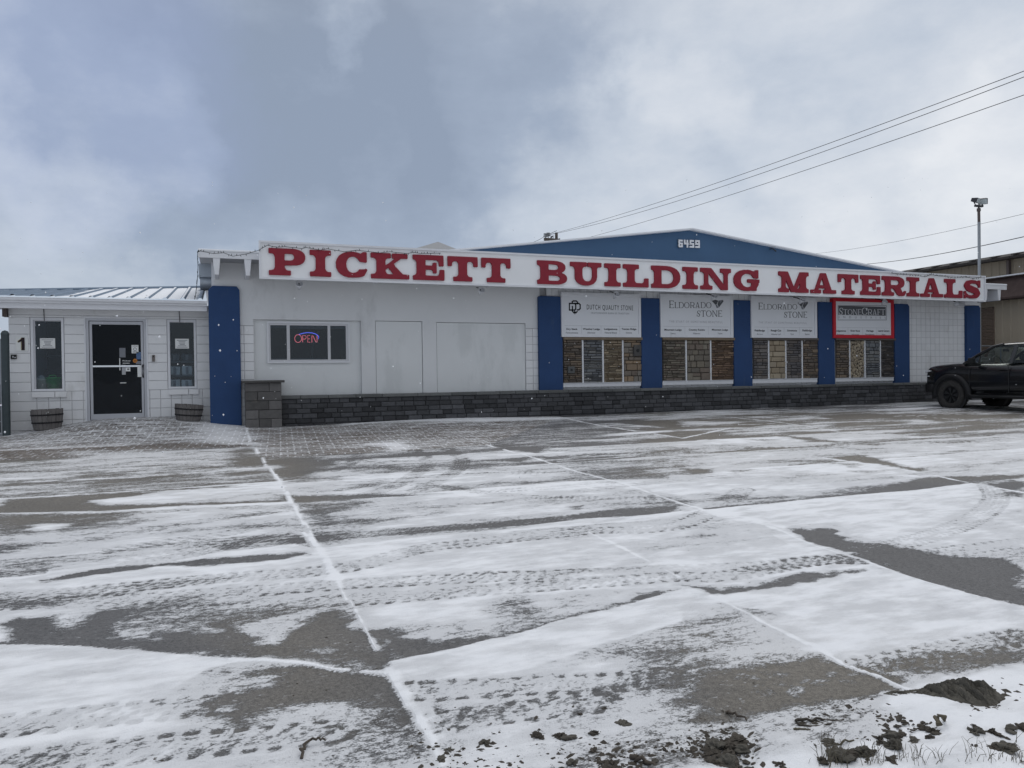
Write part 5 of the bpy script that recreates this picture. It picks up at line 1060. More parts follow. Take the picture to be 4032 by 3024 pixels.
# ------------------------------------------------------------------ brand panels and stone samples in the bays
C4 = lambda x, y: (2100+x/2.458, 1050+y/2.458)
C5 = lambda x, y: (2800+x/2.458, 1050+y/2.458)
YP = YM-.09
def rc(cf, x0, y0, x1, y1, Y): return rectpx(*cf(x0, y0), *cf(x1, y1), Y)
def panel(name, label, cf, outer, face, framemat, texts, shapes, captions, capy):
    q = rc(cf, *outer, YP); P = thing(name, label, 'sign', (q[0], YP, q[2])); f = rc(cf, *face, YP)
    mb = MB(); x0, x1, z0, z1 = q; g = f
    for bx in ((x0, g[0], z0, z1), (g[1], x1, z0, z1), (g[0], g[1], g[3], z1), (g[0], g[1], z0, g[2])):
        if bx[1]-bx[0] > .004 and bx[3]-bx[2] > .004: mb.box(bx[0], bx[1], YP-.055, YP+.085, bx[2], bx[3])
    mb.build('frame', M[framemat], P)
    mb = MB(); mb.box(f[0], f[1], YP-.035, YP+.08, f[2], f[3]); mb.build('face', M['panel'], P)
    yt = YP-.037
    for nm, fn, mt in shapes: mb = MB(); fn(mb, yt, lambda x, y: at(*cf(x, y), yt)); mb.build(nm, M[mt], P)
    for nm, s, bx, mt, kw in texts:
        t = rc(cf, *bx, yt); mb = MB(); text_mb(mb, s, t[0], t[2], t[3]-t[2], yt, t[1]-t[0], .002, **kw); mb.build(nm, M[mt], P)
    mb1, mb2, mb3 = MB(), MB(), MB(); edges = []
    for (s1, c1, w1, s2, w2) in captions:
        t = rc(cf, c1-w1/2, capy, c1+w1/2, capy+17, yt); text_mb(mb1, s1, t[0], t[2], t[3]-t[2], yt, t[1]-t[0], .002, bold=.022)
        t = rc(cf, c1-w2/2, capy+36, c1+w2/2, capy+52, yt); text_mb(mb2, s2, t[0], t[2], t[3]-t[2], yt, t[1]-t[0], .002)
        edges.append(c1)
    mb1.build('product_name', M['ink'], P); mb2.build('colour_name', M['charcoalink'], P)
    l = rc(cf, face[0]+20, capy-23, face[2]-8, capy-21, yt); mb3.box(l[0], l[1], yt-.001, yt, l[2]-.002, l[2]+.004)
    for a, b in zip(edges[:-1], edges[1:]):
        l = rc(cf, (a+b)/2, capy-22, (a+b)/2+1, capy+58, yt); mb3.box(l[0]-.002, l[0]+.003, yt-.001, yt, l[2], l[3])
    mb3.build('table_rule', M['paleink'], P)
    return P
def strokes(mb, pts, yt, px, wd, closed=False):      # flat ribbon strokes
    q = [px(*p) for p in pts]; q = q+[q[0]] if closed else q
    for a, b in zip(q[:-1], q[1:]):
        d = Vector((b.x-a.x, 0, b.z-a.z)).normalized(); n = Vector((-d.z, 0, d.x))*wd/2; e = d*wd*.42; a = a-e; b = b+e
        mb.add([(a.x+n.x, yt-.002, a.z+n.z), (b.x+n.x, yt-.002, b.z+n.z), (b.x-n.x, yt-.002, b.z-n.z), (a.x-n.x, yt-.002, a.z-n.z)], [(0, 1, 2, 3)])
def dq_logo(mb, yt, px):
    w = .035
    strokes(mb, [(349, 356), (400, 356), (410, 368), (410, 410), (398, 420), (349, 420)], yt, px, w, True)
    strokes(mb, [(398, 356), (440, 356), (453, 368), (453, 405), (440, 418), (425, 418)], yt, px, w)
    strokes(mb, [(376, 350), (376, 340), (388, 332), (414, 332), (426, 342), (426, 360)], yt, px, w)
    strokes(mb, [(378, 385), (378, 430), (392, 446), (412, 446), (424, 434)], yt, px, w)
    a = [px(*p) for p in ((394, 435), (401, 405), (408, 435), (401, 468))]; mb.add([(v.x, yt-.004, v.z) for v in a], [(0, 1, 2, 3)])
panel('brand_panel', 'white DUTCH QUALITY STONE panel with dark octagonal monogram', C4, (265, 258, 1032, 683), (283, 292, 1010, 652), 'trim',
      [('title', 'DUTCH QUALITY STONE', (517, 372, 965, 418), 'ink', dict(spacing=1.25, bold=.004)), ('tagline', 'CRAFTSMANSHIP BORN OF TRADITION', (556, 443, 926, 459), 'greyink', dict(spacing=1.3))],
      [('monogram', dq_logo, 'ink')],
      [('Dry Stack', 374, 108, 'Pennsylvania', 118), ('Weather Ledge', 561, 166, 'Elkwood', 72), ('Ledgestone', 749, 128, 'Natural Blend', 115), ('Tuscan Ridge', 925, 144, 'Sienna', 58)], 595)
def serif_word(mb, word, x0, x1, yb, ytp, cf, yt, big=()):
    # thin serif letters, first (big) letters a little taller
    Wd = {'E': .62, 'L': .60, 'D': .82, 'O': .84, 'R': .76, 'A': .80, 'S': .56, 'T': .70, 'N': .84, 'C': .78, 'F': .60, 'I': .36, 'U': .8, 'K': .8}
    tot = sum(Wd[c]*(1.28 if i in big else 1)+.10 for i, c in enumerate(word))-.10; x = x0
    for i, c in enumerate(word):
        k = 1.28 if i in big else 1; w_ = Wd[c]*k/tot*(x1-x0); h = (yb-ytp)*k
        a = at(*cf(x, yb), yt); b = at(*cf(x+w_, yb-h), yt); add_glyph(mb, c, a.x, b.x, a.z, a.z+(at(*cf(x, yb-h), yt).z-a.z), yt, .003, THIN)
        x += w_+.10/tot*(x1-x0)
def eldo(cf, e, s, gem):
    def words(mb, yt, px): serif_word(mb, 'ELDORADO', e[0], e[1], e[3], e[2], cf, yt, (0,)); serif_word(mb, 'STONE', s[0], s[1], s[3], s[2], cf, yt)
    def gem1(mb, yt, px):
        g = lambda u, v: px(gem[0]+u*(gem[1]-gem[0]), gem[2]+v*(gem[3]-gem[2])); f = lambda ps, dy: mb.add([(v.x, yt-dy, v.z) for v in (g(*p) for p in ps)], [tuple(range(len(ps)))])
        f([(0, .15), (.30, .0), (.55, .12), (.42, .55), (.30, .62)], .002); f([(.58, .10), (.95, .02), (1, .20), (.60, .95), (.48, .55)], .002)
    def gem2(mb, yt, px):
        g = lambda u, v: px(gem[0]+u*(gem[1]-gem[0]), gem[2]+v*(gem[3]-gem[2])); f = lambda ps, dy: mb.add([(v.x, yt-dy, v.z) for v in (g(*p) for p in ps)], [tuple(range(len(ps)))])
        f([(.31, .64), (.43, .58), (.58, .98), (.40, 1.0)], .002); f([(.62, .10), (.93, .04), (.72, .42)], .004)
    return [('wordmark', words, 'ink'), ('gem', gem1, 'charcoalink'), ('gem_facet', gem2, 'greyink')]
panel('brand_panel', 'white ELDORADO STONE panel with three columns, Mountain Ledge and Country Rubble', C4, (1222, 275, 1924, 686), (1242, 305, 1898, 658), 'trim',
      [('tagline', 'THE START OF SOMETHING BEAUTIFUL', (1315, 524, 1832, 544), 'paleink', dict(spacing=1.35))], eldo(C4, (1313, 1722, 344, 400), (1582, 1826, 424, 484), (1728, 1840, 320, 400)),
      [('Mountain Ledge', 1352, 166, 'Sierra', 48), ('Country Rubble', 1582, 156, 'Palermo', 64), ('Mountain Ledge', 1806, 156, 'Yukon', 46)], 602)
panel('brand_panel', 'white ELDORADO STONE panel with four columns, Fieldledge, Rough Cut and Limestone', C5, (378, 292, 1013, 690), (398, 318, 990, 662), 'trim',
      [('tagline', 'THE START OF SOMETHING BEAUTIFUL', (460, 534, 926, 552), 'paleink', dict(spacing=1.35))], eldo(C5, (457, 832, 363, 414), (706, 927, 436, 494), (838, 938, 338, 414)),
      [('Fieldledge', 471, 98, 'Arizona', 58), ('Rough Cut', 628, 100, 'Autumn Leaf', 90), ('Limestone', 783, 94, 'York', 32), ('Fieldledge', 930, 94, 'Veneto', 46)], 609)
def sc_box(mb, yt, px):
    a, b = px(1233, 466), px(1690, 390); mb.box(a.x, b.x, yt-.002, yt, a.z, b.z)
def sc_line(mb, yt, px): strokes(mb, [(1228, 378), (1697, 378), (1697, 516), (1228, 516)], yt, px, .016, True)
def sc_word(mb, yt, px):
    serif_word(mb, 'STONECRAFT', 1238, 1682, 466, 412, C5, yt-.003, (0, 5))
panel('brand_panel', 'white STONECRAFT INDUSTRIES panel in a red frame', C5, (1170, 312, 1757, 693), (1196, 344, 1731, 662), 'redframe',
      [('subtitle', 'INDUSTRIES', (1238, 482, 1690, 502), 'greyink', dict(spacing=3.4))], [('title_band', sc_box, 'charcoalink'), ('border', sc_line, 'greyink'), ('wordmark', sc_word, 'panel')],
      [('Ledgestone', 1253, 102, 'Bucktown', 64), ('River Rock', 1396, 92, 'Adirondack', 72), ('Heritage', 1537, 70, 'Pennsylvania', 86), ('Laurel Cavern', 1670, 108, 'Asher', 36)], 612)

def ledge(mb, x0, x1, z0, z1, y, rh, ln, rough=.03, irregular=False):
    z = z0; 
    while z < z1-.012:
        h = min(RNG.uniform(*rh), z1-z);
        if z1-z-h < rh[0]*.6: h = z1-z
        x = x0; first = True
        while x < x1-.01:
            l = RNG.uniform(*ln)*(RNG.uniform(.3, .8) if first else 1); first = False
            if x1-x-l < ln[0]*.5: l = x1-x
            d = RNG.uniform(0, rough); k = 2 if (h > rh[0]*1.6 and RNG.random() < .45) else 1
            for j in range(k):
                a, b = z+h*j/k, z+h*(j+1)/k; j4 = RNG.uniform(-.006, .006, 8) if irregular else RNG.uniform(-.003, .003, 8)
                dd = d+RNG.uniform(0, rough*.4); g = .005; bv = .010
                X0, X1, A, B_ = x+g/2, x+l-g/2, a+g/2, b-g/2; X1 = max(X1, X0+.012); B_ = max(B_, A+.010); bv = min(bv, (X1-X0)*.3, (B_-A)*.3)
                vs = [(X0, y, A), (X1, y, A), (X1, y, B_), (X0, y, B_), (X0+bv+j4[0]*.5, y-.03-dd, A+bv+j4[1]*.3), (X1-bv+j4[2]*.5, y-.03-dd*.7, A+bv+j4[3]*.3), (X1-bv+j4[4]*.5, y-.03-dd, B_-bv+j4[5]*.3), (X0+bv+j4[6]*.5, y-.03-dd*.8, B_-bv+j4[7]*.3)]
                mb.add(vs, [(0, 1, 5, 4), (1, 2, 6, 5), (2, 3, 7, 6), (3, 0, 4, 7), (4, 5, 6, 7)])
            x += l
        z += h
def pebbles(mb, x0, x1, z0, z1, y, r0, r1, n=900, flat=.6):
    pts = []
    for _ in range(n*6):
        r = RNG.uniform(r0, r1)*(1 if len(pts) < 60 else .7); x = RNG.uniform(x0+r*.7, x1-r*.7); z = RNG.uniform(z0+r*.6, z1-r*.6)
        if all((x-a)**2+(z-b)**2 > (.80*(r+c))**2 for a, b, c in pts): pts.append((x, z, r))
    for x, z, r in pts:
        a, e = RNG.uniform(0, 3), RNG.uniform(1.0, 1.35); vs = []; fs = []; seg, rg = 12, 4
        for i in range(rg+1):
            t = math.pi/2*i/rg
            for k in range(seg):
                u = 2*math.pi*k/seg; px, pz = r*e*math.cos(u)*math.cos(t)**.7, r/e*math.sin(u)*math.cos(t)**.7
                vs.append((x+px*math.cos(a)-pz*math.sin(a), y-.02-r*flat*math.sin(t), z+px*math.sin(a)+pz*math.cos(a)))
        for i in range(rg):
            for k in range(seg): fs.append((i*seg+k, i*seg+(k+1) % seg, (i+1)*seg+(k+1) % seg, (i+1)*seg+k))
        vs2 = [(min(max(v[0], x0), x1), v[1], min(max(v[2], z0), z1)) for v in vs]; mb.add(vs2, fs, True)
BR = [(.115, .088, .066), (.075, .060, .050), (.155, .118, .082), (.095, .085, .074), (.058, .050, .045)]
GR_ = [(.105, .112, .120), (.068, .074, .084), (.150, .152, .152), (.052, .056, .064), (.125, .122, .115)]
TN = [(.215, .170, .115), (.155, .120, .082), (.245, .205, .145), (.120, .095, .070), (.19, .165, .13)]
MX = [(.150, .108, .070), (.100, .088, .076), (.205, .145, .090), (.072, .060, .052), (.125, .120, .110)]
OL = [(.125, .110, .085), (.090, .080, .066), (.155, .140, .112), (.070, .064, .056), (.110, .085, .070)]
RU = [(.150, .100, .066), (.100, .068, .050), (.195, .135, .088), (.075, .056, .046), (.125, .082, .058)]
SL = [(.090, .084, .084), (.062, .060, .064), (.120, .110, .104), (.048, .047, .052), (.10, .085, .075)]
TB = [(.225, .185, .130), (.180, .145, .100), (.265, .225, .165), (.135, .112, .085), (.205, .175, .135)]
for k, v in dict(BR=BR, GR=GR_, TN=TN, MX=MX, OL=OL, RU=RU, SL=SL, TB=TB).items(): M['st_'+k] = stone_mat('sample_stone_'+dict(BR='dark_brown', GR='blue_grey', TN='tan', MX='mixed_brown', OL='olive', RU='rust', SL='slate', TB='buff')[k], v)
LG = ((.045, .085), (.14, .34))
def display(label, cf, box, div, sill, kinds, ledgemat, ledge_box):
    q = rc(cf, *box, YM); D = thing('stone_display', label, 'stone display', (q[0], YM, q[2]))
    L_ = rc(cf, *ledge_box, YM-.06); mb = MB(); mb.pillow(L_[0], L_[1], YM-.12, YM+.0, L_[2], L_[3], .012); mb.build('ledge', M[ledgemat], D)
    s = rc(cf, *sill, YM-.06); mb = MB(); mb.box(s[0], s[1], YM-.075, YM-.002, s[2], s[3]-.012); mb.box(s[0], s[1], YM-.095, YM-.002, s[3]-.012, s[3]); mb.build('sill', M['trim'], D)
    xs = [q[0]]+[at(*cf(d, (box[1]+box[3])/2), YM).x for d in div]+[q[1]]; z0, z1 = s[3], L_[2]
    mb = MB(); mb.box(q[0], q[1], YM-.018, YM-.003, z0, z1); mb.build('backer', M['backer'], D)
    for x in xs[1:-1]: mb = MB(); mb.box(x-.022, x+.022, YM-.062, YM-.0185, z0, z1); mb.build('divider', M['trim'], D)
    for i, (kd, mt, a, b, lab) in enumerate(kinds):
        mb = MB(); x0 = xs[i]+(.0225 if i else 0); x1 = xs[i+1]-(.0225 if i < len(xs)-2 else 0)
        if kd == 'ledge': ledge(mb, x0, x1, z0+.002, z1-.002, YM-.019, a, b, .03)
        elif kd == 'irr': ledge(mb, x0, x1, z0+.002, z1-.002, YM-.019, a, b, .035, True)
        elif kd == 'peb': pebbles(mb, x0, x1, z0, z1, YM-.015, a, b)
        o = mb.build('stone_panel', M['st_'+mt], D); tag(o, lab)
    return D, q
D1, q1 = display('stone sample display of four strips below the DUTCH QUALITY STONE panel', C4, (285, 712, 1045, 1122), (470, 665, 857), (288, 1119, 1040, 1160),
    [('ledge', 'BR', (.05, .10), (.16, .36), 'dark brown dry-stack strip'), ('ledge', 'GR', (.045, .09), (.16, .36), 'blue-grey ledge strip'), ('ledge', 'TN', (.03, .075), (.14, .30), 'tan ledgestone strip'), ('irr', 'MX', (.09, .19), (.14, .34), 'rounded brown strip')], 'brownledge', (285, 683, 1048, 710))
o = rc(C4, 335, 965, 400, 1032, YM-.09); mb = MB(); mb.box(o[0], o[1], YM-.11, YM-.05, o[2], o[3]); sp = mb.build('outlet_stone', M['coping'], D1, bevel=.01); mb = MB(); mb.box((o[0]+o[1])/2-.03, (o[0]+o[1])/2+.03, YM-.116, YM-.1105, o[2]+.06, o[3]-.06); mb.build('outlet', M['gap'], sp)
o = rc(C4, 970, 757, 1043, 866, YM-.09); mb = MB(); mb.box(o[0], o[1], YM-.115, YM-.05, o[2], o[3]); sp = mb.build('outlet_stone', M['pierblock'], D1, bevel=.01); mb = MB(); mb.lathe(((o[0]+o[1])/2, YM-.1155, (o[2]+o[3])/2), [(0, -.003), (.05, -.003), (.05, 0)], 'y', 16); mb.build('outlet', M['gap'], sp)
display('stone sample display of three strips below the three-column ELDORADO STONE panel', C4, (1245, 712, 1936, 1104), (1468, 1705), (1248, 1100, 1932, 1140),
    [('ledge', 'OL', (.04, .085), (.14, .34), 'olive brown ledge strip'), ('irr', 'OL', (.12, .24), (.16, .36), 'rounded rubble strip'), ('ledge', 'RU', (.03, .07), (.14, .34), 'rust brown ledge strip')], 'brownledge', (1242, 686, 1942, 712))
display('stone sample display of four strips below the four-column ELDORADO STONE panel', C5, (400, 714, 1024, 1086), (545, 710, 868), (398, 1083, 1024, 1124),
    [('ledge', 'SL', (.06, .12), (.16, .40), 'dark slate strip'), ('irr', 'TB', (.12, .22), (.18, .40), 'buff rough-cut strip'), ('ledge', 'SL', (.06, .13), (.14, .34), 'grey limestone strip'), ('ledge', 'BR', (.05, .12), (.16, .38), 'dark brown fieldledge strip')], 'greyledge', (398, 690, 1030, 714))
display('stone sample display of four strips with round river rock below the red-framed panel', C5, (1200, 714, 1764, 1076), (1328, 1475, 1624), (1200, 1073, 1764, 1108),
    [('ledge', 'BR', (.05, .10), (.14, .34), 'dark brown ledgestone strip'), ('peb', 'TB', .038, .085, 'rounded tan river rock strip'), ('ledge', 'GR', (.07, .14), (.14, .32), 'grey heritage strip'), ('ledge', 'SL', (.025, .055), (.16, .40), 'thin dark slate strip')], 'greyledge', (1196, 693, 1776, 714))

# ------------------------------------------------------------------ dark block wall, end pier
def build_low_wall():
    yf = 17.75; xa = at(1108, 1640, yf).x; xb = 24.6; zt = at(1400, 1545, yf).z
    zt = (at(1112, 1553, yf).z+at(3500, 1513, yf).z)/2; cap = .075; z = zt-cap
    L = thing('low_block_wall', 'long low charcoal block wall with stone coping along the shop front', 'wall', (xa, yf, .5))
    mb = MB(); row = 0; ch = .113
    while z > .25:
        x = xa-(.15 if row % 2 else 0)
        while x < xb:
            l = float(RNG.choice([.22, .30, .30, .34]))+RNG.uniform(-.012, .012); a, b = max(x, xa), min(x+l, xb)
            if b-a > .04: d = RNG.uniform(0, .016); mb.pillow(a+.004, b-.004, yf-.0-d, yf+.12, z-ch+.004, z-.002, RNG.uniform(.010, .02))
            x += l
        z -= ch; row += 1
    mb.build('block_face', M['darkblock'], L)
    mb = MB(); mb.box(xa, xb, yf+.03, yf+.30, .2, zt-cap-.002); mb.build('core', M['gap'], L)
    mb = MB(); x = xa
    while x < xb: l = RNG.choice([.42, .62, .85]); mb.pillow(x+.003, min(x+l, xb)-.003, yf-.035-RNG.uniform(0, .008), yf+.32, zt-cap, zt+RNG.uniform(-.003, .004), .012); x += l
    mb.build('coping', M['coping'], L)
    yp = 17.58; x0, x1 = at(966, 1600, yp).x, at(1110, 1600, yp).x; z1 = at(1040, 1507, yp).z; zc = at(1040, 1497.5, yp).z
    P = thing('block_pier', 'square grey block pier with flat cap at the left end of the low wall', 'pier', (x0, yp, .5))
    mb = MB(); z = z1; row = 0
    while z > .25:
        sp = [x0, x0+(x1-x0)*(.66, .34, .64, .36, .33)[row % 5], x1]
        if row == 4: sp = [x0, x0+(x1-x0)*.37, x0+(x1-x0)*.70, x1]
        for a, b in zip(sp[:-1], sp[1:]):
            d = RNG.uniform(0, .012); mb.pillow(a+.003, b-.003, yp-d, yp+.12, z-.2+.003, z-.003, .012)
        ys = [yp+.125, yp+.33, yp+.50]
        for a, b in zip(ys[:-1], ys[1:]): mb.box(x0+.003, x0+.1, a+.003, b-.003, z-.2+.003, z-.003); mb.box(x1-.1, x1-.003, a+.003, b-.003, z-.2+.003, z-.003)
        z -= .2; row += 1
    mb.build('block_face', M['pierblock'], P)
    mb = MB(); mb.box(x0+.02, x1-.02, yp+.03, yp+.48, .2, z1-.002); mb.build('core', M['gap'], P)
    mb = MB(); c0, c1 = at(952, 1500, yp-.05).x, at(1121, 1500, yp-.05).x; mb.box(c0, c1, yp-.06, yp+.53, z1, zc); mb.build('cap', mat('pier_cap', (.085, .082, .08), .9, var=.25), P, bevel=.01)
build_low_wall()

# ------------------------------------------------------------------ barrel planters
def barrel(label, xl, xr, ytop, yb, tilt, yc):
    a, b = at(xl, ytop, yc), at(xr, ytop, yc); cx = (a.x+b.x)/2; r = (b.x-a.x)/2; zb = gzf(cx, yc)-.005; h = (a.z+b.z)/2-zb
    T = thing('barrel_planter', label, 'planter', (cx, yc, zb)); ORG[T.name] = Matrix.Translation((cx, yc, zb))
    T.rotation_euler = (0, tilt, 0)
    prof = lambda t: r*(.83+.17*t+.035*math.sin(math.pi*t))
    mb = MB(); n = 22
    for k in range(n):
        u0, u1 = 2*math.pi*k/n+.012, 2*math.pi*(k+1)/n-.012; top = h+RNG.uniform(-.006, .006); vs = []
        for i in range(6):
            t = i/5
            for rr in (prof(t), prof(t)-.028):
                for u in (u0, u1): vs.append((cx+rr*math.cos(u), yc+rr*math.sin(u), zb+top*t))
        fs = [(0, 1, 3, 2), (20, 22, 23, 21)]
        for i in range(5):
            q = 4*i; fs += [(q, q+4, q+5, q+1), (q+2, q+3, q+7, q+6), (q, q+2, q+6, q+4), (q+1, q+5, q+7, q+3)]
        mb.add(vs, fs)
    mb.build('staves', M['wood'], T)
    for t in (.36, .74):
        mb = MB(); mb.lathe((cx, yc, zb+h*t-.018), [(prof(t)+.003, 0), (prof(t+.03)+.006, .0), (prof(t+.06)+.006, .03), (prof(t)+.0, .03)], seg=32); mb.build('hoop', M['hoop'], T)
    mb = MB(); mb.lathe((cx, yc, zb), [(0, h-.07), (r*.93, h-.08), (r*.80, .02), (0, .01)], seg=24); mb.build('soil', M['snow'], T)
barrel('weathered half-barrel planter under the left entrance window', 121, 251, 1611, 1678, R(-1.5), 18.14)
barrel('tilted weathered half-barrel planter between the glass door and the blue pilaster', 682, 796, 1593, 1663, R(5), 18.14)

# ------------------------------------------------------------------ floodlights under the sign
def floods():
    root = thing('floodlight', 'small white floodlight', 'floodlight', (0, 0, 0), 'floodlights under the signboard')
    mb = MB(); mb.tube([(0, .0, .0), (0, .16, .07), (0, .32, .10)], .014, 6); mb.build('arm', M['darkmetal'], root)
    mb = MB(); mb.lathe((0, 0, 0), [(.0, -.10), (.03, -.10), (.045, -.04), (.06, .0), (.085, .07), (.08, .075)], 'y', 18)
    for i, v in enumerate(mb.v):                       # point the bell down and outwards
        x, y, z = v; c, s_ = math.cos(R(-35)), math.sin(R(-35)); y = -y; mb.v[i] = (x, y*c-z*s_, y*s_+z*c-.04)
    mb.build('bell', M['trim'], root)
    spots = [(1178, 1118, 'left of the office window'), (1893, 1142, 'above the plain stucco beside the first bay'), (2424, 1158, 'over the DUTCH QUALITY STONE panel'), (2808, 1166, 'over the three-column ELDORADO STONE panel'), (3155, 1180, 'over the four-column ELDORADO STONE panel'), (3480, 1186, 'over the red-framed panel'), (3767, 1190, 'over the bare block bay at the right end')]
    spots[0] = (1178, 1118, 'under the letter P at the left end')
    for i, (x, y, d) in enumerate(spots):
        p = at(x, y, 17.42)
        if i == 0: o = root
        else:
            o = root.copy(); COL.objects.link(o)
            for c in root.children: d_ = c.copy(); COL.objects.link(d_); d_.parent = o
        o.location = p; o['label'] = 'small white floodlight below the signboard, ' + d
floods()

# ------------------------------------------------------------------ string lights
def string_lights():
    def run(name, label, pts, Y, n):
        q = [at(x, y, Y) for x, y in pts]; T = thing('string_lights', label, 'string lights', q[0]); mb = MB(); mb.tube(q, .006, 5); mb.build('cable', M['greenwire'], T)
        for i in range(n):
            mb = MB(); t = (i+RNG.uniform(.2, .8))/n*(len(q)-1); k = int(t); p = q[k].lerp(q[min(k+1, len(q)-1)], t-k); d = Vector((RNG.uniform(-.4, .4), RNG.uniform(-.5, .1), RNG.choice([-1, 1, 1]))).normalized()
            mb.tube([p, p+d*.022], .008, 6); mb.tube([p+d*.022, p+d*.045], .006, 6, r2=.002)
            mb.build('bulb', M['greenwire'], T)
    c2 = lambda L: [(700+x/2.212, 880+y/2.212) for x, y in L]; c3 = lambda L: [(1600+x/2.212, 880+y/2.212) for x, y in L]; c6 = lambda L: [(3332+x/2.37, 1000+y/2.37) for x, y in L]
    run('string_lights', 'dark fairy-light string looping along the top left of the signboard', c2([(168, 250), (200, 240), (310, 262), (400, 255), (480, 285), (600, 265), (700, 235), (780, 190), (870, 206), (940, 202), (1080, 218), (1120, 210), (1240, 232), (1300, 220), (1450, 246), (1560, 233), (1760, 256), (1850, 246), (2000, 262)])+c3([(60, 252), (130, 262), (200, 260), (300, 258)]), 17.12, 60)
    run('string_lights', 'dark fairy-light string sagging across the top right of the signboard', c6([(420, 178), (520, 192), (640, 196), (740, 215), (790, 190), (860, 205), (950, 212), (1010, 226), (1100, 214), (1180, 228), (1265, 216)]), 17.12, 40)
    run('string_lights', 'fairy-light string hanging down the left end of the eaves onto the snowy roof', [(740+x/5.183, 940+y/5.183) for x, y in ((200, 255), (195, 400), (205, 560), (200, 720), (190, 860), (175, 1000), (150, 1180), (130, 1240))], 17.40, 16)
string_lights()

# ------------------------------------------------------------------ poles and wires
def build_poles():
    b = at(3858, 1292, 18.16); top = at(3853.5, 826, 18.16)
    T = thing('floodlight_pole', 'tall grey pole with two floodlights at the right end of the shop', 'light pole', (b.x, 18.42, .5))
    px = lambda x, y: at(3600+x/2.963, 740+y/2.963, 18.42)
    mb = MB(); p0 = px(762, 1390); p1 = px(755, 400); mb.tube([(p0.x, 18.42, .5), tuple(p1)], .047, 12); mb.build('pole', M['poletop'], T)
    mb = MB(); p2 = px(752, 235); mb.tube([tuple(p1), tuple(p2)], .045, 12); mb.tube([tuple(px(752, 272)), tuple(px(752, 240))], .062, 12); mb.build('upper_pole', M['poledark'], T)
    mb = MB(); a, c = px(710, 207), px(795, 207); mb.box(a.x, c.x, 18.38, 18.46, a.z-.03, a.z+.03); mb.tube([tuple(p2), tuple(px(752, 205))], .03, 8); mb.build('crossbar', M['darkmetal'], T)
    for (x, y, yaw, tilt, w_, h_) in ((713, 145, R(18), R(-18), .30, .17), (800, 150, R(-50), R(-26), .28, .20)):
        c = px(x, y); mb = MB(); vs = []
        for (u, v, d) in [(-.5, -.5, -.10), (.5, -.5, -.10), (.5, .5, -.10), (-.5, .5, -.10), (-.34, -.34, .10), (.34, -.34, .10), (.34, .34, .10), (-.34, .34, .10)]:
            vs.append(Vector((u*w_, d, v*h_)))
        mt_ = Matrix.Translation(c) @ Matrix.Rotation(yaw, 4, 'Z') @ Matrix.Rotation(-tilt, 4, 'X')
        mb.add([mt_ @ v for v in vs], [(0, 3, 2, 1), (4, 5, 6, 7), (0, 1, 5, 4), (1, 2, 6, 5), (2, 3, 7, 6), (3, 0, 4, 7)]); mb.tube([mt_ @ Vector((-.06, 0, -h_*.4)), px(x+5, 207)], .018, 6); L_ = mb.build('lamp_head', M['darkmetal'], T)
        mb = MB(); mb.add([mt_ @ Vector((u*w_*.88, -.104, v*h_*.85)) for u, v in ((-.5, -.5), (.5, -.5), (.5, .5), (-.5, .5))], [(0, 1, 2, 3)]); mb.build('lens', M['lampface'], L_)
    # utility pole behind the gable
    YU = 62; u = lambda x, y: at(1580+x/3.16, 860+y/3.16, YU)
    c = u(1930, 260); U = thing('utility_pole', 'wooden utility pole with crossarm and insulators behind the blue gable', 'utility pole', (c.x, YU, .5))
    mb = MB(); mb.tube([(c.x, YU, .4), tuple(u(1930, 178))], .17, 10, r2=.13); mb.build('pole', M['polewood'], U)
    a, d = u(1772, 262), u(1966, 258); mb = MB(); mb.prism([(a.x, a.z-.12), (d.x, a.z-.14), (d.x, a.z+.16), (a.x+1.3, a.z+.10), (a.x, a.z+.14)], 'y', YU-.18, YU-.02); mb.build('crossarm', M['polewood'], U)
    for x, y in ((1791, 222), (1823, 214)):
        p = u(x, y); mb = MB(); mb.lathe((p.x, YU-.1, p.z-.45), [(.03, 0), (.03, .35), (.22, .40), (.22, .48), (.12, .52), (.12, .56), (.20, .60), (.18, .68), (0, .7)], seg=12); mb.build('insulator', M['poletop'], U)
    mb = MB(); mb.tube([tuple(u(1862, 258)), tuple(u(1866, 230)), tuple(u(1880, 222))], .07, 6); mb.tube([tuple(u(1888, 250)), tuple(u(1890, 212))], .03, 6); mb.build('cutout', M['darkmetal'], U)
    # overhead lines: far end at the pole, near end above the camera's right
    def wire(label, a, b, Ya, Yb, r=.011, sag=.5):
        A_, B_ = at(*a, Ya), at(*b, Yb); d = B_-A_; pts = []
        for i in range(-2 if label.endswith('~') else 0, 37):
            t = i/24; p = A_+d*t; p.z -= sag*4*max(0, t*(1-t)) if t <= 1 else 0; pts.append(p)
        mb = MB(); mb.tube(pts, r, 5); o = mb.build('power_line', M['wire']); tag(o, label, 'cable', 'overhead lines')
    c1 = lambda x, y: (1580+x/3.16, 860+y/3.16)
    wire('topmost of the three overhead lines rising to the upper right', c1(1823, 206), (4032, 280), YU, 17, .013, .35)
    wire('middle of the three overhead lines rising to the upper right', c1(1791, 214), (4032, 303), YU, 17, .013, .55)
    wire('lowest of the three overhead lines rising to the upper right', (2280, 945), (4032, 374), YU, 17, .013, .25)
    wire('thin faint overhead line crossing behind the floodlight pole', (3160, 1003), (4032, 842), 60, 26, .010, .3)
    wire('thick overhead cable just above the brown shed roof', (3330, 1044), (4032, 932), 60, 26, .022, .3)
    wire('short pair of lines running left from the utility pole', c1(1600, 306), c1(1791, 218), 80, YU, .02, .1)
build_poles()

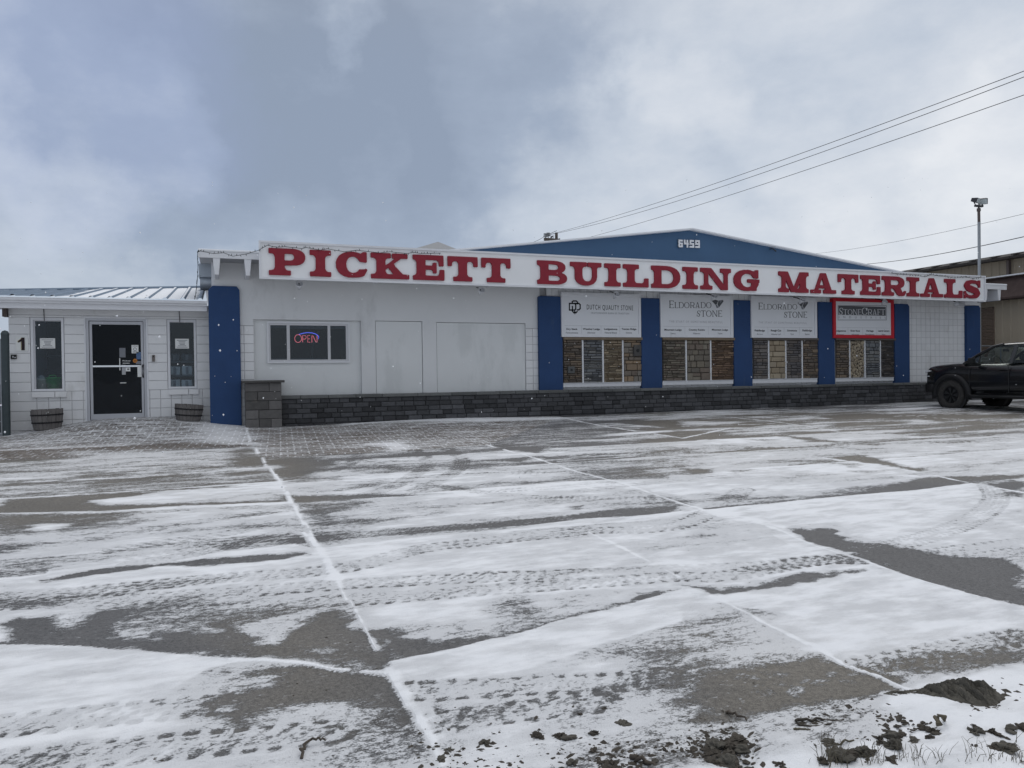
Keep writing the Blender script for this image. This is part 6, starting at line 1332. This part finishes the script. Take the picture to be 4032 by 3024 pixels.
# ------------------------------------------------------------------ neighbours
def build_neighbours():
    X = 26.0; W = thing('steel_warehouse', 'long tan ribbed steel warehouse with brown shake band right of the shop', 'building', (X, 20, .6)); y0, y1 = 9.0, 60
    mb = MB(); mb.box(X, X+14, y0, y1, .2, 4.05)
    for k in range(int((y1-y0)/.30)): y = y0+.30*k; mb.prism([(X, y), (X-.035, y+.03), (X-.035, y+.07), (X, y+.10)], 'z', .3, 4.05)
    mb.build('wall', M['tan'], W)
    mb = MB(); mb.box(X+.25, X+14, y0, y1, 4.05, 5.5)
    for k in range(int((y1-y0)/.30)): y = y0+.30*k; mb.prism([(X+.25, y), (X+.22, y+.03), (X+.22, y+.07), (X+.25, y+.10)], 'z', 4.9, 5.5)
    mb.build('upper_wall', M['tan2'], W)
    mb = MB(); mb.prism([(X+.22, 4.90), (X-.45, 4.12), (X-.45, 4.06), (X+.20, 4.06)], 'y', y0, y1); mb.build('shake_band', M['brownshake'], W)
    mb = MB(); mb.box(X-.02, X+.24, y0, y1, 4.90, 4.945); mb.build('flashing', M['trim'], W)
    mb = MB(); mb.box(X+.12, X+.25, 18.79, 18.88, 4.95, 5.48); mb.build('downpipe', M['poledark'], W)
    mb = MB(); k = 0; y = y0
    while y < y1: mb.prism([(X-.10, 5.50), (X-.12, 5.58), (X+.4, 5.74), (X+7, 6.6), (X+14, 5.7), (X+14, 5.5)], 'y', y, y+.78); mb.prism([(X-.13, 5.60), (X-.13, 5.64), (X+7, 6.70), (X+7, 6.62)], 'y', y+.5, y+.72); y += .8
    mb.build('roof', M['brownroof'], W)
    mb = MB()
    for k in range(26): mb.prism([(X-.05, .55+.126*k), (X-.03, .55+.126*k), (X-.005, .66+.126*k), (X-.05, .66+.126*k)], 'y', 19.28, 21.6)
    mb.box(X-.06, X-.004, 19.22, 19.28, .5, 3.86); mb.box(X-.06, X-.004, 19.22, 21.6, 3.826, 3.86); mb.build('shutter_door', M['shutter'], W)
    # fence rail on posts in the gap
    Fn = thing('pipe_fence', 'thin galvanised pipe rail fence in front of the brown shutter', 'fence', (24.6, 19, .6)); z = at(3870, 1363, 19.0).z
    mb = MB(); mb.tube([(24.2, 18.8, z), (25.8, 18.8, z)], .025, 6); mb.build('rail', M['poletop'], Fn)
    for x in (24.25, 25.7): mb = MB(); mb.tube([(x, 18.8, .5), (x, 18.8, z)], .025, 6); mb.build('post', M['poletop'], Fn)
    # white gable shed far behind
    Y = 44; s = lambda x, y: at(1580+x/3.16, 860+y/3.16, Y); pk = s(458, 290); l = s(40, 418); r_ = s(700, 385)
    S = thing('gable_shed', 'white metal gable shed peeking over the signboard', 'building', (pk.x, Y, .5)); k = (pk.z-r_.z)/(r_.x-pk.x); hw = 7.5
    mb = MB(); mb.prism([(pk.x-hw, .4), (pk.x+hw, .4), (pk.x+hw, pk.z-k*hw-.45), (pk.x, pk.z-.45), (pk.x-hw, pk.z-k*hw-.45)], 'y', Y+.6, Y+20)
    for i in range(-16, 17): x = pk.x+i*.42; mb.box(x-.03, x+.03, Y+.56, Y+.6, .5, pk.z-k*abs(i*.42)-.6)
    mb.build('wall', M['whitesiding'], S)
    mb = MB(); mb.prism([(pk.x-hw-.3, pk.z-k*(hw+.3)), (pk.x, pk.z), (pk.x+hw+.3, pk.z-k*(hw+.3)), (pk.x+hw+.3, pk.z-k*(hw+.3)-.42), (pk.x, pk.z-.44), (pk.x-hw-.3, pk.z-k*(hw+.3)-.42)], 'y', Y, Y+21); mb.build('roof', mat('pale_grey_fascia', (0.46, 0.455, 0.45), 0.6, var=0.08), S)
    # gate post, gate leaf and a trailer at the far left
    Yg = 17.9; p = at(24, 1310, Yg); q = at(26, 1718, Yg); G = thing('yard_gate', 'dark green-grey gate post and screened gate left of the entrance wing', 'gate', (p.x, Yg, q.z))
    mb = MB(); mb.tube([(q.x, Yg, q.z-.15), (p.x-.02, Yg, p.z-.02)], .072, 14); mb.lathe((p.x-.02, Yg, p.z-.02), [(.078, -.03), (.078, .0), (.05, .05), (0, .07)], seg=14); mb.build('post', M['gatepost'], G)
    mb = MB(); zt = p.z-.15; mb.tube([(p.x-.09, Yg, zt), (p.x-3.2, Yg, zt)], .03, 8); mb.tube([(p.x-.09, Yg, q.z+.05), (p.x-3.2, Yg, q.z+.05)], .03, 8); mb.tube([(p.x-.10, Yg, zt), (p.x-.10, Yg, q.z)], .025, 8)
    for z in (.3, .55, .9, 1.25): mb.tube([(p.x-.09, Yg, q.z+z), (p.x-3.2, Yg, q.z+z)], .010, 5)
    mb.build('gate_frame', M['poletop'], G)
    mb = MB(); mb.box(p.x-3.2, p.x-.13, Yg+.03, Yg+.036, q.z+.05, q.z+1.05); mb.build('screen', M['gatemesh'], G)
    Tr = thing('cargo_trailer', 'white cargo trailer with blue and red stripe behind the yard gate', 'trailer', (-8.5, 30, .5))
    mb = MB(); mb.box(-12.5, -7.4, 29, 31.4, 1.5, 3.1); mb.build('body', M['whitesiding'], Tr, bevel=.05)
    mb = MB(); mb.box(-12.45, -7.42, 28.985, 28.998, 1.6, 2.3); mb.build('blue_stripe', M['bluemetal'], Tr); mb = MB(); mb.box(-12.45, -7.42, 28.985, 28.998, 2.31, 2.45); mb.build('red_stripe', M['redframe'], Tr)
    for x in (-11.4, -8.6):
        mb = MB(); mb.lathe((x, 29.2, .88), [(0, -.1), (.38, -.1), (.38, .12), (0, .12)], 'y', 20); mb.build('wheel', M['tyre'], Tr)
build_neighbours()

# ------------------------------------------------------------------ pickup truck, nose towards the shop
def build_truck():
    XL, Yf = 19.22, 16.78; zg = gzf(20.2, 14); HW = .95
    T = thing('pickup_truck', 'black lifted pickup truck with rugged black wheels parked nose to the shop', 'pickup truck', (XL+HW, Yf, zg))
    ORG[T.name] = Matrix.Identity(4)
    # local axes: x across (near side negative), y along (0 = front bumper, negative = rearwards), z up
    def loft(st, sec, mirror=True):
        mb = MB(); rows = []
        for s in st: half = sec(s); rows.append([(-x, -s, z) for x, z in half]+[(x, -s, z) for x, z in half[::-1]])
        n = len(rows[0]); vs = [v for r_ in rows for v in r_]; fs = []
        for i in range(len(rows)-1):
            for k in range(n): fs.append((i*n+k, i*n+(k+1) % n, (i+1)*n+(k+1) % n, (i+1)*n+k))
        fs += [tuple(range(n)), tuple(range(n*(len(rows)-1), n*len(rows)))[::-1]]
        return mb.add(vs, fs, True)
    ip = lambda s, xs, ys: float(np.interp(s, xs, ys))
    FO = .34
    def w_(s): return ip(s-FO, [0, .05, .14, .30, .5, 1.3, 3.3, 4.9, 5.2], [.78, .86, .905, .93, .937, .93, .93, .92, .88])
    def zt(s): return ip(s, [FO, FO+.05, FO+.14, FO+.35, 1.0, 1.62, 1.75, 3.75, 3.8, 5.5], [1.12, 1.185, 1.225, 1.255, 1.28, 1.30, 1.275, 1.27, 1.31, 1.31])
    def zb(s): return ip(s, [FO, FO+.10, FO+.3, FO+.4, 5.2, 5.5], [.58, .45, .42, .40, .42, .55])
    def sec(s):
        w, t, b = w_(s), zt(s), zb(s)
        return [(w*.70, b), (w*.97, b+.07), (w, b+.25), (w, .86), (w*.985, .98), (w*.955, t-.10), (w*.90, t-.035), (w*.78, t), (w*.40, t+.025), (0.02, t+.032)]
    st = [FO, FO+.03, FO+.07, FO+.13, FO+.2, FO+.3, FO+.42, .85, 1.2, 1.5, 1.62, 1.75, 2.4, 3.0, 3.6, 3.75, 3.8, 4.5, 5.2, 5.42, 5.5]
    loft(st, sec).build('body', M['carpaint'], T, local=True)
    # front fascia pieces
    mb = MB(); mb.box(-.60, .60, -FO-.05, -FO+.014, .70, 1.06); mb.build('grille', M['blackplastic'], T, local=True, bevel=.02)
    mb = loft([FO-.05, FO, FO+.08, FO+.2, FO+.34], lambda s: [(w_(max(s, FO))*.99, .47), (w_(max(s, FO))*1.018, .53), (w_(max(s, FO))*1.018, .70), (w_(max(s, FO))*.98, .74), (.02, .74), (.02, .47)]); mb.build('front_bumper', M['blackplastic'], T, local=True)
    for sx in (-1, 1):
        mb = MB(); P = [(.62, -FO+.01, 1.035), (.62, -FO+.01, 1.10), (.83, -FO-.035, 1.115), (.925, -FO-.24, 1.11), (.935, -FO-.26, 1.085), (.86, -FO-.03, 1.045)]
        pts = [(sx*x, y+.012, z) for x, y, z in P]; q = [(sx*(x+.018), y+.028, z) for x, y, z in P]
        mb.add(pts+q, [tuple(range(6)), tuple(range(6, 12))]+[(i, (i+1) % 6, 6+(i+1) % 6, 6+i) for i in range(6)]); H = mb.build('headlight', M['lamp'], T, local=True)
        mb = MB(); mb.box(sx*.93-.012, sx*.93+.012, -FO-.20, -FO-.14, .93, .955); mb.build('side_marker', M['lamp'], T, local=True)
        # flares, wheels
        for yw in (-1.25, -4.50):
            mb = MB(); n = 18; ro, ri = .60, .475
            for i in range(n):
                a0, a1 = R(-12)+R(204)*i/n, R(-12)+R(204)*(i+1)/n; zc = .42; f = lambda r_, a, x: (sx*x, yw+r_*math.cos(a), zc+r_*math.sin(a)*.98)
                x0, x1 = .90, 1.005
                vs = [f(ri, a0, x1), f(ro, a0, x1-.035), f(ro, a0, x0), f(ri, a0, x0-.02), f(ri, a1, x1), f(ro, a1, x1-.035), f(ro, a1, x0), f(ri, a1, x0-.02)]
                mb.add(vs, [(0, 1, 5, 4), (1, 2, 6, 5), (3, 0, 4, 7)]+([(0, 3, 2, 1)] if i == 0 else [])+([(4, 5, 6, 7)] if i == n-1 else []), True)
            mb.build('fender_flare', M['blackplastic'], T, local=True)
            mb = MB(); mb.lathe((sx*.937, yw, .42), [(0, 0), (.475, 0), (.475, -sx*.02), (0, -sx*.02)], 'x', 28, smooth=False); mb.build('wheel_well', M['gap'], T, local=True)
            c = (sx*.86, yw, .412); mb = MB(); prof = [(.235, .10), (.26, .125), (.35, .128), (.388, .115), (.410, .09), (.410, -.09), (.388, -.12), (.25, -.12)]
            mb.lathe(c, [(r_, sx*h) for r_, h in prof], 'x', 36)
            for k in range(36):
                a = 2*math.pi*k/36
                for h0, h1, da in ((.04, .115, 0), (-.115, -.04, .08)):
                    mb.add([(c[0]+sx*h, yw+r_*math.cos(a+da+d), .412+r_*math.sin(a+da+d)) for h in (h0, h1) for r_ in (.405, .421) for d in (-.05, .05)], [(0, 1, 3, 2), (4, 6, 7, 5), (0, 2, 6, 4), (1, 5, 7, 3), (2, 3, 7, 6)])
            Wh = mb.build('wheel', M['tyre'], T, local=True)
            mb = MB(); mb.lathe(c, [(.0, sx*.06), (.06, sx*.075), (.065, sx*.05), (.20, sx*.035), (.232, sx*.06), (.238, sx*.10), (.222, sx*.105), (.218, sx*.05), (0, sx*.02)], 'x', 30)
            for k in range(7):
                a = 2*math.pi*k/7
                for da in (-.13, .13):
                    f = lambda r_, h, d: (c[0]+sx*h, yw+r_*math.cos(a+d), .412+r_*math.sin(a+d))
                    vs = [f(.05, .085, da*.6-.16), f(.05, .085, da*.6+.16), f(.225, .10, da+.045), f(.225, .10, da-.045), f(.05, .045, da*.6-.16), f(.05, .045, da*.6+.16), f(.225, .05, da+.045), f(.225, .05, da-.045)]
                    mb.add(vs, [(0, 1, 2, 3), (0, 4, 5, 1), (1, 5, 6, 2), (2, 6, 7, 3), (3, 7, 4, 0)])
            mb.build('rim', M['rim'], Wh, local=True)
            mb = MB(); mb.lathe((c[0]+sx*.075, yw, .412), [(.045, 0), (.04, sx*.02), (0, sx*.022)], 'x', 14); mb.build('hub_cap', M['blackplastic'], Wh, local=True)
        mb = MB(); mb.tube([(sx*.95, -1.82, .44), (sx*1.0, -1.90, .385), (sx*1.0, -3.7, .385), (sx*.95, -3.8, .44)], .042, 10); mb.box(sx*.97-.07, sx*.97+.07, -2.75, -2.15, .40, .432); mb.build('running_board', M['blackplastic'], T, local=True)
        # mirror
        mb = MB(); c = Vector((sx*1.06, -1.98, 1.345)); mb.box(c.x-.085, c.x+.085, c.y-.05, c.y+.06, c.z-.07, c.z+.09); mb.tube([(sx*.90, -2.0, 1.28), (sx*1.02, -1.98, 1.30)], .03, 8); mb.build('mirror', M['blackplastic'], T, local=True, bevel=.03)
        # doors: shut lines as slim dark strips, handles, window trim
        mb = MB(); 
        for y in (-1.80, -2.92, -3.72): mb.box(sx*.934-.004, sx*.934+.004, y-.006, y+.006, .50, 1.20)
        mb.build('door_seam', M['gap'], T, local=True)
        for y in (-2.72, -3.58): mb = MB(); mb.box(sx*.945-.012, sx*.945+.012, y-.11, y+.11, 1.10, 1.125); mb.build('door_handle', M['blackplastic'], T, local=True, bevel=.008)
        # greenhouse: pillars, glass
        bw, tw = .885, .70; zr = 1.775; zbel = 1.268
        f = lambda y, z: (sx*(bw+(tw-bw)*(z-zbel)/(zr-zbel)), y, z)
        mb = MB(); mb.tube([f(-1.60, zbel), f(-1.95, 1.50), f(-2.38, 1.735), f(-2.62, zr)], .042, 8); mb.build('windshield_pillar', M['carpaint'], T, local=True)
        for y0_, y1_ in ((-2.94, -2.97), (-3.70, -3.80)):
            mb = MB(); a, b = f(y0_, zbel), f(y1_, zr-.02); mb.add([(a[0], a[1]-.055, a[2]), (a[0], a[1]+.055, a[2]), (b[0], b[1]+.055, b[2]), (b[0], b[1]-.055, b[2]), (a[0]-sx*.05, a[1]-.055, a[2]), (a[0]-sx*.05, a[1]+.055, a[2]), (b[0]-sx*.05, b[1]+.055, b[2]), (b[0]-sx*.05, b[1]-.055, b[2])], [(0, 1, 2, 3), (4, 7, 6, 5), (0, 4, 5, 1), (1, 5, 6, 2), (2, 6, 7, 3), (3, 7, 4, 0)]); mb.build('door_pillar', M['carpaint'], T, local=True)
        mb = MB(); mb.tube([f(-2.05, 1.272), f(-2.05, 1.49)], .02, 6); mb.build('quarter_post', M['blackplastic'], T, local=True)
        mb = MB(); mb.add([f(-1.66, zbel), f(-2.00, 1.50), f(-2.40, 1.725), f(-2.60, 1.755), f(-2.92, 1.758), f(-2.90, zbel)], [(0, 1, 2, 3, 4, 5)]); mb.build('window', M['carglass'], T, local=True)
        mb = MB(); mb.add([f(-2.98, zbel), f(-3.02, 1.758), f(-3.66, 1.75), f(-3.66, zbel)], [(0, 1, 2, 3)]); mb.build('window', M['carglass'], T, local=True)
        mb = MB(); mb.box(sx*.86-.06, sx*.86+.06, -5.52, -5.40, .95, 1.25); mb.build('tail_light', M['tail'], T, local=True, bevel=.015)
    zr = 1.775
    mb = loft([2.36, 2.46, 2.62, 3.0, 3.5, 3.76, 3.86], lambda s: [(.71, zr-.03-.035*(s < 2.45)), (.70, zr+.0-.025*(s < 2.5)), (.60, zr+.035-.05*(s < 2.5)-.02*(s > 3.7)), (.30, zr+.055-.055*(s < 2.5)-.02*(s > 3.7)), (.02, zr+.06-.055*(s < 2.5)-.02*(s > 3.7)), (.02, zr-.03)]); mb.build('roof', M['carpaint'], T, local=True)
    mb = MB(); mb.add([(-.85, -1.58, 1.285), (.85, -1.58, 1.285), (.69, -2.40, 1.745), (-.69, -2.40, 1.745)], [(0, 1, 2, 3)]); mb.build('windshield', M['carglass'], T, local=True)
    mb = MB(); mb.add([(-.82, -3.72, 1.27), (.82, -3.72, 1.27), (.68, -3.83, 1.74), (-.68, -3.83, 1.74)], [(0, 1, 2, 3)]); mb.build('rear_window', M['carglass'], T, local=True)
    mb = MB(); mb.box(-.10, .10, -2.20, -2.16, 1.60, 1.67); mb.tube([(0, -2.18, 1.66), (0, -2.30, 1.74)], .012, 6); mb.build('rear_view_mirror', M['blackplastic'], T, local=True, bevel=.01)
    mb = MB(); mb.lathe((0, 0, 0), [(.19, -.012), (.205, 0), (.19, .012), (.175, 0), (.19, -.012)], 'y', 24)
    for i, v in enumerate(mb.v): v = Matrix.Rotation(R(-24), 3, 'X') @ Vector(v); mb.v[i] = (v.x-.38, v.y-2.22, v.z+1.30)
    mb.build('steering_wheel', M['blackplastic'], T, local=True)
    mb = MB(); mb.box(-.85, .85, -2.05, -1.62, 1.10, 1.285); mb.build('dashboard', M['blackplastic'], T, local=True, bevel=.03)
    for x in (-.40, .40):
        mb = MB(); mb.box(x-.25, x+.25, -2.95, -2.84, .9, 1.36); mb.box(x-.10, x+.10, -2.96, -2.88, 1.36, 1.52); mb.build('seat', M['blackplastic'], T, local=True, bevel=.05)
    mb = MB(); mb.box(-.80, .80, -1.62, -1.42, 1.300, 1.318); mb.build('snow_patch', M['snow'], T, local=True)
    mb = MB(); mb.box(-.75, .75, -5.42, -3.95, 1.305, 1.325); mb.build('bed_cover', M['blackplastic'], T, local=True)
    mb = MB(); mb.tube([(-.8, -1.25, .38), (.8, -1.25, .38)], .06, 8); mb.tube([(-.8, -4.55, .38), (.8, -4.55, .38)], .06, 8); mb.box(-.45, .45, -5.2, -.4, .36, .45); mb.build('chassis', M['gap'], T, local=True)
    mb = MB(); mb.box(-.88, .88, -5.62, -5.48, .52, .68); mb.build('rear_bumper', M['blackplastic'], T, local=True, bevel=.03)
build_truck()

# ------------------------------------------------------------------ mud, twigs, dead grass and falling snow
def clod_mesh(name, seed, mt, squash=.6, rough=.45):
    bm = bmesh.new(); bmesh.ops.create_icosphere(bm, subdivisions=4, radius=1.0); r = np.random.default_rng(seed)
    K = [(r.normal(size=3)*f, r.uniform(0, 6.28), a) for f, a in [(1.2, .26), (1.9, .28), (2.8, .26), (4.0, .24), (6, .20), (8.5, .17), (12, .13), (17, .09), (24, .06)]]
    for v in bm.verts:
        p = np.array(v.co); d = 1+rough*sum(a*math.sin(float(p@k)+ph) for k, ph, a in K)*1.9; v.co = Vector((p[0]*d, p[1]*d, max(-.25, p[2]*d*squash)))
    me = bpy.data.meshes.new(name); bm.to_mesh(me); bm.free(); me.materials.append(mt); return me
def ground_pt(x, y): X, Y = gxy(x, y); return Vector((X, Y, gzf(X, Y)))
def p8(x, y): return (2800+x/1.795, 2300+y/1.795)
def p5(x, y): return (1344+x/1.646, 2300+y/1.646)
def build_debris():
    ms = [clod_mesh('mud_clod', 100+i, M['soil' if i % 3 else 'mudgrey'], .55+.12*(i % 4), .42) for i in range(8)]
    L = [(p8(900, 1235), .055, 1), (p8(960, 1215), .05, 0), (p8(790, 1255), .035, 1), (p8(1090, 1205), .055, 1), (p8(200, 1105), .045, 0), (p8(150, 1165), .045, 0), (p8(215, 1180), .04, 0), (p8(800, 1085), .042, 0), (p8(840, 1130), .04, 0), (p8(680, 1130), .045, 0), (p8(600, 1140), .03, 0), (p8(730, 1160), .03, 0),
         (p8(1110, 1115), .035, 0), (p8(1190, 1100), .04, 0), (p8(1280, 1085), .055, 0), (p8(1190, 1135), .03, 0), (p8(1440, 1105), .03, 0), (p8(1570, 1045), .045, 0), (p8(1530, 1085), .03, 0), (p8(1870, 1060), .05, 0), (p8(1850, 1020), .04, 0), (p8(1980, 1050), .045, 0), (p8(2120, 1040), .045, 0), (p8(2200, 1040), .05, 0), (p8(2060, 1155), .065, 1), (p8(2000, 1165), .04, 0), (p8(1840, 1160), .03, 0), (p8(1290, 1165), .06, 0), (p8(1450, 1245), .04, 0), (p8(1300, 1280), .05, 0), (p8(110, 1275), .045, 0), (p8(490, 1290), .04, 0), (p8(30, 1150), .045, 0), (p8(20, 1280), .05, 0),
         (p5(1270, 1010), .05, 0), (p5(930, 1040), .045, 0), (p5(1400, 1000), .055, 0), (p5(1000, 980), .025, 0), (p5(1470, 1010), .045, 0), (p5(1640, 970), .05, 0), (p5(1820, 920), .05, 0), (p5(1900, 1060), .03, 0), (p5(1640, 1090), .03, 0), (p5(700, 1080), .03, 0), (p5(790, 1075), .03, 0), (p5(930, 1150), .03, 0), (p5(1500, 800), .018, 0), (p5(1550, 850), .025, 0), (p5(640, 1150), .04, 0), (p5(800, 1170), .03, 0), (p5(2100, 1080), .03, 0), (p5(1500, 1170), .05, 0), (p5(1680, 1165), .045, 0), (p5(1760, 1170), .04, 0), (p5(2040, 1175), .04, 0),
         ((610, 2990), .022, 0), ((640, 2996), .016, 0), ((1310, 2980), .022, 0), ((605, 2885), .012, 0), ((1320, 2895), .014, 0)]
    for i, (p, r, k) in enumerate(L):
        g = ground_pt(*p)
        if g.y < 1.45: continue
        o = bpy.data.objects.new('mud_clod', ms[i % 8]); COL.objects.link(o); s = r*RNG.uniform(.8, 1.15)*(.56 if p[0] > 2800 else .44); o.location = g+Vector((0, 0, s*.08)); o.scale = (s*RNG.uniform(.9, 1.6), s*RNG.uniform(.8, 1.1), s*RNG.uniform(.75, 1.1)); o.rotation_euler = (RNG.uniform(-.2, .2), RNG.uniform(-.2, .2), RNG.uniform(0, 6))
        tag(o, 'lump of dark frozen mud lying in the snow at the concrete edge', 'mud clod', 'mud clods along the concrete edge')
    # the long ridge of churned mud at the right
    bm = bmesh.new(); r = np.random.default_rng(5); A_, B_ = ground_pt(*p8(1180, 790)), ground_pt(*p8(2010, 765)); d = B_-A_; n = Vector((-d.y, d.x, 0)).normalized(); nu, nv = 120, 26; V = []
    for i in range(nu+1):
        u = i/nu; hgt = (.012+.034*math.exp(-((u-.78)/.17)**2)+.022*math.exp(-((u-.50)/.09)**2))*min(1, u*5)*min(1, (1-u)*14)**.5; wd = .045+.09*math.exp(-((u-.75)/.25)**2)
        for j in range(nv+1):
            v = j/nv*2-1; q = A_+d*u+n*(v*wd); nz = .5+.9*(math.sin(u*70+v*4)*.20+math.sin(u*131+v*13+1)*.20+math.sin(u*37-v*6)*.20+math.sin(u*211+v*27)*.16+r.normal()*.13)
            z = hgt*max(0, 1-abs(v)**1.7)*(.55+nz)-.004*(abs(v) > .9); V.append(bm.verts.new((q.x+math.sin(u*50+v*5)*.008, q.y, gzf(q.x, q.y)+z)))
    for i in range(nu):
        for j in range(nv): a = i*(nv+1)+j; bm.faces.new((V[a], V[a+1], V[a+nv+2], V[a+nv+1]))
    me = bpy.data.meshes.new('mud_ridge'); bmesh.ops.recalc_face_normals(bm, faces=bm.faces); bm.to_mesh(me); bm.free(); me.materials.append(M['mudgrey'])
    o = bpy.data.objects.new('mud_ridge', me); COL.objects.link(o); tag(o, 'long ridge of churned grey-brown mud along the right edge of the concrete', 'mud ridge')
    # crumbs
    mb = MB(); ico = [(0, 0, 1), (.9, 0, .2), (.28, .85, .2), (-.72, .53, .2), (-.72, -.53, .2), (.28, -.85, .2), (.7, .5, -.5), (-.27, .85, -.5), (-.9, 0, -.5), (-.27, -.85, -.5), (.72, -.5, -.5)]
    fs = [(0, 1, 2), (0, 2, 3), (0, 3, 4), (0, 4, 5), (0, 5, 1), (1, 6, 2), (2, 7, 3), (3, 8, 4), (4, 9, 5), (5, 10, 1), (6, 7, 2), (7, 8, 3), (8, 9, 4), (9, 10, 5), (10, 6, 1)]
    def crumb(g, s, el):
        a = RNG.uniform(0, 6); e = RNG.uniform(.7, el); vs = []
        for p in ico: x, y, z = np.array(p)*(1+RNG.uniform(-.35, .35)); x *= e; vs.append((g.x+s*(x*math.cos(a)-y*math.sin(a)), g.y+s*(x*math.sin(a)+y*math.cos(a))*.8, g.z+s*z*.6))
        mb.add(vs, fs)
    for k in range(2600):
        u = RNG.random(); x = 2280+1750*u**.85; edge = np.interp(x, [2200, 2800, 3157, 3580, 4032], [2960, 2879, 2801, 2725, 2640]); y = edge+abs(RNG.normal())*95+RNG.uniform(-20, 60)*(RNG.random() < .8)
        if RNG.random() < .42: x = RNG.uniform(1620, 2900); y = 3040-abs(RNG.normal())*95
        if y > 3040: continue
        g = ground_pt(x, y)
        if g.y > 1.45: crumb(g, RNG.uniform(.0045, .011)*(1.9 if RNG.random() < .16 else 1), 2.3)
    for k in range(70):                       # scattered grit further out
        x, y = RNG.uniform(0, 4032), RNG.uniform(2150, 2900); g = ground_pt(x, y); crumb(g, RNG.uniform(.004, .010), 1.6)
    tag(mb.build('mud_crumbs', M['soil']), 'fine crumbs of dark mud scattered over the snow at the concrete edge', 'mud', kind='stuff')
    # twigs
    def twig(label, pts, r, m='twig', lift=.015):
        q = []
        for i, (x, y) in enumerate(pts): g = ground_pt(x, y); q.append(g+Vector((0, 0, lift if 0 < i < len(pts)-1 else .010)))
        q2 = []
        for a, b in zip(q[:-1], q[1:]):
            for k in range(4): q2.append(a.lerp(b, k/4)+Vector(RNG.normal(size=3)*r*.7))
        q = q2+[q[-1]]
        mb = MB(); mb.tube(q, r, 7, r2=r*.55); tag(mb.build('twig', M[m]), label, 'twig')
    twig('bent bare twig lying in the snow at the lower left', [(1185, 2995), (1200, 2960), (1222, 2938), (1255, 2934), (1282, 2925)], .0065, lift=.03)
    twig('short straight stick on the bare concrete at the mud edge', [p8(110, 915), p8(160, 940), p8(250, 980)], .007); twig('pale split stick among the mud crumbs', [p8(585, 1042), p8(650, 1044), p8(725, 1046)], .005, 'straw')
    twig('stub of stick poking from a mud clod near the right ridge', [p8(1600, 1022), p8(1625, 1005), p8(1652, 985)], .010, 'straw', .05); twig('dark broken root lying along the snow edge', [p8(590, 985), p8(700, 978), p8(800, 970), p8(940, 975)], .007, 'soil', .008)
    twig('second dark broken root below the longer one', [p8(610, 1010), p8(720, 1016), p8(850, 1003)], .006, 'soil', .008); twig('long thin straw stem across the snow', [p8(890, 1148), p8(960, 1130), p8(1040, 1108)], .005, 'straw')
    twig('thick pale broken branch end at the bottom edge', [p5(1890, 1150), p5(1960, 1175), p5(2040, 1190)], .011, 'twig', .02)
    # dead grass along the bottom right
    mb = MB()
    for k in range(210):
        u = RNG.random(); cx, cy = p8(float(RNG.choice([820, 900, 1130, 1180, 1360, 1450, 1590, 1830, 1980, 2180]))+RNG.normal()*45, 1300-abs(RNG.normal())*62); c = ground_pt(cx, cy)
        if c.y < 1.45: continue
        h = RNG.uniform(.02, .085); a = RNG.uniform(0, 6.28); ln = RNG.uniform(.1, .8)*h; w2 = RNG.uniform(.0008, .0016); p0 = c; p1 = c+Vector((math.cos(a)*ln*.4, math.sin(a)*ln*.4, h*.6)); p2 = c+Vector((math.cos(a)*ln, math.sin(a)*ln, h*RNG.uniform(.7, 1)))
        mb.tube([p0, p1, p2], w2, 4, caps=False, r2=w2*.4)
    tag(mb.build('dead_grass', M['straw']), 'thin dead grass stems poking through the snow at the bottom right', 'grass', kind='stuff')
    # snowflakes in the air
    mb = MB()
    for k in range(360):
        Y = RNG.uniform(3.5, 16.5); x, y = RNG.uniform(0, 4032), RNG.uniform(700, 1950); p = at(x, y, Y)
        if p.z < gzf(p.x, Y)+.1 or p.x > 18.8: continue
        s = RNG.uniform(.0018, .0042)*(1+Y/14)*(1.5 if RNG.random() < .1 else 1); vs = [tuple(p+Vector(q)*s*RNG.uniform(.8, 1.2)) for q in ((1, 0, 0), (-1, 0, 0), (0, 1, 0), (0, -1, 0), (0, 0, 1.2), (0, 0, -1.2))]
        mb.add(vs, [(0, 2, 4), (2, 1, 4), (1, 3, 4), (3, 0, 4), (2, 0, 5), (1, 2, 5), (3, 1, 5), (0, 3, 5)], True)
    tag(mb.build('falling_snow', M['snow']), 'small snowflakes drifting in the air before the shop', 'snow', kind='stuff')
build_debris()
